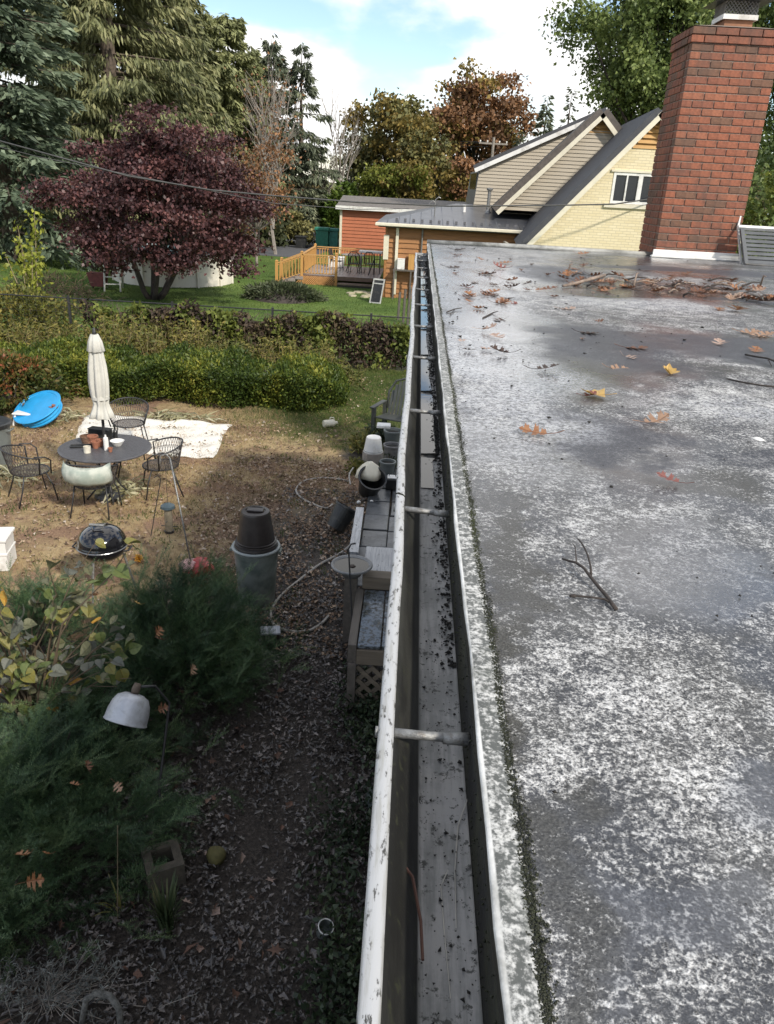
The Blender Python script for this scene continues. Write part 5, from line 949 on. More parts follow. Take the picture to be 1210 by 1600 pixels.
for (x0, x1, y0, y1, n, h, lab) in ((-9.6, -7.3, 16.6, 18.8, 170, .75, 'tangle of green and straw weeds behind the hedge near the sapling'), (-7.3, -4.6, 16.7, 18.7, 260, .95, 'tall yellow goldenrod stems gone to seed behind the parasol'), (-4.6, -1.6, 16.8, 18.2, 200, .7, 'yellow-leaved weeds behind the end of the hedge'), (-2.6, -1.0, 16.2, 17.4, 60, .5, 'thin weeds at the open end of the hedge')):
    w = thing('weeds', lab, 'weeds', ((x0+x1)/2, (y0+y1)/2, 0)); b = MB(); PP = []; DD = []
    for k in range(n):
        x, y = rnd.uniform(x0, x1)-(x0+x1)/2, rnd.uniform(y0, y1)-(y0+y1)/2; hh = h*rnd.uniform(.5, 1.15); a, c_ = rnd.gauss(0, .14), rnd.gauss(0, .1); b.tube([(x, y, 0), (x+a*.5, y+c_*.5, hh*.6), (x+a*1.3, y+c_*1.3, hh)], [.006, .005, .003], 3, False)
        for q in range(20): u = rnd.uniform(.15, 1.03)**.7; PP.append((x+a*u*1.2, y+c_*u*1.2, hh*u)); DD.append((rnd.gauss(0, 1), rnd.gauss(0, 1), rnd.gauss(.2, .5)))
    b.build('stems', M['weedstem'], w); leafquads('leaves', np.array(PP), np.array(DD), nr.uniform(.06, .15, len(PP)), nr.uniform(.02, .05, len(PP)), M['weed'], w)
fe = thing('wire_fence', 'black metal post and wire fence along the lawn, half buried in vines', 'fence', (0, 19, 0)); b = MB()
for px in (-13.2, -10.8, -8.4, -5.85, -3.4, -1.0, 1.2): MB().box(px-.025, px+.025, -.025, .025, 0, 1.28).build('post', IR, fe)
MB().tube([(-14, 0, 1.22), (1.4, 0, 1.22)], .016, 5).build('top_rail', IR, fe)
for k in range(9): b.tube([(-14, .0, .1+k*.13), (1.4, .0, .1+k*.13)], .003, 3, False)
for k in range(100): b.tube([(-14+k*.154, .006, .05), (-14+k*.154, .006, 1.22)], .003, 3, False)
tag(b.build('wire_mesh', IR, fe), kind='stuff')
M['vine_brown'] = foliage('vine_brown', [(0, (.022, .015, .012)), (.5, (.06, .04, .028)), (.8, (.10, .075, .04)), (1, (.15, .15, .045))], 1.2, .1, .7, .45)
M['vine_green'] = foliage('vine_green', [(0, (.06, .08, .02)), (.5, (.14, .17, .035)), (1, (.30, .32, .07))], 1.2, .3, .6, .4)
vn = thing('vine_tangle', 'withered brown and green vines smothering the wire fence', 'vine', (-3, 18.9, 0)); n = 15000
x_ = nr.uniform(-5.0, 3.6, n); hh = 1.12+.10*np.sin(x_*1.9)+.07*np.sin(x_*5.3+2)+.05*np.sin(x_*9.7); z_ = hh*nr.uniform(0, 1, n)**.6; y_ = nr.normal(0, .14, n)-.30*(1-z_/1.3)*nr.random(n)*(1+.5*np.sin(x_*4)); thin = nr.random(n) < np.clip((x_+5.6)/2.2, .12, 1); P = np.stack([x_, y_, z_], 1)[thin]
gsel = (np.sin(P[:, 0]*2.7)+np.sin(P[:, 0]*6.1+P[:, 2]*4)+nr.normal(0, .5, len(P))) > .55
leafquads('withered_leaves', P[~gsel], nr.normal(size=((~gsel).sum(), 3))+np.array([0, -.3, -.6]), nr.uniform(.07, .15, (~gsel).sum()), nr.uniform(.04, .09, (~gsel).sum()), M['vine_brown'], vn)
leafquads('green_leaves', P[gsel]+np.array([0, -.06, .03]), nr.normal(size=(gsel.sum(), 3))+np.array([0, -.4, -.3]), nr.uniform(.08, .16, gsel.sum()), nr.uniform(.06, .11, gsel.sum()), M['vine_green'], vn)
b = MB()
for k in range(90): x0 = rnd.uniform(-4.8, 3.4); b.tube([(x0, rnd.gauss(-.15, .1), 0), (x0+rnd.gauss(0, .2), rnd.gauss(-.05, .1), .6), (x0+rnd.gauss(0, .4), rnd.gauss(0, .08), 1.15)], [.010, .008, .005], 4, False)
b.build('stems', M['bark'], vn)
q = at(62, 515); sg = thing('sapling', 'slender sapling with bright yellow-green leaves beside the purple maple', 'sapling', (q.x, q.y, 0)); b = MB(); PP = []
for k in range(9):
    dx, dy, hh = rnd.gauss(0, .22), rnd.gauss(0, .15), rnd.uniform(1.3, 2.9) if k else 3.05; b.tube([(dx*.3, dy*.3, 0), (dx*.7, dy, hh*.5), (dx*1.5+.12, dy, hh)], [.022, .016, .006], 5)
    for _ in range(85 if k < 4 else 42): u = rnd.uniform(.30, 1.0); PP.append((dx*.3+dx*1.2*u+.12*u*u+rnd.gauss(0, .14*(1.15-u*.7)), dy+rnd.gauss(0, .12), hh*u))
b.build('stems', plain('sapling_bark', (.25, .20, .12), .8), sg); n = len(PP); M['lime'] = foliage('lime_leaf', [(0, (.16, .18, .03)), (.5, (.30, .33, .05)), (1, (.46, .46, .09))], 2, .4, .5, .3)
leafquads('leaves', np.array(PP), nr.normal(size=(n, 3))+np.array([0, 0, -.2]), nr.uniform(.10, .17, n), nr.uniform(.07, .11, n), M['lime'], sg)
q = at(60, 500); br = thing('dead_brush', 'mound of bare brown brush at the foot of the sapling', 'brush', (q.x-.1, q.y+1.0, 0)); P, d = leafcloud(2600, (0, 0, .5), (1.7, .8, .75), .4, 9, .2); P[:, 2] = np.abs(P[:, 2]); leafquads('twigs', P, d+nr.normal(size=d.shape), nr.uniform(.12, .3, len(P)), .02, M['vine_brown'], br)
q = at(25, 530); br = thing('vine_bush', 'green vine-covered bush at the left end of the fence', 'bush', (q.x, q.y, 0)); P, d = leafcloud(3600, (0, 0, .5), (1.7, .7, .8), .4, 19, .3); P[:, 2] = np.abs(P[:, 2]); leafquads('leaves', P, d+nr.normal(size=d.shape), nr.uniform(.08, .16, len(P)), .07, M['weed'], br)

# low dark ground cover and herbs along the foot of the wall
M['vinca'] = foliage('ground_cover_leaf', [(0, (.010, .018, .010)), (.5, (.03, .048, .024)), (.85, (.07, .095, .05)), (1, (.15, .17, .10))], 2, .15, .4, .4)
n = 5200; x_ = np.clip(nr.normal(-.12, .16, n), -.5, .34); y_ = nr.uniform(2.6, 6.0, n); dn = np.sin(y_*5)+np.sin(x_*9+y_*3); k_ = dn+nr.normal(0, .7, n) > -.3; P = np.stack([x_, y_, nr.uniform(.02, .16, n)], 1)[k_]
tag(leafquads('ground_cover', P, nr.normal(size=P.shape)+np.array([0, 0, .3]), nr.uniform(.03, .07, len(P)), nr.uniform(.015, .035, len(P)), M['vinca']), 'dark low ground cover along the foot of the house wall', kind='stuff')
for (px, py, r_, n, m, lab) in ((566, 706, .34, 800, 'weed', 'olive herb clump beside the white upright pipe'), (592, 690, .28, 600, 'vinca', 'dark green clump in front of the slatted garden chair'), (604, 735, .2, 400, 'vinca', 'dark clump between the pots by the wall'), (556, 738, .22, 300, 'weed', 'thin straggly clump left of the black tub')):
    q = at(px, py); th = thing('herb_clump', lab, 'plant', (q.x, q.y, 0)); b = MB(); PP = []
    for k in range(n//12):
        x, y, h_ = rnd.gauss(0, r_*.42), rnd.gauss(0, r_*.5), r_*rnd.uniform(.4, 1.0); b.tube([(x*.25, y*.25, 0), (x*.7, y*.7, h_*.6), (x, y, h_)], [.005, .004, .002], 3, False)
        for i in range(12): u = rnd.uniform(.25, 1.02); PP.append((x*(.25+.75*u)+rnd.gauss(0, .02), y*(.25+.75*u)+rnd.gauss(0, .02), max(.015, h_*u+rnd.gauss(0, .02))))
    b.build('stems', M['weedstem'], th); P = np.array(PP); leafquads('leaves', P, nr.normal(size=P.shape)+np.array([0, 0, .6]), nr.uniform(.05, .11, len(P)), nr.uniform(.015, .04, len(P)), M[m], th)
# ---------------------------------------------------------------- pool, deck, shed, neighbour's house
pl = thing('swimming_pool', 'round above-ground pool with white wall and teal cover behind the purple maple', 'pool', (-10.0, 33.0, 0)); pw = plain('pool_wall', (.74, .70, .62), .5, .06, 2, .03); RP = 2.4
b = MB(); nseg = 20
MB().lathe([(RP, .02), (RP, 1.20), (RP-.04, 1.20), (RP-.04, .02)], 60, closed=True).build('pool_wall', pw, pl, smooth=False)
tq = plain('teal_cover', (.13, .21, .22), .5, .15, 2, .1); MB().lathe([(RP-.06, 1.22), (RP*.6, 1.24), (0, 1.23)][::1], 40).build('cover', tq, pl); MB().lathe([(RP+.05, 1.205), (RP+.05, 1.25), (RP-.12, 1.25), (RP-.12, 1.205)], 60, closed=True).build('top_rail', plain('pool_rail', (.50, .54, .56), .45), pl)
for k in range(14): a = k*2*math.pi/14; MB().box(-.05, .05, -.03, .03, 0, 1.2, M=Matrix.Translation(((RP+.035)*math.cos(a), (RP+.035)*math.sin(a), 0)) @ Matrix.Rotation(a+math.pi/2, 4, 'Z')).build('upright', pw, pl)
q = at(172, 452); q.x += .2; ld = thing('pool_ladder', 'white A-frame pool ladder with arched rails beside the pool', 'ladder', (q.x, q.y-.1, 0), R(15))
for s_ in (-.28, .28): MB().tube([(s_, -.55, 0), (s_*.9, -.2, 1.0), (s_*.9, -.12, 1.45), (s_*.9, .05, 1.62), (s_*.9, .2, 1.45), (s_*.9, .3, 1.0), (s_, .55, 0)], .035, 6).build('side_rail', wp, ld, smooth=True)
for k in range(4): MB().box(-.27, .27, -.48+.1*k, -.38+.1*k, .25+.24*k, .28+.24*k).build('rung', wp, ld)
q = at(155, 452); rd = thing('garden_cart', 'dark red plastic cart parked by the pool ladder', 'cart', (q.x, q.y, 0)); rd.scale = (.62, .62, .8); MB().prism([(-.35, -.3, .15), (.35, -.3, .15), (.55, -.35, .75), (-.55, -.35, .75)], (0, .7, 0)).build('tray', plain('dark_red', (.16, .04, .04), .6, .3), rd); MB().tube([(-.3, 0, .14), (.3, 0, .14)], .03, 6).build('axle', IR, rd); 
for s_ in (-1, 1): MB().lathe([(0, -.03), (.15, -.03), (.17, 0), (.15, .03), (0, .03)], 16, M=Matrix.Translation((s_*.33, 0, .17)) @ Matrix.Rotation(R(90), 4, 'Y')).build('wheel', IR, rd)
jm = at(440, 470); ju = thing('juniper', 'low spreading grey-green juniper mound on the lawn', 'shrub', (jm.x, jm.y+.4, 0)); P, d = leafcloud(5200, (0, 0, .12), (1.45, 1.0, .46), .3, 4, .4); P[:, 2] = np.abs(P[:, 2]); M['juniper'] = foliage('juniper_leaf', [(0, (.03, .045, .02)), (.6, (.08, .10, .05)), (1, (.17, .18, .10))], 2, .15); leafquads('foliage', P, d*np.array([1, 1, .5])+nr.normal(size=d.shape)*.4+np.array([0, 0, .25]), nr.uniform(.12, .25, len(P)), .05, M['juniper'], ju, bend=.05); MB().lathe([(1.2, .0), (.9, .22), (0, .36)], 20).build('stems', M['bark_dark'], ju)
# deck
dw = wood('cedar', (.56, .30, .09), .65, 2, .2); dl = wood('cedar_rail', (.54, .30, .10), .65, 0, .2); dfl = wood('deck_grey', (.33, .28, .26), .35, 1, .2)
DK = thing('wooden_deck', 'golden cedar deck with baluster rails, lattice skirt and side stair', 'deck', (0, 0, 0)); DF = .40; Yf, Yb = 34.2, 38.7; Xl, Xr = -4.85, -1.5
n = 24
for k in range(n): w_ = (Xr-Xl)/n; MB().box(Xl+k*w_, Xl+(k+1)*w_-.012, Yf, Yb, DF-.03, DF+rnd.uniform(0, .003)).build('floorboard', dfl, DK)
MB().box(Xl-.02, Xr, Yf-.05, Yf-.005, DF-.16, DF+.002).build('rim_board', plain('brown_board', (.15, .10, .075), .6), DK)
def rail(x0, y0, x1, y1, za, zb_, ends=(1, 1)):
    d_ = Vector((x1-x0, y1-y0, 0)); ln = d_.length; d_.normalize(); nn = Vector((-d_.y, d_.x, 0)); k = int(ln/.125)
    for t0, t1, w in ((.80, .84, .055), (.72, .755, .02), (.06, .095, .02)):
        A, B = Vector((x0, y0, za+t0)), Vector((x1, y1, zb_+t0)); MB().prism([A-nn*w, B-nn*w, B+nn*w, A+nn*w], (0, 0, t1-t0)).build('rail', dl, DK)
    for i in range(1, k):
        u = i/k; p = Vector((x0, y0, 0)).lerp(Vector((x1, y1, 0)), u); zz_ = za+(zb_-za)*u; o = link('baluster', BAL, DK, (p.x-nn.x*.036, p.y-nn.y*.036, zz_+.07))
    for e, (x, y, z) in zip(ends, ((x0, y0, za), (x1, y1, zb_))):
        if e: MB().box(x-.055, x+.055, y-.055, y+.055, z-.40 if z > .2 else 0, z+.92, .008).build('post', dw, DK); MB().add([(x-.07, y-.07, z+.921), (x+.07, y-.07, z+.921), (x+.07, y+.07, z+.921), (x-.07, y+.07, z+.921), (x, y, z+.97)], [(3, 2, 1, 0), (0, 1, 4), (1, 2, 4), (2, 3, 4), (3, 0, 4)]).build('post_cap', dw, DK)
BAL = bpy.data.meshes.new('baluster'); bb = MB().box(-.018, .018, -.018, .018, 0, .70); BAL.from_pydata(bb.v, [], bb.f); BAL.materials.append(dw)
A_ = at(432, 443); C_ = at(528, 441)
rail(A_.x, 34.0, Xl, Yf, .0, DF); rail(Xl, Yf, C_.x+.05, Yf, DF, DF, (0, 1)); rail(Xl, Yf+.1, Xl, Yb, DF, DF, (0, 1)); rail(Xl+.1, Yb, Xr, Yb, DF, DF, (0, 1)); rail(A_.x, 35.3, Xl-.06, 35.3, 0, DF, (1, 0))
for k in range(3): x = A_.x+.1+k*.34; MB().box(x, x+.33, 34.1, 35.2, .10*k, .10*k+.13).build('stair_tread', dfl, DK)
b = MB()
for k in range(-4, 34):
    for s_ in (1, -1):
        A = Vector((Xl-.2+k*.09, Yf-.07-(.007 if s_ > 0 else 0), .0 if s_ > 0 else DF-.04)); B = A+Vector((DF-.04, 0, s_*(DF-.04)))
        if A.x < Xl-.35 or B.x > C_.x+.1: continue
        dd = (B-A).normalized(); nn = dd.cross(Vector((0, 1, 0)))*.016; b.prism([A-nn, B-nn, B+nn, A+nn], (0, .006, 0))
tag(b.build('lattice', plain('lattice_wood', (.50, .25, .09), .65), DK), kind='stuff')
MB().box(C_.x+.15, Xr-.1, Yf-.40, Yf-.055, .10, .16).build('stair_tread', plain('step_brown', (.20, .145, .11), .6), DK); MB().box(C_.x+.15, Xr-.1, Yf-.38, Yf-.34, 0, .099).build('riser', M['dark_plastic'], DK)
# deck furniture
fz = DF+.003
q = thing('deck_table', 'round patio table on the deck with dark metal rim', 'table', (-2.85, 36.6, fz)); MB().lathe([(0, .70), (.52, .70), (.54, .715), (.52, .73), (0, .73)], 26).build('tabletop', plain('glass_top', (.32, .33, .33), .15), q)
for k in range(4): a = k*1.57+.7; MB().tube([(.12*math.cos(a), .12*math.sin(a), .70), (.38*math.cos(a), .38*math.sin(a), 0)], .018, 5).build('leg', IR, q)
def dchair(label, x, y, rz, pr=[None]):
    if pr[0]: return dup(pr[0], (x, y, fz), rz, label)
    c = thing('deck_chair', label, 'chair', (x, y, fz), rz, 'metal chairs on the deck'); MB().box(-.25, .25, -.25, .22, .40, .43, .01).build('seat', M['dk_green'], c)
    for k in range(-3, 4): MB().tube([(k*.075, .22, .43), (k*.07, .30, .92-.02*abs(k))], .011, 4).build('back_slat', IR, c)
    MB().tube([(-.26, .22, .42), (-.25, .29, .80), (-.12, .31, .93), (.12, .31, .93), (.25, .29, .80), (.26, .22, .42)], .02, 5).build('back_frame', IR, c)
    for sx in (-1, 1):
        for sy_ in (-1, 1): MB().tube([(sx*.23, sy_*.21, .40), (sx*.26, sy_*.25, 0)], .015, 5).build('leg', IR, c)
        MB().tube([(sx*.26, .25, .64), (sx*.28, -.2, .62), (sx*.26, -.22, .41)], .015, 5).build('arm', IR, c)
    pr[0] = c
dchair('metal chair left of the deck table', -3.6, 36.5, 1.4); dchair('metal chair in front of the deck table', -2.7, 35.8, 3.0); dchair('dark round-backed metal chair by the house end of the deck', -1.95, 36.0, 2.7)
q = thing('grill_table', 'white-covered table at the back of the deck by the house', 'table', (-2.1, 38.1, fz)); MB().box(-.6, .5, -.35, .35, .72, .80, .01).build('tabletop', wp, q)
for sx in (-.5, .4):
    for sy_ in (-.28, .28): MB().box(sx-.02, sx+.02, sy_-.02, sy_+.02, 0, .719).build('leg', M['galv'], q)
q = thing('folded_stand', 'dark folded metal stand leaning on the deck', 'stand', (-1.95, 35.3, fz)); MB().tube([(-.12, 0, 0), (.14, .1, .75)], .028, 6).build('bar', IR, q); MB().tube([(.1, 0, 0), (.12, .1, .7)], .02, 6).build('bar', IR, q)
q = thing('cooler', 'white cooler box at the left back of the deck', 'cooler', (-3.7, 38.0, fz)); MB().box(-.4, .3, -.22, .22, 0, .42, .02).build('cooler_body', wp, q); MB().box(-.42, .32, -.24, .24, .421, .48, .02).build('lid', wp, q)
# flat stepping stones by the step
for k in range(14):
    px, py = 548+rnd.uniform(0, 42), 455+rnd.uniform(0, 14); q = at(px, py, .02); w_ = rnd.uniform(.1, .22)
    tag(MB().lathe([(w_, 0), (w_*.95, .04), (0, .045)], 7, wob=lambda a, j: 1+.15*math.sin(a*2+k)).build('stepping_stone', plain('flagstone', (.42, .38, .26), .8, .2, 8, .2) if k == 0 else bpy.data.materials['flagstone'], loc=(q.x, q.y, .012)), 'pale flat stone in the grass before the deck step, %s' % ('on its left side' if px < 562 else 'in the middle' if px < 576 else 'toward the wooden wing'), 'stone', 'stepping stones by the deck')
# neighbour's shed
SX0, SX1, SY0, SY1 = -4.75, 3.2, 50.0, 55.0; sh = thing('shed', 'orange-sided outbuilding with grey shingle roof beyond the deck', 'shed', (0, 0, 0))
os_ = plain('orange_siding', (.40, .125, .055), .6, .1, 1.5, .05); b = MB(); MB().box(SX0+.03, SX1, SY0+.04, SY1, 0, 2.75).build('wall_core', os_, sh)
for k in range(14): MB().add([(SX0, SY0-.01, .2*k), (SX1, SY0-.01, .2*k), (SX1, SY0+.03, .2*k+.196), (SX0, SY0+.03, .2*k+.196), (SX0, SY0+.035, .2*k), (SX1, SY0+.035, .2*k)], [(0, 1, 2, 3), (4, 5, 1, 0)]).build('siding_board', os_, sh)
t = NT('shingle'); P = t.P(); n = t.noise(2.5, 5, .6); bk_ = t.n('ShaderNodeTexBrick'); t.set(bk_.inputs['Vector'], t.vmul(P, (1, .9, 1))); bk_.inputs['Scale'].default_value = 3.2; bk_.inputs['Color1'].default_value = (.17, .155, .14, 1); bk_.inputs['Color2'].default_value = (.25, .23, .21, 1); bk_.inputs['Mortar'].default_value = (.10, .09, .085, 1); bk_.inputs['Mortar Size'].default_value = .03
M['shingle'] = t.bsdf(t.mix(t.ma('MULTIPLY', n, .5), bk_.outputs['Color'], (.16, .15, .14)), .9, t.bump(bk_.outputs['Fac'], .5, .02))
rz_, ev = atY(538, 305, 54).z, 2.78
b = MB().prism([(SX0-.25, SY0-.35, ev), (SX0-.25, 54, rz_), (SX0-.25, 58.3, ev), (SX0-.25, 58.3, ev-.12), (SX0-.25, 54, rz_-.12), (SX0-.25, SY0-.35, ev-.12)], (SX1-SX0+.5, 0, 0)); b.build('roof', M['shingle'], sh)
MB().box(SX0-.28, SX1+.28, SY0-.40, SY0-.352, ev-.2, ev+.01).build('fascia', wp, sh); MB().box(SX0-.04, SX0+.10, SY0-.06, SY0-.012, 0, 2.7).build('corner_trim', M['cream'], sh)
def bin2(label, px, py, Y, w_, h, m, name='rubbish_bin'):
    q = atY(px, py, Y); c = thing(name, label, 'bin', (q.x, Y, .02)); MB().prism([(-w_*.42, -w_*.4, 0), (w_*.42, -w_*.4, 0), (w_*.42, w_*.4, 0), (-w_*.42, w_*.4, 0)], (0, 0, h*.85)).build('bin_body', m, c); MB().box(-w_*.5, w_*.5, -w_*.5, w_*.48, h*.851, h, .03).build('lid', m, c); MB().tube([(-w_*.4, w_*.5, h*.9), (w_*.4, w_*.5, h*.9)], .03, 5).build('handle', IR, c)
    for s_ in (-1, 1): MB().lathe([(0, -.03), (.1, -.03), (.1, .03), (0, .03)], 12, M=Matrix.Translation((s_*w_*.45, w_*.4, .1)) @ Matrix.Rotation(R(90), 4, 'Y')).build('wheel', IR, c)
bin2('green wheeled rubbish container beside the orange shed', 504, 380, 54, .95, 1.25, plain('bin_green', (.03, .22, .15), .4)); bin2('teal recycling container tucked against the orange shed', 521, 380, 54.5, .75, 1.2, plain('bin_teal', (.05, .26, .22), .4)); bin2('small black bin by the driveway with a pale lid', 471, 385, 52.5, .75, .75, M['black_plastic'])
# neighbour's house -------------------------------------------------
NH = thing('neighbour_house', 'neighbouring house with yellow brick gable, tan dormers and low metal-roofed wooden wing', 'house', (0, 0, 0))
M['osiding'] = wood('orange_wood', (.36, .165, .055), .6, 0, .25); M['mroof'] = plain('metal_roof', (.105, .11, .125), .35, .12, 2, .04, .3); M['dkroof'] = plain('dark_roof', (.055, .057, .065), .7, .2, 3, .1)
WY = 31.5; wl = at(600, 462).x; wr = 6.0; ez = 2.70
MB().box(wl+.05, wr, WY+.05, 38.6, 0, ez).build('wing_wall', M['osiding'], NH)
for k in range(14):
    z = k*.19
    MB().add([(wl, WY-.015, z), (wr, WY-.015, z), (wr, WY+.03, z+.187), (wl, WY+.03, z+.187), (wl, WY+.035, z), (wr, WY+.035, z), (wl, WY+.035, z+.187)], [(0, 1, 2, 3), (4, 5, 1, 0), (4, 0, 3, 6)]).build('siding_board', M['osiding'], NH)
for k in range(14):
    z = k*.19; x0 = wl
    MB().add([(x0-.015, WY+.09, z), (x0-.015, 38.6, z), (x0+.03, 38.6, z+.187), (x0+.03, WY+.09, z+.187)], [(3, 2, 1, 0)]).build('side_board', M['osiding'], NH)
MB().box(wl-.03, wl+.06, WY-.05, WY-.016, 0, ez).build('corner_trim', M['osiding'], NH)
# door and window on the deck side
sd2 = MB().box(wl-.05, wl-.016, WY+1.0, WY+2.6, .9, 2.3).build('side_window', wp, NH); MB().box(wl-.058, wl-.051, WY+1.06, WY+2.54, .96, 2.24).build('pane', plain('dark_glass', (.012, .014, .016), .06, .1), sd2)
# hipped metal roof over the wing
pA = atY(588, 347, WY-.35); pB = (wr, WY-.35, pA.z-.02); tl_ = atY(713, 318, 36.5); tr_ = (wr, 36.5, tl_.z+.05); bk0 = (wl-.35, 39.0, pA.z)
b = MB().add([tuple(pA), pB, tr_, tuple(tl_), bk0, (pA.x, pA.y, pA.z-.06), (pB[0], pB[1], pB[2]-.06), (bk0[0], bk0[1], bk0[2]-.06), (wr, 41.5, pA.z)], [(0, 1, 2, 3), (0, 3, 4), (0, 5, 6, 1), (0, 4, 7, 5), (3, 2, 8, 4)]); b.build('wing_roof', M['mroof'], NH)
nrm = (Vector(pB)-pA).cross(tl_-pA).normalized()
if nrm.z < 0: nrm = -nrm
def onroof(u, v): return (pA.lerp(Vector(pB), u)).lerp(tl_.lerp(Vector(tr_), u), v)+nrm*.004
for k in range(1, 18):
    u = k/18; xb = pA.x+(pB[0]-pA.x)*u; v1 = min(1, (xb-pA.x)/(tl_.x-pA.x)) if xb < tl_.x else 1; b = MB(); lo = pA.lerp(Vector(pB), u); d_ = Vector((0, tl_.y-pA.y, tl_.z-pA.z)); b.tube([lo+nrm*.012, lo+d_*v1*.98+nrm*.012], .014, 4); b.build('standing_seam', M['mroof'], NH)
for k in range(20):
    u = .10+.86*k/20; lo = pA.lerp(Vector(pB), u); d_ = Vector((0, tl_.y-pA.y, tl_.z-pA.z)); c = lo+d_*.10+nrm*.01
    if c.x < pA.x+.3: continue
    MB().prism([c+Vector((-.05, 0, 0)), c+Vector((.05, 0, 0)), c+Vector((.05, 0, 0))+nrm*.09, c+Vector((-.05, 0, 0))+nrm*.09], (0, .02, 0)).build('snow_guard', plain('guard_metal', (.2, .2, .21), .4, metal=.4) if k == 0 else bpy.data.materials.get('guard_metal', M['galv']), NH)
MB().box(pA.x-.02, wr, WY-.47, WY-.355, pA.z-.12, pA.z+.0, .02).build('wing_gutter', M['cream'], NH); MB().box(wl-.30, wr, WY-.35, WY-.02, ez-.06, ez-.03).build('soffit', M['dark_plastic'], NH)
q = atY(622, 358, WY-.10); MB().box(q.x-.06, q.x+.05, WY-.12, WY-.03, .15, pA.z-.13, .01).build('downspout', M['cream'], NH)
q = atY(660, 372, WY-.05); MB().tube([(q.x, WY-.07, .3), (q.x, WY-.07, ez-.08)], .035, 6).build('conduit', M['galv'], NH)
q = atY(604, 378, WY); MB().box(q.x-.10, q.x+.10, WY-.09, WY-.05, 1.45, 2.35).build('shutter_board', M['cream'], NH)
q = atY(720, 322, 35.0); c = onroof((q.x-pA.x)/(pB[0]-pA.x), .62); MB().tube([c, c+Vector((0, 0, .85))], .07, 12).build('vent_pipe', M['galv'], NH); MB().lathe([(.07, .84), (.12, .86), (.13, .93), (.08, .96), (0, .97)], 14, c=tuple(c)).build('vent_cap', M['galv'], NH); MB().lathe([(.18, -.06), (.09, .1), (.075, .12)], 14, c=tuple(c)).build('vent_boot', M['galv'], NH)
c = onroof(.17, .35); MB().tube([c-Vector((0, 0, .05)), c+Vector((0, 0, .62)), c+Vector((.12, 0, .72)), c+Vector((.2, 0, .68))], .025, 6).build('mast', M['galv'], NH); MB().tube([c+Vector((-.25, 0, .45)), c+Vector((-.1, 0, .58)), c+Vector((0, 0, .5))], .02, 5).build('bracket', M['galv'], NH)
c = onroof(.27, .6); MB().tube([c-Vector((0, 0, .05)), c+Vector((0, 0, .28))], .07, 10).build('vent_pipe', M['white_paint'], NH)
# yellow brick gable facing us
GY = 27.2
ap = atY(1031, 176, GY); lo = atY(818, 388, GY); rt = (2*ap.x-lo.x, lo.z)
t = NT('yellow_brick'); bk_ = t.n('ShaderNodeTexBrick'); xx = t.xyz(); cbn = t.n('ShaderNodeCombineXYZ'); t.set(cbn.inputs[0], xx[0]); t.set(cbn.inputs[1], xx[2]); t.set(bk_.inputs['Vector'], cbn.outputs[0])
bk_.inputs['Scale'].default_value = 1.0; bk_.inputs['Brick Width'].default_value = .24; bk_.inputs['Row Height'].default_value = .082; bk_.inputs['Mortar Size'].default_value = .008; bk_.inputs['Color1'].default_value = (.68, .585, .37, 1); bk_.inputs['Color2'].default_value = (.76, .67, .46, 1); bk_.inputs['Mortar'].default_value = (.52, .45, .31, 1)
n = t.noise(2, 5, .6); M['ybrick'] = t.bsdf(t.mix(t.ma('MULTIPLY', n, .4), bk_.outputs['Color'], (.66, .57, .38)), .85, t.bump(t.ma('SUBTRACT', 1, bk_.outputs['Fac']), .5, .012))
wz = lo.z-.1
w0, w1 = atY(960, 270, GY), atY(1022, 312, GY); wx0, wx1, wz0, wz1 = w0.x, w0.x+1.75, atY(965, 318, GY).z, atY(965, 269, GY).z
lz = atY(1000, 232, GY).z
def gx_(z, inset=.12): return lo.x+(z-lo.z)/(ap.z-lo.z)*(ap.x-lo.x)+inset
b = MB()
def wallpoly(p): b.prism([(x, GY, z) for x, z in p], (0, .12, 0))
mir = lambda x: 2*ap.x-x
wallpoly([(gx_(lo.z), 0), (mir(gx_(lo.z)), 0), (mir(gx_(lo.z)), lo.z), (mir(gx_(wz0)), wz0), (gx_(wz0), wz0), (gx_(lo.z), lo.z)])
wallpoly([(gx_(wz0), wz0+.0005), (wx0, wz0+.0005), (wx0, wz1), (gx_(wz1), wz1)]); wallpoly([(wx1, wz0+.0005), (mir(gx_(wz0)), wz0+.0005), (mir(gx_(wz1)), wz1), (wx1, wz1)])
wallpoly([(gx_(wz1), wz1+.0005), (mir(gx_(wz1)), wz1+.0005), (mir(gx_(lz)), lz), (gx_(lz), lz)])
b.build('brick_gable', M['ybrick'], NH)
ls = plain('louvre_wood', (.50, .29, .10), .6, .1, 3, .05); z = lz; k = 0
while z < ap.z-.12: 
    x0 = gx_(z+.13, .14); MB().add([(x0, GY-.03, z), (mir(x0), GY-.03, z), (mir(x0), GY+.05, z+.15), (x0, GY+.05, z+.15), (x0, GY+.05, z), (mir(x0), GY+.05, z)], [(0, 1, 2, 3), (4, 5, 1, 0)]).build('slat', ls, NH); z += .152
b = MB().prism([(gx_(lz), GY+.06, lz), (mir(gx_(lz)), GY+.06, lz), (ap.x, GY+.06, ap.z-.05)], (0, .05, 0)); b.build('louvre_backing', M['dark_plastic'], NH)
wn_ = bpy.data.objects.new('window', None); COL.objects.link(wn_); wn_.parent = NH
wmid = (wx0+wx1)/2
b = MB(); fy = (GY-.02, GY+.06)
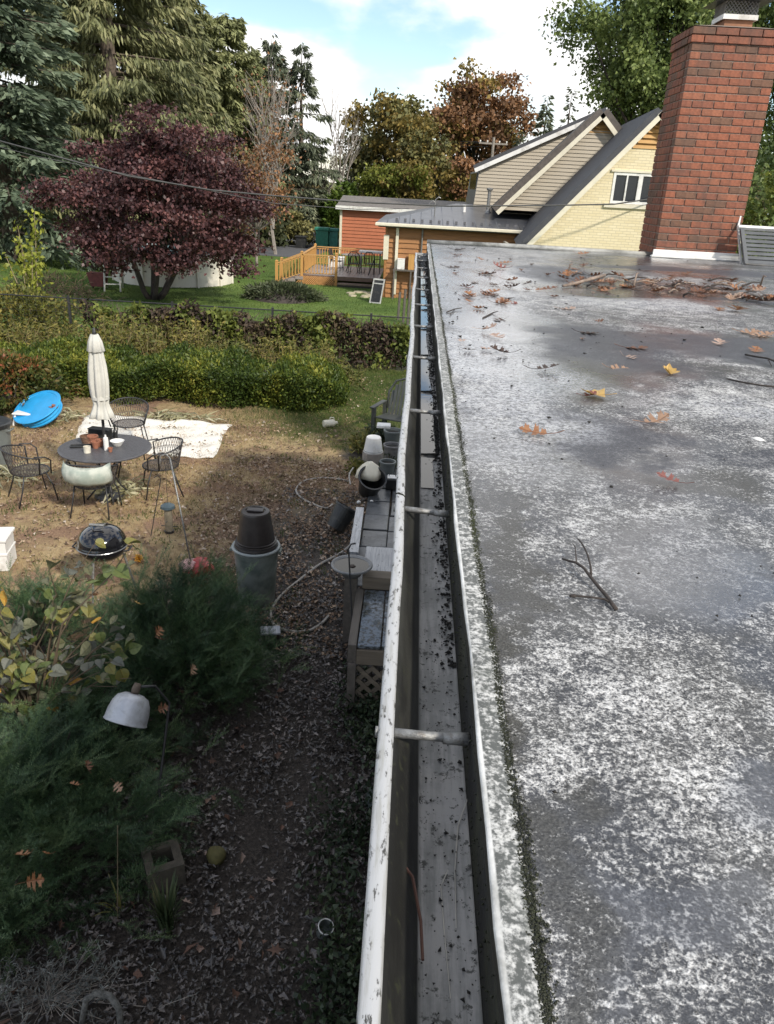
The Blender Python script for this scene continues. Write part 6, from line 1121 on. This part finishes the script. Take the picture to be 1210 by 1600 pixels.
for x0, x1, z0, z1 in ((wx0, wx0+.08, wz0, wz1), (wx1-.08, wx1, wz0, wz1), (wx0+.0805, wx1-.0805, wz0, wz0+.08), (wx0+.0805, wx1-.0805, wz1-.08, wz1), (wmid-.07, wmid+.07, wz0+.0805, wz1-.0805), (wx0+.42, wx0+.47, wz0+.0805, wz1-.0805), (wx1-.47, wx1-.42, wz0+.0805, wz1-.0805)): b.box(x0, x1, fy[0], fy[1], z0, z1)
b.build('frame', wp, wn_); gl_ = plain('window_glass', (.02, .024, .03), .05, .1)
for x0, x1 in ((wx0+.08, wx0+.42), (wx0+.47, wmid-.07), (wmid+.07, wx1-.47), (wx1-.42, wx1-.08)): MB().box(x0, x1, GY+.03, GY+.04, wz0+.08, wz1-.08).build('pane', gl_, wn_)
MB().box(wx0-.18, wx1+.18, GY-.07, GY-.002, wz0-.13, wz0-.01).build('sill', M['cream'], wn_); MB().box(wx0-.1, wx1+.1, GY-.05, GY-.002, wz1+.01, wz1+.07).build('head_trim', M['cream'], wn_)
# its steep dark roof, running back
D2 = Vector((.085, 1, 0)).normalized()*11
def slope(a, b_, d_, th, name, m):
    a, b_ = Vector(a), Vector(b_); nn = (b_-a).cross(d_).normalized()
    if nn.z < 0: nn = -nn
    return MB().prism([a, b_, b_+nn*th, a+nn*th], d_).build(name, m, NH)
a0 = Vector((lo.x-.12, GY-.22, lo.z-.05)); a1 = Vector((ap.x, GY-.22, ap.z+.02)); r0 = Vector((mir(a0.x), GY-.22, a0.z))
slope(a0, a1, D2, .16, 'steep_roof', M['dkroof']); slope(a1, r0, D2, .16, 'steep_roof', M['dkroof'])
def rake(p, q, w_, th, name, m):
    p, q = Vector(p), Vector(q); d_ = (q-p).normalized(); nn = d_.cross(Vector((0, 1, 0)));
    if nn.z > 0: nn = -nn
    return MB().prism([p, q, q+nn*w_, p+nn*w_], (0, th, 0)).build(name, m, NH)
rake(a0+Vector((0, -.05, .0)), a1+Vector((0, -.05, .0)), .15, .045, 'rake_board', M['cream']); rake(r0+Vector((0, -.05, 0)), a1+Vector((0, -.05, 0)), .15, .045, 'rake_board', M['cream'])
MB().box(a0.x-.12, a0.x-.02, GY-.2, GY+5, a0.z-.12, a0.z-.0, .02).build('eave_gutter', M['cream'], NH)
# tan siding dormers
t = NT('tan_siding'); n = t.noise(1.2, 4, .5); M['tan'] = t.bsdf(t.mix(n, (.36, .31, .235), (.43, .38, .30)), .55)
def sided(poly, Y, name):
    """clapboard wall: polygon in x,z cut into lapped courses"""
    z0 = min(z for _, z in poly); z1 = max(z for _, z in poly); hh = .135; b = MB(); z = z0
    def span(zz_):
        xs_ = []
        for (xa, za), (xb, zb2) in zip(poly, poly[1:]+poly[:1]):
            if (za-zz_)*(zb2-zz_) < 0 or za == zz_: xs_.append(xa+(zz_-za)/(zb2-za)*(xb-xa) if zb2 != za else xa)
        return (min(xs_), max(xs_)) if len(xs_) > 1 else None
    while z < z1-.02:
        s0, s1 = span(z+.005), span(min(z+hh, z1-.004))
        if s0 and s1: MB().add([(s0[0], Y-.03, z), (s0[1], Y-.03, z), (s1[1], Y, z+hh), (s1[0], Y, z+hh), (s0[0], Y+.02, z), (s0[1], Y+.02, z)], [(0, 1, 2, 3), (4, 5, 1, 0)]).build(name, M['tan'], NH)
        z += hh
    MB().prism([(x, Y+.025, z) for x, z in poly], (0, .1, 0)).build('wall_core', M['tan'], NH)
BY = 33.0; A = atY(940, 180, BY); Lb = atY(778, 327, BY); Rb = (2*A.x-Lb.x, Lb.z)
lzB = atY(940, 208, BY).z
xl = lambda z: Lb.x+(z-Lb.z)/(A.z-Lb.z)*(A.x-Lb.x)
sided([(Lb.x, Lb.z-.0), (Rb[0], Lb.z), (2*A.x-xl(lzB), lzB), (xl(lzB), lzB)], BY, 'clapboard'); z = lzB
while z < A.z-.1: MB().add([(xl(z+.13), BY-.03, z), (2*A.x-xl(z+.13), BY-.03, z), (2*A.x-xl(z+.13), BY+.05, z+.15), (xl(z+.13), BY+.05, z+.15)], [(0, 1, 2, 3)]).build('slat', ls, NH); z += .152
MB().prism([(xl(lzB), BY+.06, lzB), (2*A.x-xl(lzB), BY+.06, lzB), (A.x, BY+.06, A.z)], (0, .04, 0)).build('louvre_backing', M['dark_plastic'], NH)
dB = Vector((.085, 1, 0)).normalized()*6; e0 = Vector((Lb.x-.1, BY-.3, Lb.z-.08)); e1 = Vector((A.x, BY-.3, A.z+.06)); e2 = Vector((Rb[0]+.1, BY-.3, Lb.z-.08)); slope(e0, e1, dB, .22, 'dormer_roof', plain('brown_roof', (.10, .085, .075), .8)); slope(e1, e2, dB, .22, 'dormer_roof', bpy.data.materials['brown_roof'])
rake(e0+Vector((0, -.05, 0)), e1+Vector((0, -.05, 0)), .16, .045, 'rake_board', M['cream']); rake(e2+Vector((0, -.05, 0)), e1+Vector((0, -.05, 0)), .16, .045, 'rake_board', M['cream'])
CY = 36.0; c0 = atY(750, 262, CY); c1 = atY(935, 176, CY); c2 = atY(735, 324, CY)
sided([(c2.x+.08, c2.z-.4), (c1.x, c2.z-.4), (c1.x, c1.z-.15), (c0.x, c0.z-.12)], CY, 'clapboard')
slope((c0.x-.25, CY-.2, c0.z-.05), (c1.x+.3, CY-.2, c1.z+.02+.05), Vector((.6, 7, 0)), .14, 'dormer_roof', M['dkroof']); rake((c0.x-.25, CY-.25, c0.z-.05), (c1.x+.2, CY-.25, c1.z+.04), .16, .045, 'rake_board', wp)
wl2 = MB().prism([(c2.x+.07, CY+.02, c2.z-.4), (c0.x-.02, CY+.02, c0.z-.1), (c0.x-.02, CY+6, c0.z-.1), (c2.x+.07, CY+6, c2.z-.4)], (.05, 0, 0)).build('dormer_side', M['galv'], NH)
b = MB()
for k in range(5): MB().box(c0.x-.09, c0.x-.025, CY+.3+k*.9, CY+1.05+k*.9, c2.z+.15, c0.z-.2).build('side_pane', gl_, NH)
MB().box(3.4, 11.5, 34.5, 44, 0, 3.3).build('house_core', M['tan'], NH)
# things leaning on the wooden wing
q = at(588, 474); fr = thing('screen_frame', 'white-framed screen leaning against the corner of the wooden wing', 'frame', (q.x-.05, q.y-.1, 0), R(-20)); fr.scale = (.72, .8, .82); Mp = Matrix.Rotation(R(-22), 4, 'X') ; b = MB()
for x0, x1, z0, z1 in ((-.32, -.26, 0, 1.15), (.26, .32, 0, 1.15), (-.2595, .2595, 0, .07), (-.2595, .2595, 1.08, 1.15), (-.2595, .2595, .9, .95)): b.box(x0, x1, 0, .04, z0, z1, M=Mp)
b.build('frame_bars', plain('dull_white', (.42, .42, .40), .6), fr); MB().box(-.26, .26, .015, .022, .07, 1.08, M=Mp).build('screen_panel', M['black_plastic'], fr)
q = atY(627, 413, WY-.2); bx1 = thing('white_box', 'white box on the shelf against the wooden wing', 'box', (q.x, WY-.22, q.z-.18)); MB().box(-.14, .14, -.12, .12, 0, .36, .01).build('box_body', wp, bx1); MB().box(-.145, .145, -.125, .125, .361, .40, .01).build('lid', wp, bx1)
sf = thing('work_shelf', 'grey timber shelf along the wooden wing holding boxes', 'shelf', (q.x+.3, WY-.25, 0)); MB().box(-.6, .8, -.2, .2, q.z-.23, q.z-.181).build('board', M['grey_wood'], sf)
for sx in (-.55, .1, .75):
    for sy_ in (-.18, .18): MB().box(sx-.03, sx+.03, sy_-.02, sy_+.02, 0, q.z-.231).build('leg', M['grey_wood'], sf)
q2 = atY(643, 408, WY-.2); cb2 = thing('wooden_box', 'upright tan wooden box beside the white box', 'box', (q2.x, WY-.2, q.z-.18)); MB().box(-.11, .11, -.1, .1, 0, .55, .008).build('box_body', dw, cb2); MB().box(-.115, .115, -.105, .105, .551, .57).build('lid', dw, cb2)
for k, px in enumerate((622, 630, 637)):
    q3 = at(px, 500+4*k); tag(MB().tube([(q3.x, q3.y, 0), (q3.x+.02, q3.y, .9+.15*k)], .045, 5).build('fence_post', M['grey_wood']), ('short grey wooden post at the lawn end by the wing', 'grey wooden post nearest the gutter at the lawn end', 'tallest grey wooden post at the lawn end behind the gutter')[k], 'post')
# ---------------------------------------------------------------- trees
def conifer(name, label, x, y, h, rad, mat, n=9000, droop=.25, zmin=.05, seed=0, hang=.6, ql=(.35, .7), qw=.13, pw=.85, trunk='bark', group=None, gap=.0):
    g = np.random.default_rng(seed); th = thing(name, label, 'tree', (x, y, 0), group=group); b = MB(); b.tube([(0, 0, 0), (0, 0, h*.5), (0, 0, h*.98)], [.018*h+.05, .011*h+.03, .01], 8); nb = int(h*9); P = []; D = []; bl = b
    zs = zmin*h+(h*(1-zmin))*np.sort(g.uniform(0, 1, nb))**1.0; wl = (1-zs/h)**pw; tot = wl.sum(); az = np.arange(nb)*2.399+g.normal(0, .35, nb)
    for z, a, w in zip(zs, az, wl):
        if g.random() < gap: continue
        Ln = max(.25, rad*w*g.uniform(.62, 1.12)); m = max(4, int(n*w/tot)); s = g.uniform(.12, 1.02, m)**.75; d = np.array([np.cos(a), np.sin(a), 0]); sd_ = np.array([-np.sin(a), np.cos(a), 0])
        zc = -droop*Ln*s**1.4+.30*Ln*np.maximum(0, s-.65)**1.3+.12*Ln*s; lat = g.normal(0, .13, m)*Ln*(1.05-s*.6)
        P.append(np.stack([d[0]*Ln*s+sd_[0]*lat, d[1]*Ln*s+sd_[1]*lat, z+zc+g.normal(0, .06, m)*(1+.04*h)-np.abs(lat)*.25], 1)); D.append(d*g.uniform(.3, 1, m)[:, None]+sd_*(np.sign(lat)*g.uniform(.1, .8, m))[:, None]+np.array([0, 0, -1])*(g.uniform(.1, 1.5, m)*hang)[:, None])
        if Ln > .8: bl.tube([(0, 0, z), tuple(d*Ln*.5+np.array([0, 0, z-droop*Ln*.35+.06*Ln])), tuple(d*Ln*.92+np.array([0, 0, z-droop*Ln*.8+.15*Ln]))], [.012*Ln+.02, .01*Ln, .008], 4, False)
    P = np.concatenate(P); D = np.concatenate(D); bl.build('trunk', M[trunk], th)
    leafquads('crown', P, D, g.uniform(*ql, len(P)), g.uniform(.7, 1.3, len(P))*qw, M[mat], th, bend=.04); return th
M['norway'] = foliage('norway_needles', [(0, (0.060, 0.072, 0.036)), (.5, (0.192, 0.204, 0.090)), (1, (0.384, 0.372, 0.192))], .35, .2, .6, .35)
M['bluespruce'] = foliage('blue_needles', [(0, (.038, .056, .034)), (.5, (.125, .165, .105)), (1, (.30, .36, .24))], .35, .2, .6, .4)
M['olivespruce'] = foliage('olive_needles', [(0, (0.084, 0.096, 0.042)), (.5, (0.204, 0.222, 0.096)), (1, (0.372, 0.384, 0.180))], .3, .2, .6, .35)
M['darkspruce'] = foliage('dark_needles', [(0, (0.049, 0.064, 0.042)), (.6, (0.126, 0.147, 0.091)), (1, (0.280, 0.294, 0.182))], .3, .15, .6, .4)
q = atY(20, 380, 37); conifer('blue_spruce', 'tall blue-green spruce at the left edge of the lawn', q.x, 37, 21, 5.4, 'bluespruce', 24000, .30, .04, 1, .35, (.35, .65), .16)
q = atY(186, 300, 46); conifer('norway_spruce', 'huge drooping olive spruce with bare trunk showing, behind the purple maple', q.x, 46, 27, 7.2, 'norway', 62000, .28, .08, 2, 1.5, (.28, .62), .12, gap=.06)
q = atY(95, 300, 50); conifer('norway_spruce', 'drooping spruce between the blue spruce and the bare-trunked one', q.x, 50, 25, 6.2, 'norway', 34000, .25, .05, 12, 1.3, (.3, .6), .14)
q = atY(262, 300, 52); conifer('norway_spruce', 'tall drooping spruce right of the bare-trunked one', q.x, 52, 24, 5.4, 'norway', 36000, .25, .05, 13, 1.3, (.3, .6), .14)
q = atY(318, 300, 58); conifer('spruce', 'rounded olive spruce, left of the pair against the sky', q.x, 58, atY(318, 16, 58).z, 4.6, 'olivespruce', 34000, .15, .05, 3, .8, (.3, .6), .15, .33)
q = atY(358, 300, 60); conifer('spruce', 'rounded olive spruce, right of the pair against the sky', q.x, 60, atY(355, 22, 60).z, 4.4, 'olivespruce', 34000, .15, .05, 4, .8, (.3, .6), .15, .36)
q = atY(394, 300, 66); conifer('spruce', 'lower olive spruce just right of the rounded pair', q.x, 66, atY(392, 72, 66).z, 3.6, 'olivespruce', 22000, .15, .05, 33, .8, (.3, .6), .15, .45)
q = atY(426, 300, 62); conifer('spruce', 'thin dark spruce with a spiky top behind the bare tree', q.x, 62, atY(426, 52, 62).z, 3.6, 'darkspruce', 15000, .22, .08, 5, .9, (.3, .6), .12, .6, gap=.2)
q = atY(470, 300, 64); conifer('spruce', 'gaunt dark spruce with gaps, rightmost before the open sky', q.x, 64, atY(476, 68, 64).z, 3.6, 'darkspruce', 13000, .25, .08, 6, .9, (.3, .6), .12, .55, gap=.3)
q = atY(851, 200, 72); conifer('fir_tree', 'pointed dark fir left of the pair above the tan roof', q.x, 72, atY(850, 148, 72).z, 2.3, 'darkspruce', 4500, .12, .05, 7, .4, (.35, .65), .16)
q = atY(887, 200, 74); conifer('fir_tree', 'thin pointed dark fir nearest the big green maple above the tan roof', q.x, 74, atY(888, 138, 74).z, 1.8, 'darkspruce', 3200, .12, .05, 8, .4, (.35, .6), .15)
q = atY(812, 230, 76); conifer('fir_tree', 'small dark fir low over the slope of the tan roof', q.x, 76, atY(812, 205, 76).z, 1.8, 'darkspruce', 2500, .12, .05, 9, .4, (.35, .6), .15)
for k, (px, tpy) in enumerate(((524, 298), (534, 290), (545, 286), (515, 308))):
    q = atY(px, 330, 62+k*.6); conifer('arborvitae', ('bright green arborvitae second from the bare tree by the shed', 'tall bright green arborvitae, third in its row by the shed', 'bright green arborvitae at the shed end of its row', 'short arborvitae at the bare-tree end of its row')[k], q.x, q.y, atY(px, tpy, 62+k*.6).z, .85, 'arbor' if 'arbor' in M else M.setdefault('arbor', foliage('arbor_leaf', [(0, (.03, .06, .012)), (.5, (.09, .15, .025)), (1, (.19, .25, .05))], .8, .2)) and 'arbor', 2200, -.9, .02, 20+k, -.5, (.25, .45), .14, .4, group='arborvitae beyond the shed')
def broadleaf(name, label, x, y, crown, rad, nclu, nleaf, ls, mat, seed, trunk_r=.25, clr=.2, trunk='bark', lump=.3, hang=-.25, fork=.35, multi=1, mat2=None, shell=.35, flat=1.0, lw=.7, skirt=False):
    g = np.random.default_rng(seed); th = thing(name, label, 'tree', (x, y, 0)); C = np.array(crown, float); Rd = np.array(rad, float)
    d = unit(g.normal(size=(nclu, 3))); w = 1+lump*np.sin(d[:, 0]*4+seed)*np.cos(d[:, 1]*5+seed*2)+lump*.6*np.sin(d[:, 2]*6+seed*3); cc = C+d*Rd*(g.uniform(shell**2, 1, nclu)**.5*w)[:, None]; cc[:, 2] = np.maximum(cc[:, 2], C[2]-Rd[2]*flat)
    if skirt:
        lowc = np.nonzero(cc[:, 2] < C[2]-.1*Rd[2])[0]; rr_ = cc[lowc, :2]-C[:2]; rr_ = rr_/np.maximum(1e-6, np.linalg.norm(rr_/Rd[:2], axis=1, keepdims=True))*g.uniform(.62, 1.0, (len(lowc), 1)); cc[lowc, :2] = C[:2]+rr_; cc[lowc, 2] = C[2]-Rd[2]*g.uniform(.05, .95, len(lowc))
    b = MB(); fz_ = (C[2]-Rd[2])*fork+.0; roots = []
    for k in range(multi):
        a = k*6.283/multi+seed; bx_ = (.10*math.cos(a)*(multi > 1), .10*math.sin(a)*(multi > 1)); top_ = (C[0]*.5+(Rd[0]*.30*math.cos(a) if multi > 1 else 0), C[1]*.5+(Rd[1]*.3*math.sin(a) if multi > 1 else 0), max(.4, fz_)+(C[2]-fz_)*.35); b.tube([(bx_[0], bx_[1], -.05), (bx_[0]*1.5+top_[0]*.25, bx_[1]*1.5+top_[1]*.25, max(.25, fz_*.6)), top_, tuple(np.array(top_)*.4+C*.6)], [trunk_r, trunk_r*.8, trunk_r*.55, trunk_r*.25], 8); roots.append(np.array(top_))
    for k in range(0, nclu, max(1, nclu//45)):
        r_ = roots[int(np.argmin([np.linalg.norm(cc[k]-q) for q in roots]))]; m = r_*.45+cc[k]*.55+np.array([0, 0, -.06*Rd[2]]); b.tube([tuple(r_), tuple(m), tuple(cc[k])], [trunk_r*.35, trunk_r*.2, trunk_r*.06], 5, False)
    b.build('trunk', M[trunk], th, smooth=True)
    idx = g.integers(0, nclu, nleaf); P = cc[idx]+g.normal(size=(nleaf, 3))*clr*Rd*np.array([1, 1, .62]); D = g.normal(size=(nleaf, 3))+np.array([0, 0, hang*2]); N_ = unit(g.normal(size=(nleaf, 3))*.8+np.array([0, 0, 1]))
    L_ = g.uniform(.65, 1.3, nleaf)*ls
    if mat2 is None: leafquads('crown', P, D, L_, L_*lw, M[mat], th, N_)
    else:
        s_ = (idx*7919 % 100) < mat2[1]; leafquads('crown', P[~s_], D[~s_], L_[~s_], L_[~s_]*lw, M[mat], th, N_[~s_]); leafquads('crown_patch', P[s_], D[s_], L_[s_], L_[s_]*lw, M[mat2[0]], th, N_[s_])
    return th
M['purple'] = foliage('purple_leaf', [(0, (.030, .017, .018)), (.4, (.075, .036, .038)), (.75, (.14, .062, .060)), (1, (.27, .12, .105))], .9, .22, .45, .4)
q = at(240, 468); broadleaf('japanese_maple', 'wide purple-leaved Japanese maple on the lawn in front of the pool', q.x, q.y, (.35, .2, 3.3), (3.3, 2.9, 2.25), 170, 52000, .125, 'purple', 3, .11, .095, 'bark_dark', .36, -.1, .1, 6, shell=.3, lw=.75, flat=.95, skirt=True)
M['oakrust'] = foliage('rust_leaf', [(0, (0.088, 0.053, 0.030)), (.5, (0.225, 0.119, 0.060)), (1, (0.413, 0.213, 0.094))], .25, .2, .6, .35); M['oakgold'] = foliage('gold_leaf', [(0, (0.088, 0.075, 0.022)), (.5, (0.213, 0.163, 0.044)), (1, (0.375, 0.263, 0.075))], .25, .25, .6, .35); M['olive'] = foliage('olive_leaf', [(0, (0.062, 0.069, 0.027)), (.5, (0.175, 0.169, 0.062)), (1, (0.325, 0.288, 0.112))], .25, .2, .6, .4)
q = atY(735, 300, 78); broadleaf('oak_tree', 'rust-red oak against the white cloud beyond the tan roof', q.x, 78, (0, 0, atY(735, 190, 78).z), (4.6, 4.0, 4.2), 110, 13000, .38, 'oakrust', 5, .30, .13, 'bark_dark', .25, mat2=('oakgold', 22), shell=.4)
q = atY(612, 300, 72); broadleaf('oak_tree', 'olive and gold tree left of the rust-red oak', q.x, 72, (0, 0, atY(612, 225, 72).z), (3.2, 3.0, 4.0), 90, 10000, .36, 'olive', 6, .26, .14, 'bark_dark', .25, mat2=('oakgold', 40), shell=.4)
q = atY(668, 300, 68); broadleaf('oak_tree', 'golden brown tree between the olive tree and the rust oak', q.x, 68, (0, 0, atY(665, 250, 68).z), (2.6, 2.6, 2.8), 60, 5000, .32, 'oakgold', 7, .24, .15, 'bark_dark', .25, mat2=('olive', 40), shell=.4)
q = atY(725, 300, 66); broadleaf('small_tree', 'low russet tree just above the metal roof', q.x, 66, (0, 0, atY(725, 285, 66).z), (2.6, 2.0, 1.7), 50, 4200, .28, 'oakrust', 8, .15, .16, 'bark_dark', .25, mat2=('oakgold', 50), shell=.3)
M['greenmaple'] = foliage('maple_leaf_green', [(0, (0.055, 0.088, 0.028)), (.5, (0.165, 0.220, 0.066)), (1, (0.330, 0.385, 0.132))], .3, .3, .5, .4); M['ygreen'] = foliage('yellow_green_leaf', [(0, (.06, .075, .015)), (.5, (.17, .20, .035)), (1, (.36, .36, .08))], .4, .3, .6, .35)
q = atY(1015, 300, 46); broadleaf('maple_tree', 'large green maple rising behind the yellow gable', q.x, 46, (0, 0, atY(1010, 60, 46).z), (4.9, 4.5, 6.0), 260, 60000, .21, 'greenmaple', 9, .35, .095, 'bark_dark', .28, shell=.35)
q = atY(1190, 300, 44); broadleaf('maple_tree', 'green maple right of the chimney cap', q.x+2.4, 44, (0, 0, 11), (4.8, 4, 6.2), 170, 36000, .21, 'greenmaple', 10, .3, .10, 'bark_dark', .28, shell=.35)
q = atY(985, 190, 52); broadleaf('small_tree', 'yellow-green tree top between the tan dormer and the yellow gable', q.x, 52, (0, 0, atY(985, 195, 52).z-.6), (2.3, 2, 1.8), 60, 5200, .24, 'ygreen', 11, .2, .15, 'bark_dark', .25, shell=.3)
q = atY(1188, 330, 24); broadleaf('tall_shrub', 'yellow-green leafy shrub beyond the roof right of the chimney', q.x+.6, 24, (0, 0, 3.3), (1.6, 1.5, 2.1), 70, 7000, .15, 'ygreen', 12, .1, .13, 'bark_dark', .25, shell=.3, mat2=('greenmaple', 45))
q = atY(1215, 330, 30); broadleaf('tall_shrub', 'dark green tree filling the gap right of the chimney', q.x+1.2, 30, (0, 0, 4.8), (2.6, 2, 4.2), 90, 9000, .18, 'greenmaple', 13, .15, .12, 'bark_dark', .25, shell=.3)
q = atY(590, 320, 64); broadleaf('tall_shrub', 'rounded yellow-green shrub above the shed roof', q.x, 64, (0, 0, atY(585, 296, 64).z), (2.0, 2, 1.8), 50, 4200, .24, 'ygreen', 14, .12, .16, 'bark_dark', .2, shell=.3)
q = atY(640, 320, 63); broadleaf('tall_shrub', 'olive weeping shrub above the middle of the shed roof', q.x, 63, (0, 0, atY(640, 290, 63).z), (1.9, 1.8, 1.9), 50, 4200, .26, 'oakgold', 15, .12, .16, 'bark_dark', .2, shell=.3, mat2=('ygreen', 40))
q = atY(548, 300, 74); broadleaf('small_tree', 'pale sparse tree in the gap beside the gaunt spruce', q.x, 74, (0, 0, atY(540, 240, 74).z), (2.2, 2, 2.6), 45, 1700, .26, 'olive', 16, .14, .16, 'bark_grey', .2, shell=.3)
q = atY(460, 372, 53); broadleaf('bush', 'olive bush behind the black bin by the driveway', q.x, 54.5, (0, 0, .9), (1.2, 1, 1.0), 30, 2400, .2, 'olive', 17, .05, .2, 'bark_dark', .2, shell=.2)
q = atY(400, 330, 40); broadleaf('small_tree', 'thinning russet tree behind the right side of the purple maple', q.x, 40, (0, 0, atY(400, 290, 40).z), (1.9, 1.5, 2.3), 60, 3600, .16, 'oakrust', 18, .09, .15, 'bark_grey', .25, shell=.2)
def bare(name, label, x, y, h, seed, n0=7, spread=.38, m='bark_grey', lf=None):
    q_ = random.Random(seed); th = thing(name, label, 'tree', (x, y, 0)); b = MB(); tips = []
    def grow(p, d, ln, r, lev):
        e = p+d*ln; mid = p.lerp(e, .5)+Vector((q_.gauss(0, .04), q_.gauss(0, .04), 0))*ln; b.tube([p, mid, e], [r, r*.8, r*.6], 5 if lev < 2 else 3, False); tips.append(e)
        if lev < 4:
            for k in range(3 if lev else n0): nd = (d+Vector((q_.gauss(0, spread), q_.gauss(0, spread), q_.uniform(0, .35)))).normalized(); grow(p.lerp(e, q_.uniform(.45, 1)), nd, ln*q_.uniform(.5, .85), r*.55, lev+1)
    grow(Vector((0, 0, 0)), Vector((q_.gauss(0, .05), 0, 1)), h*.36, h*.014, 0); b.build('trunk', M[m], th)
    if lf: P = np.array([tuple(t_) for t_ in tips]); P = P[P[:, 2] > h*.3]; P = np.repeat(P, lf[1], 0)+nr.normal(0, .25, (len(P)*lf[1], 3)); leafquads('crown', P, nr.normal(size=P.shape), .18, .13, M[lf[0]], th)
q = at(450, 374); bare('bare_tree', 'leafless grey tree with upswept branches in front of the dark spruces', q.x, 52, 11.5, 3, 9, .30, lf=('oakrust', 1))
bare('bare_tree', 'second leafless grey tree leaning toward the lawn beside the driveway', atY(430, 300, 47).x, 47, 8.2, 5, 7, .34, lf=('oakrust', 1))
bare('bare_tree', 'thin bare tree standing in the sky gap beyond the arborvitae', atY(532, 300, 70).x, 70, 11.5, 8, 5, .25)
bare('bare_tree', 'thin bare tree between the shed and the arborvitae row', atY(505, 300, 66).x, 66, 8.5, 9, 6, .3)
# distant woods behind everything and dark underwood to the left
M['woods'] = foliage('woods_leaf', [(0, (.03, .034, .016)), (.5, (.08, .078, .032)), (1, (.16, .12, .05))], .08, .1, .7, .6)
n = 26000; x_ = nr.uniform(-110, 90, n); top_ = 5.0+1.2*np.sin(x_*.13)+1.0*np.sin(x_*.31+1)+.8*np.sin(x_*.9)+3*np.clip((-x_-18)/20, 0, 1)+4*np.clip((x_-16)/15, 0, 1); z_ = top_*nr.uniform(0, 1, n)**.8; y_ = 92+nr.normal(0, 2.5, n)-.0015*x_**2
tag(leafquads('woods', np.stack([x_, y_, z_], 1), nr.normal(size=(n, 3))+np.array([0, 0, -.3]), nr.uniform(.7, 1.4, n), nr.uniform(.5, 1.0, n), M['woods']), 'distant autumn woods closing the view', kind='stuff')
M['under'] = foliage('underwood_leaf', [(0, (.014, .02, .008)), (.5, (.04, .05, .018)), (1, (.10, .10, .035))], .4, .1, .7, .5)
n = 9000; x_ = nr.uniform(-34, -8.5, n); z_ = nr.uniform(0, 1, n)**1.3*(2.6+.8*np.sin(x_*.8)+.5*np.sin(x_*2.1)); y_ = 53+nr.normal(0, 1.2, n)
tag(leafquads('undergrowth', np.stack([x_, y_, z_], 1), nr.normal(size=(n, 3)), nr.uniform(.25, .55, n), nr.uniform(.15, .35, n), M['under']), 'dark undergrowth beneath the tall spruces', kind='stuff')
# ---------------------------------------------------------------- overhead lines
def cable(pts, r, label, name='power_line'):
    Q = []
    for (a, ya), (b_, yb) in zip(pts[:-1], pts[1:]):
        A, B = atY(*a, ya), atY(*b_, yb); Q += [A.lerp(B, i/10) for i in range(10)]
    Q.append(atY(*pts[-1][0], pts[-1][1])); tag(MB().tube(Q, r, 5).build(name, plain('cable_rubber', (.05, .05, .05), .6) if 'cable_rubber' not in bpy.data.materials else bpy.data.materials['cable_rubber']), label, 'cable')
cable([((-30, 212), 22), ((90, 245), 22), ((200, 275), 22.5), ((330, 297), 23), ((430, 306), 23.5), ((560, 316), 24), ((700, 322), 24.5), ((860, 321), 25.5), ((960, 319), 26.4), ((1035, 308), 27.1)], .022, 'thick black service cable sagging across the yard to the yellow gable')
cable([((-30, 222), 24), ((60, 245), 24), ((430, 318), 26), ((560, 327), 27), ((640, 326), 28)], .012, 'thin grey cable just below the thick black one')
for k, (ya, yb, lab) in enumerate(((219, 222, 'top grey wire of the distant pole line'), (226, 223, 'second grey wire of the distant pole line'), (228, 229, 'third grey wire of the distant pole line'), (256, 262, 'lowest sagging wire of the distant pole line'))): cable([((540, ya-2), 88), ((640, ya+1), 80), ((762, yb), 72)], .03, lab)
q = atY(764, 300, 72); pz = atY(764, 214, 72).z; up_ = thing('utility_pole', 'wooden utility pole with crossarm just above the tan roof slope', 'utility pole', (q.x, 72, 0)); MB().tube([(0, 0, 0), (0, 0, pz)], [.16, .11], 8).build('pole', M['bark_grey'], up_); MB().box(-1.2, 1.2, -.06, .06, pz-.55, pz-.42).build('crossarm', M['bark_grey'], up_)
for k in (-1.1, -.5, .5, 1.1): MB().lathe([(.04, pz-.419), (.07, pz-.33), (.05, pz-.26), (0, pz-.25)], 8, c=(k, 0, 0)).build('insulator', M['white_paint'], up_)
q = atY(278, 250, 50); tag(MB().tube([(-9.2, 47.0, 0), (-9.15, 47.0, 1.9)], .04, 5).build('marker_post', M['bark_dark']), 'short dark post at the edge of the driveway', 'post')
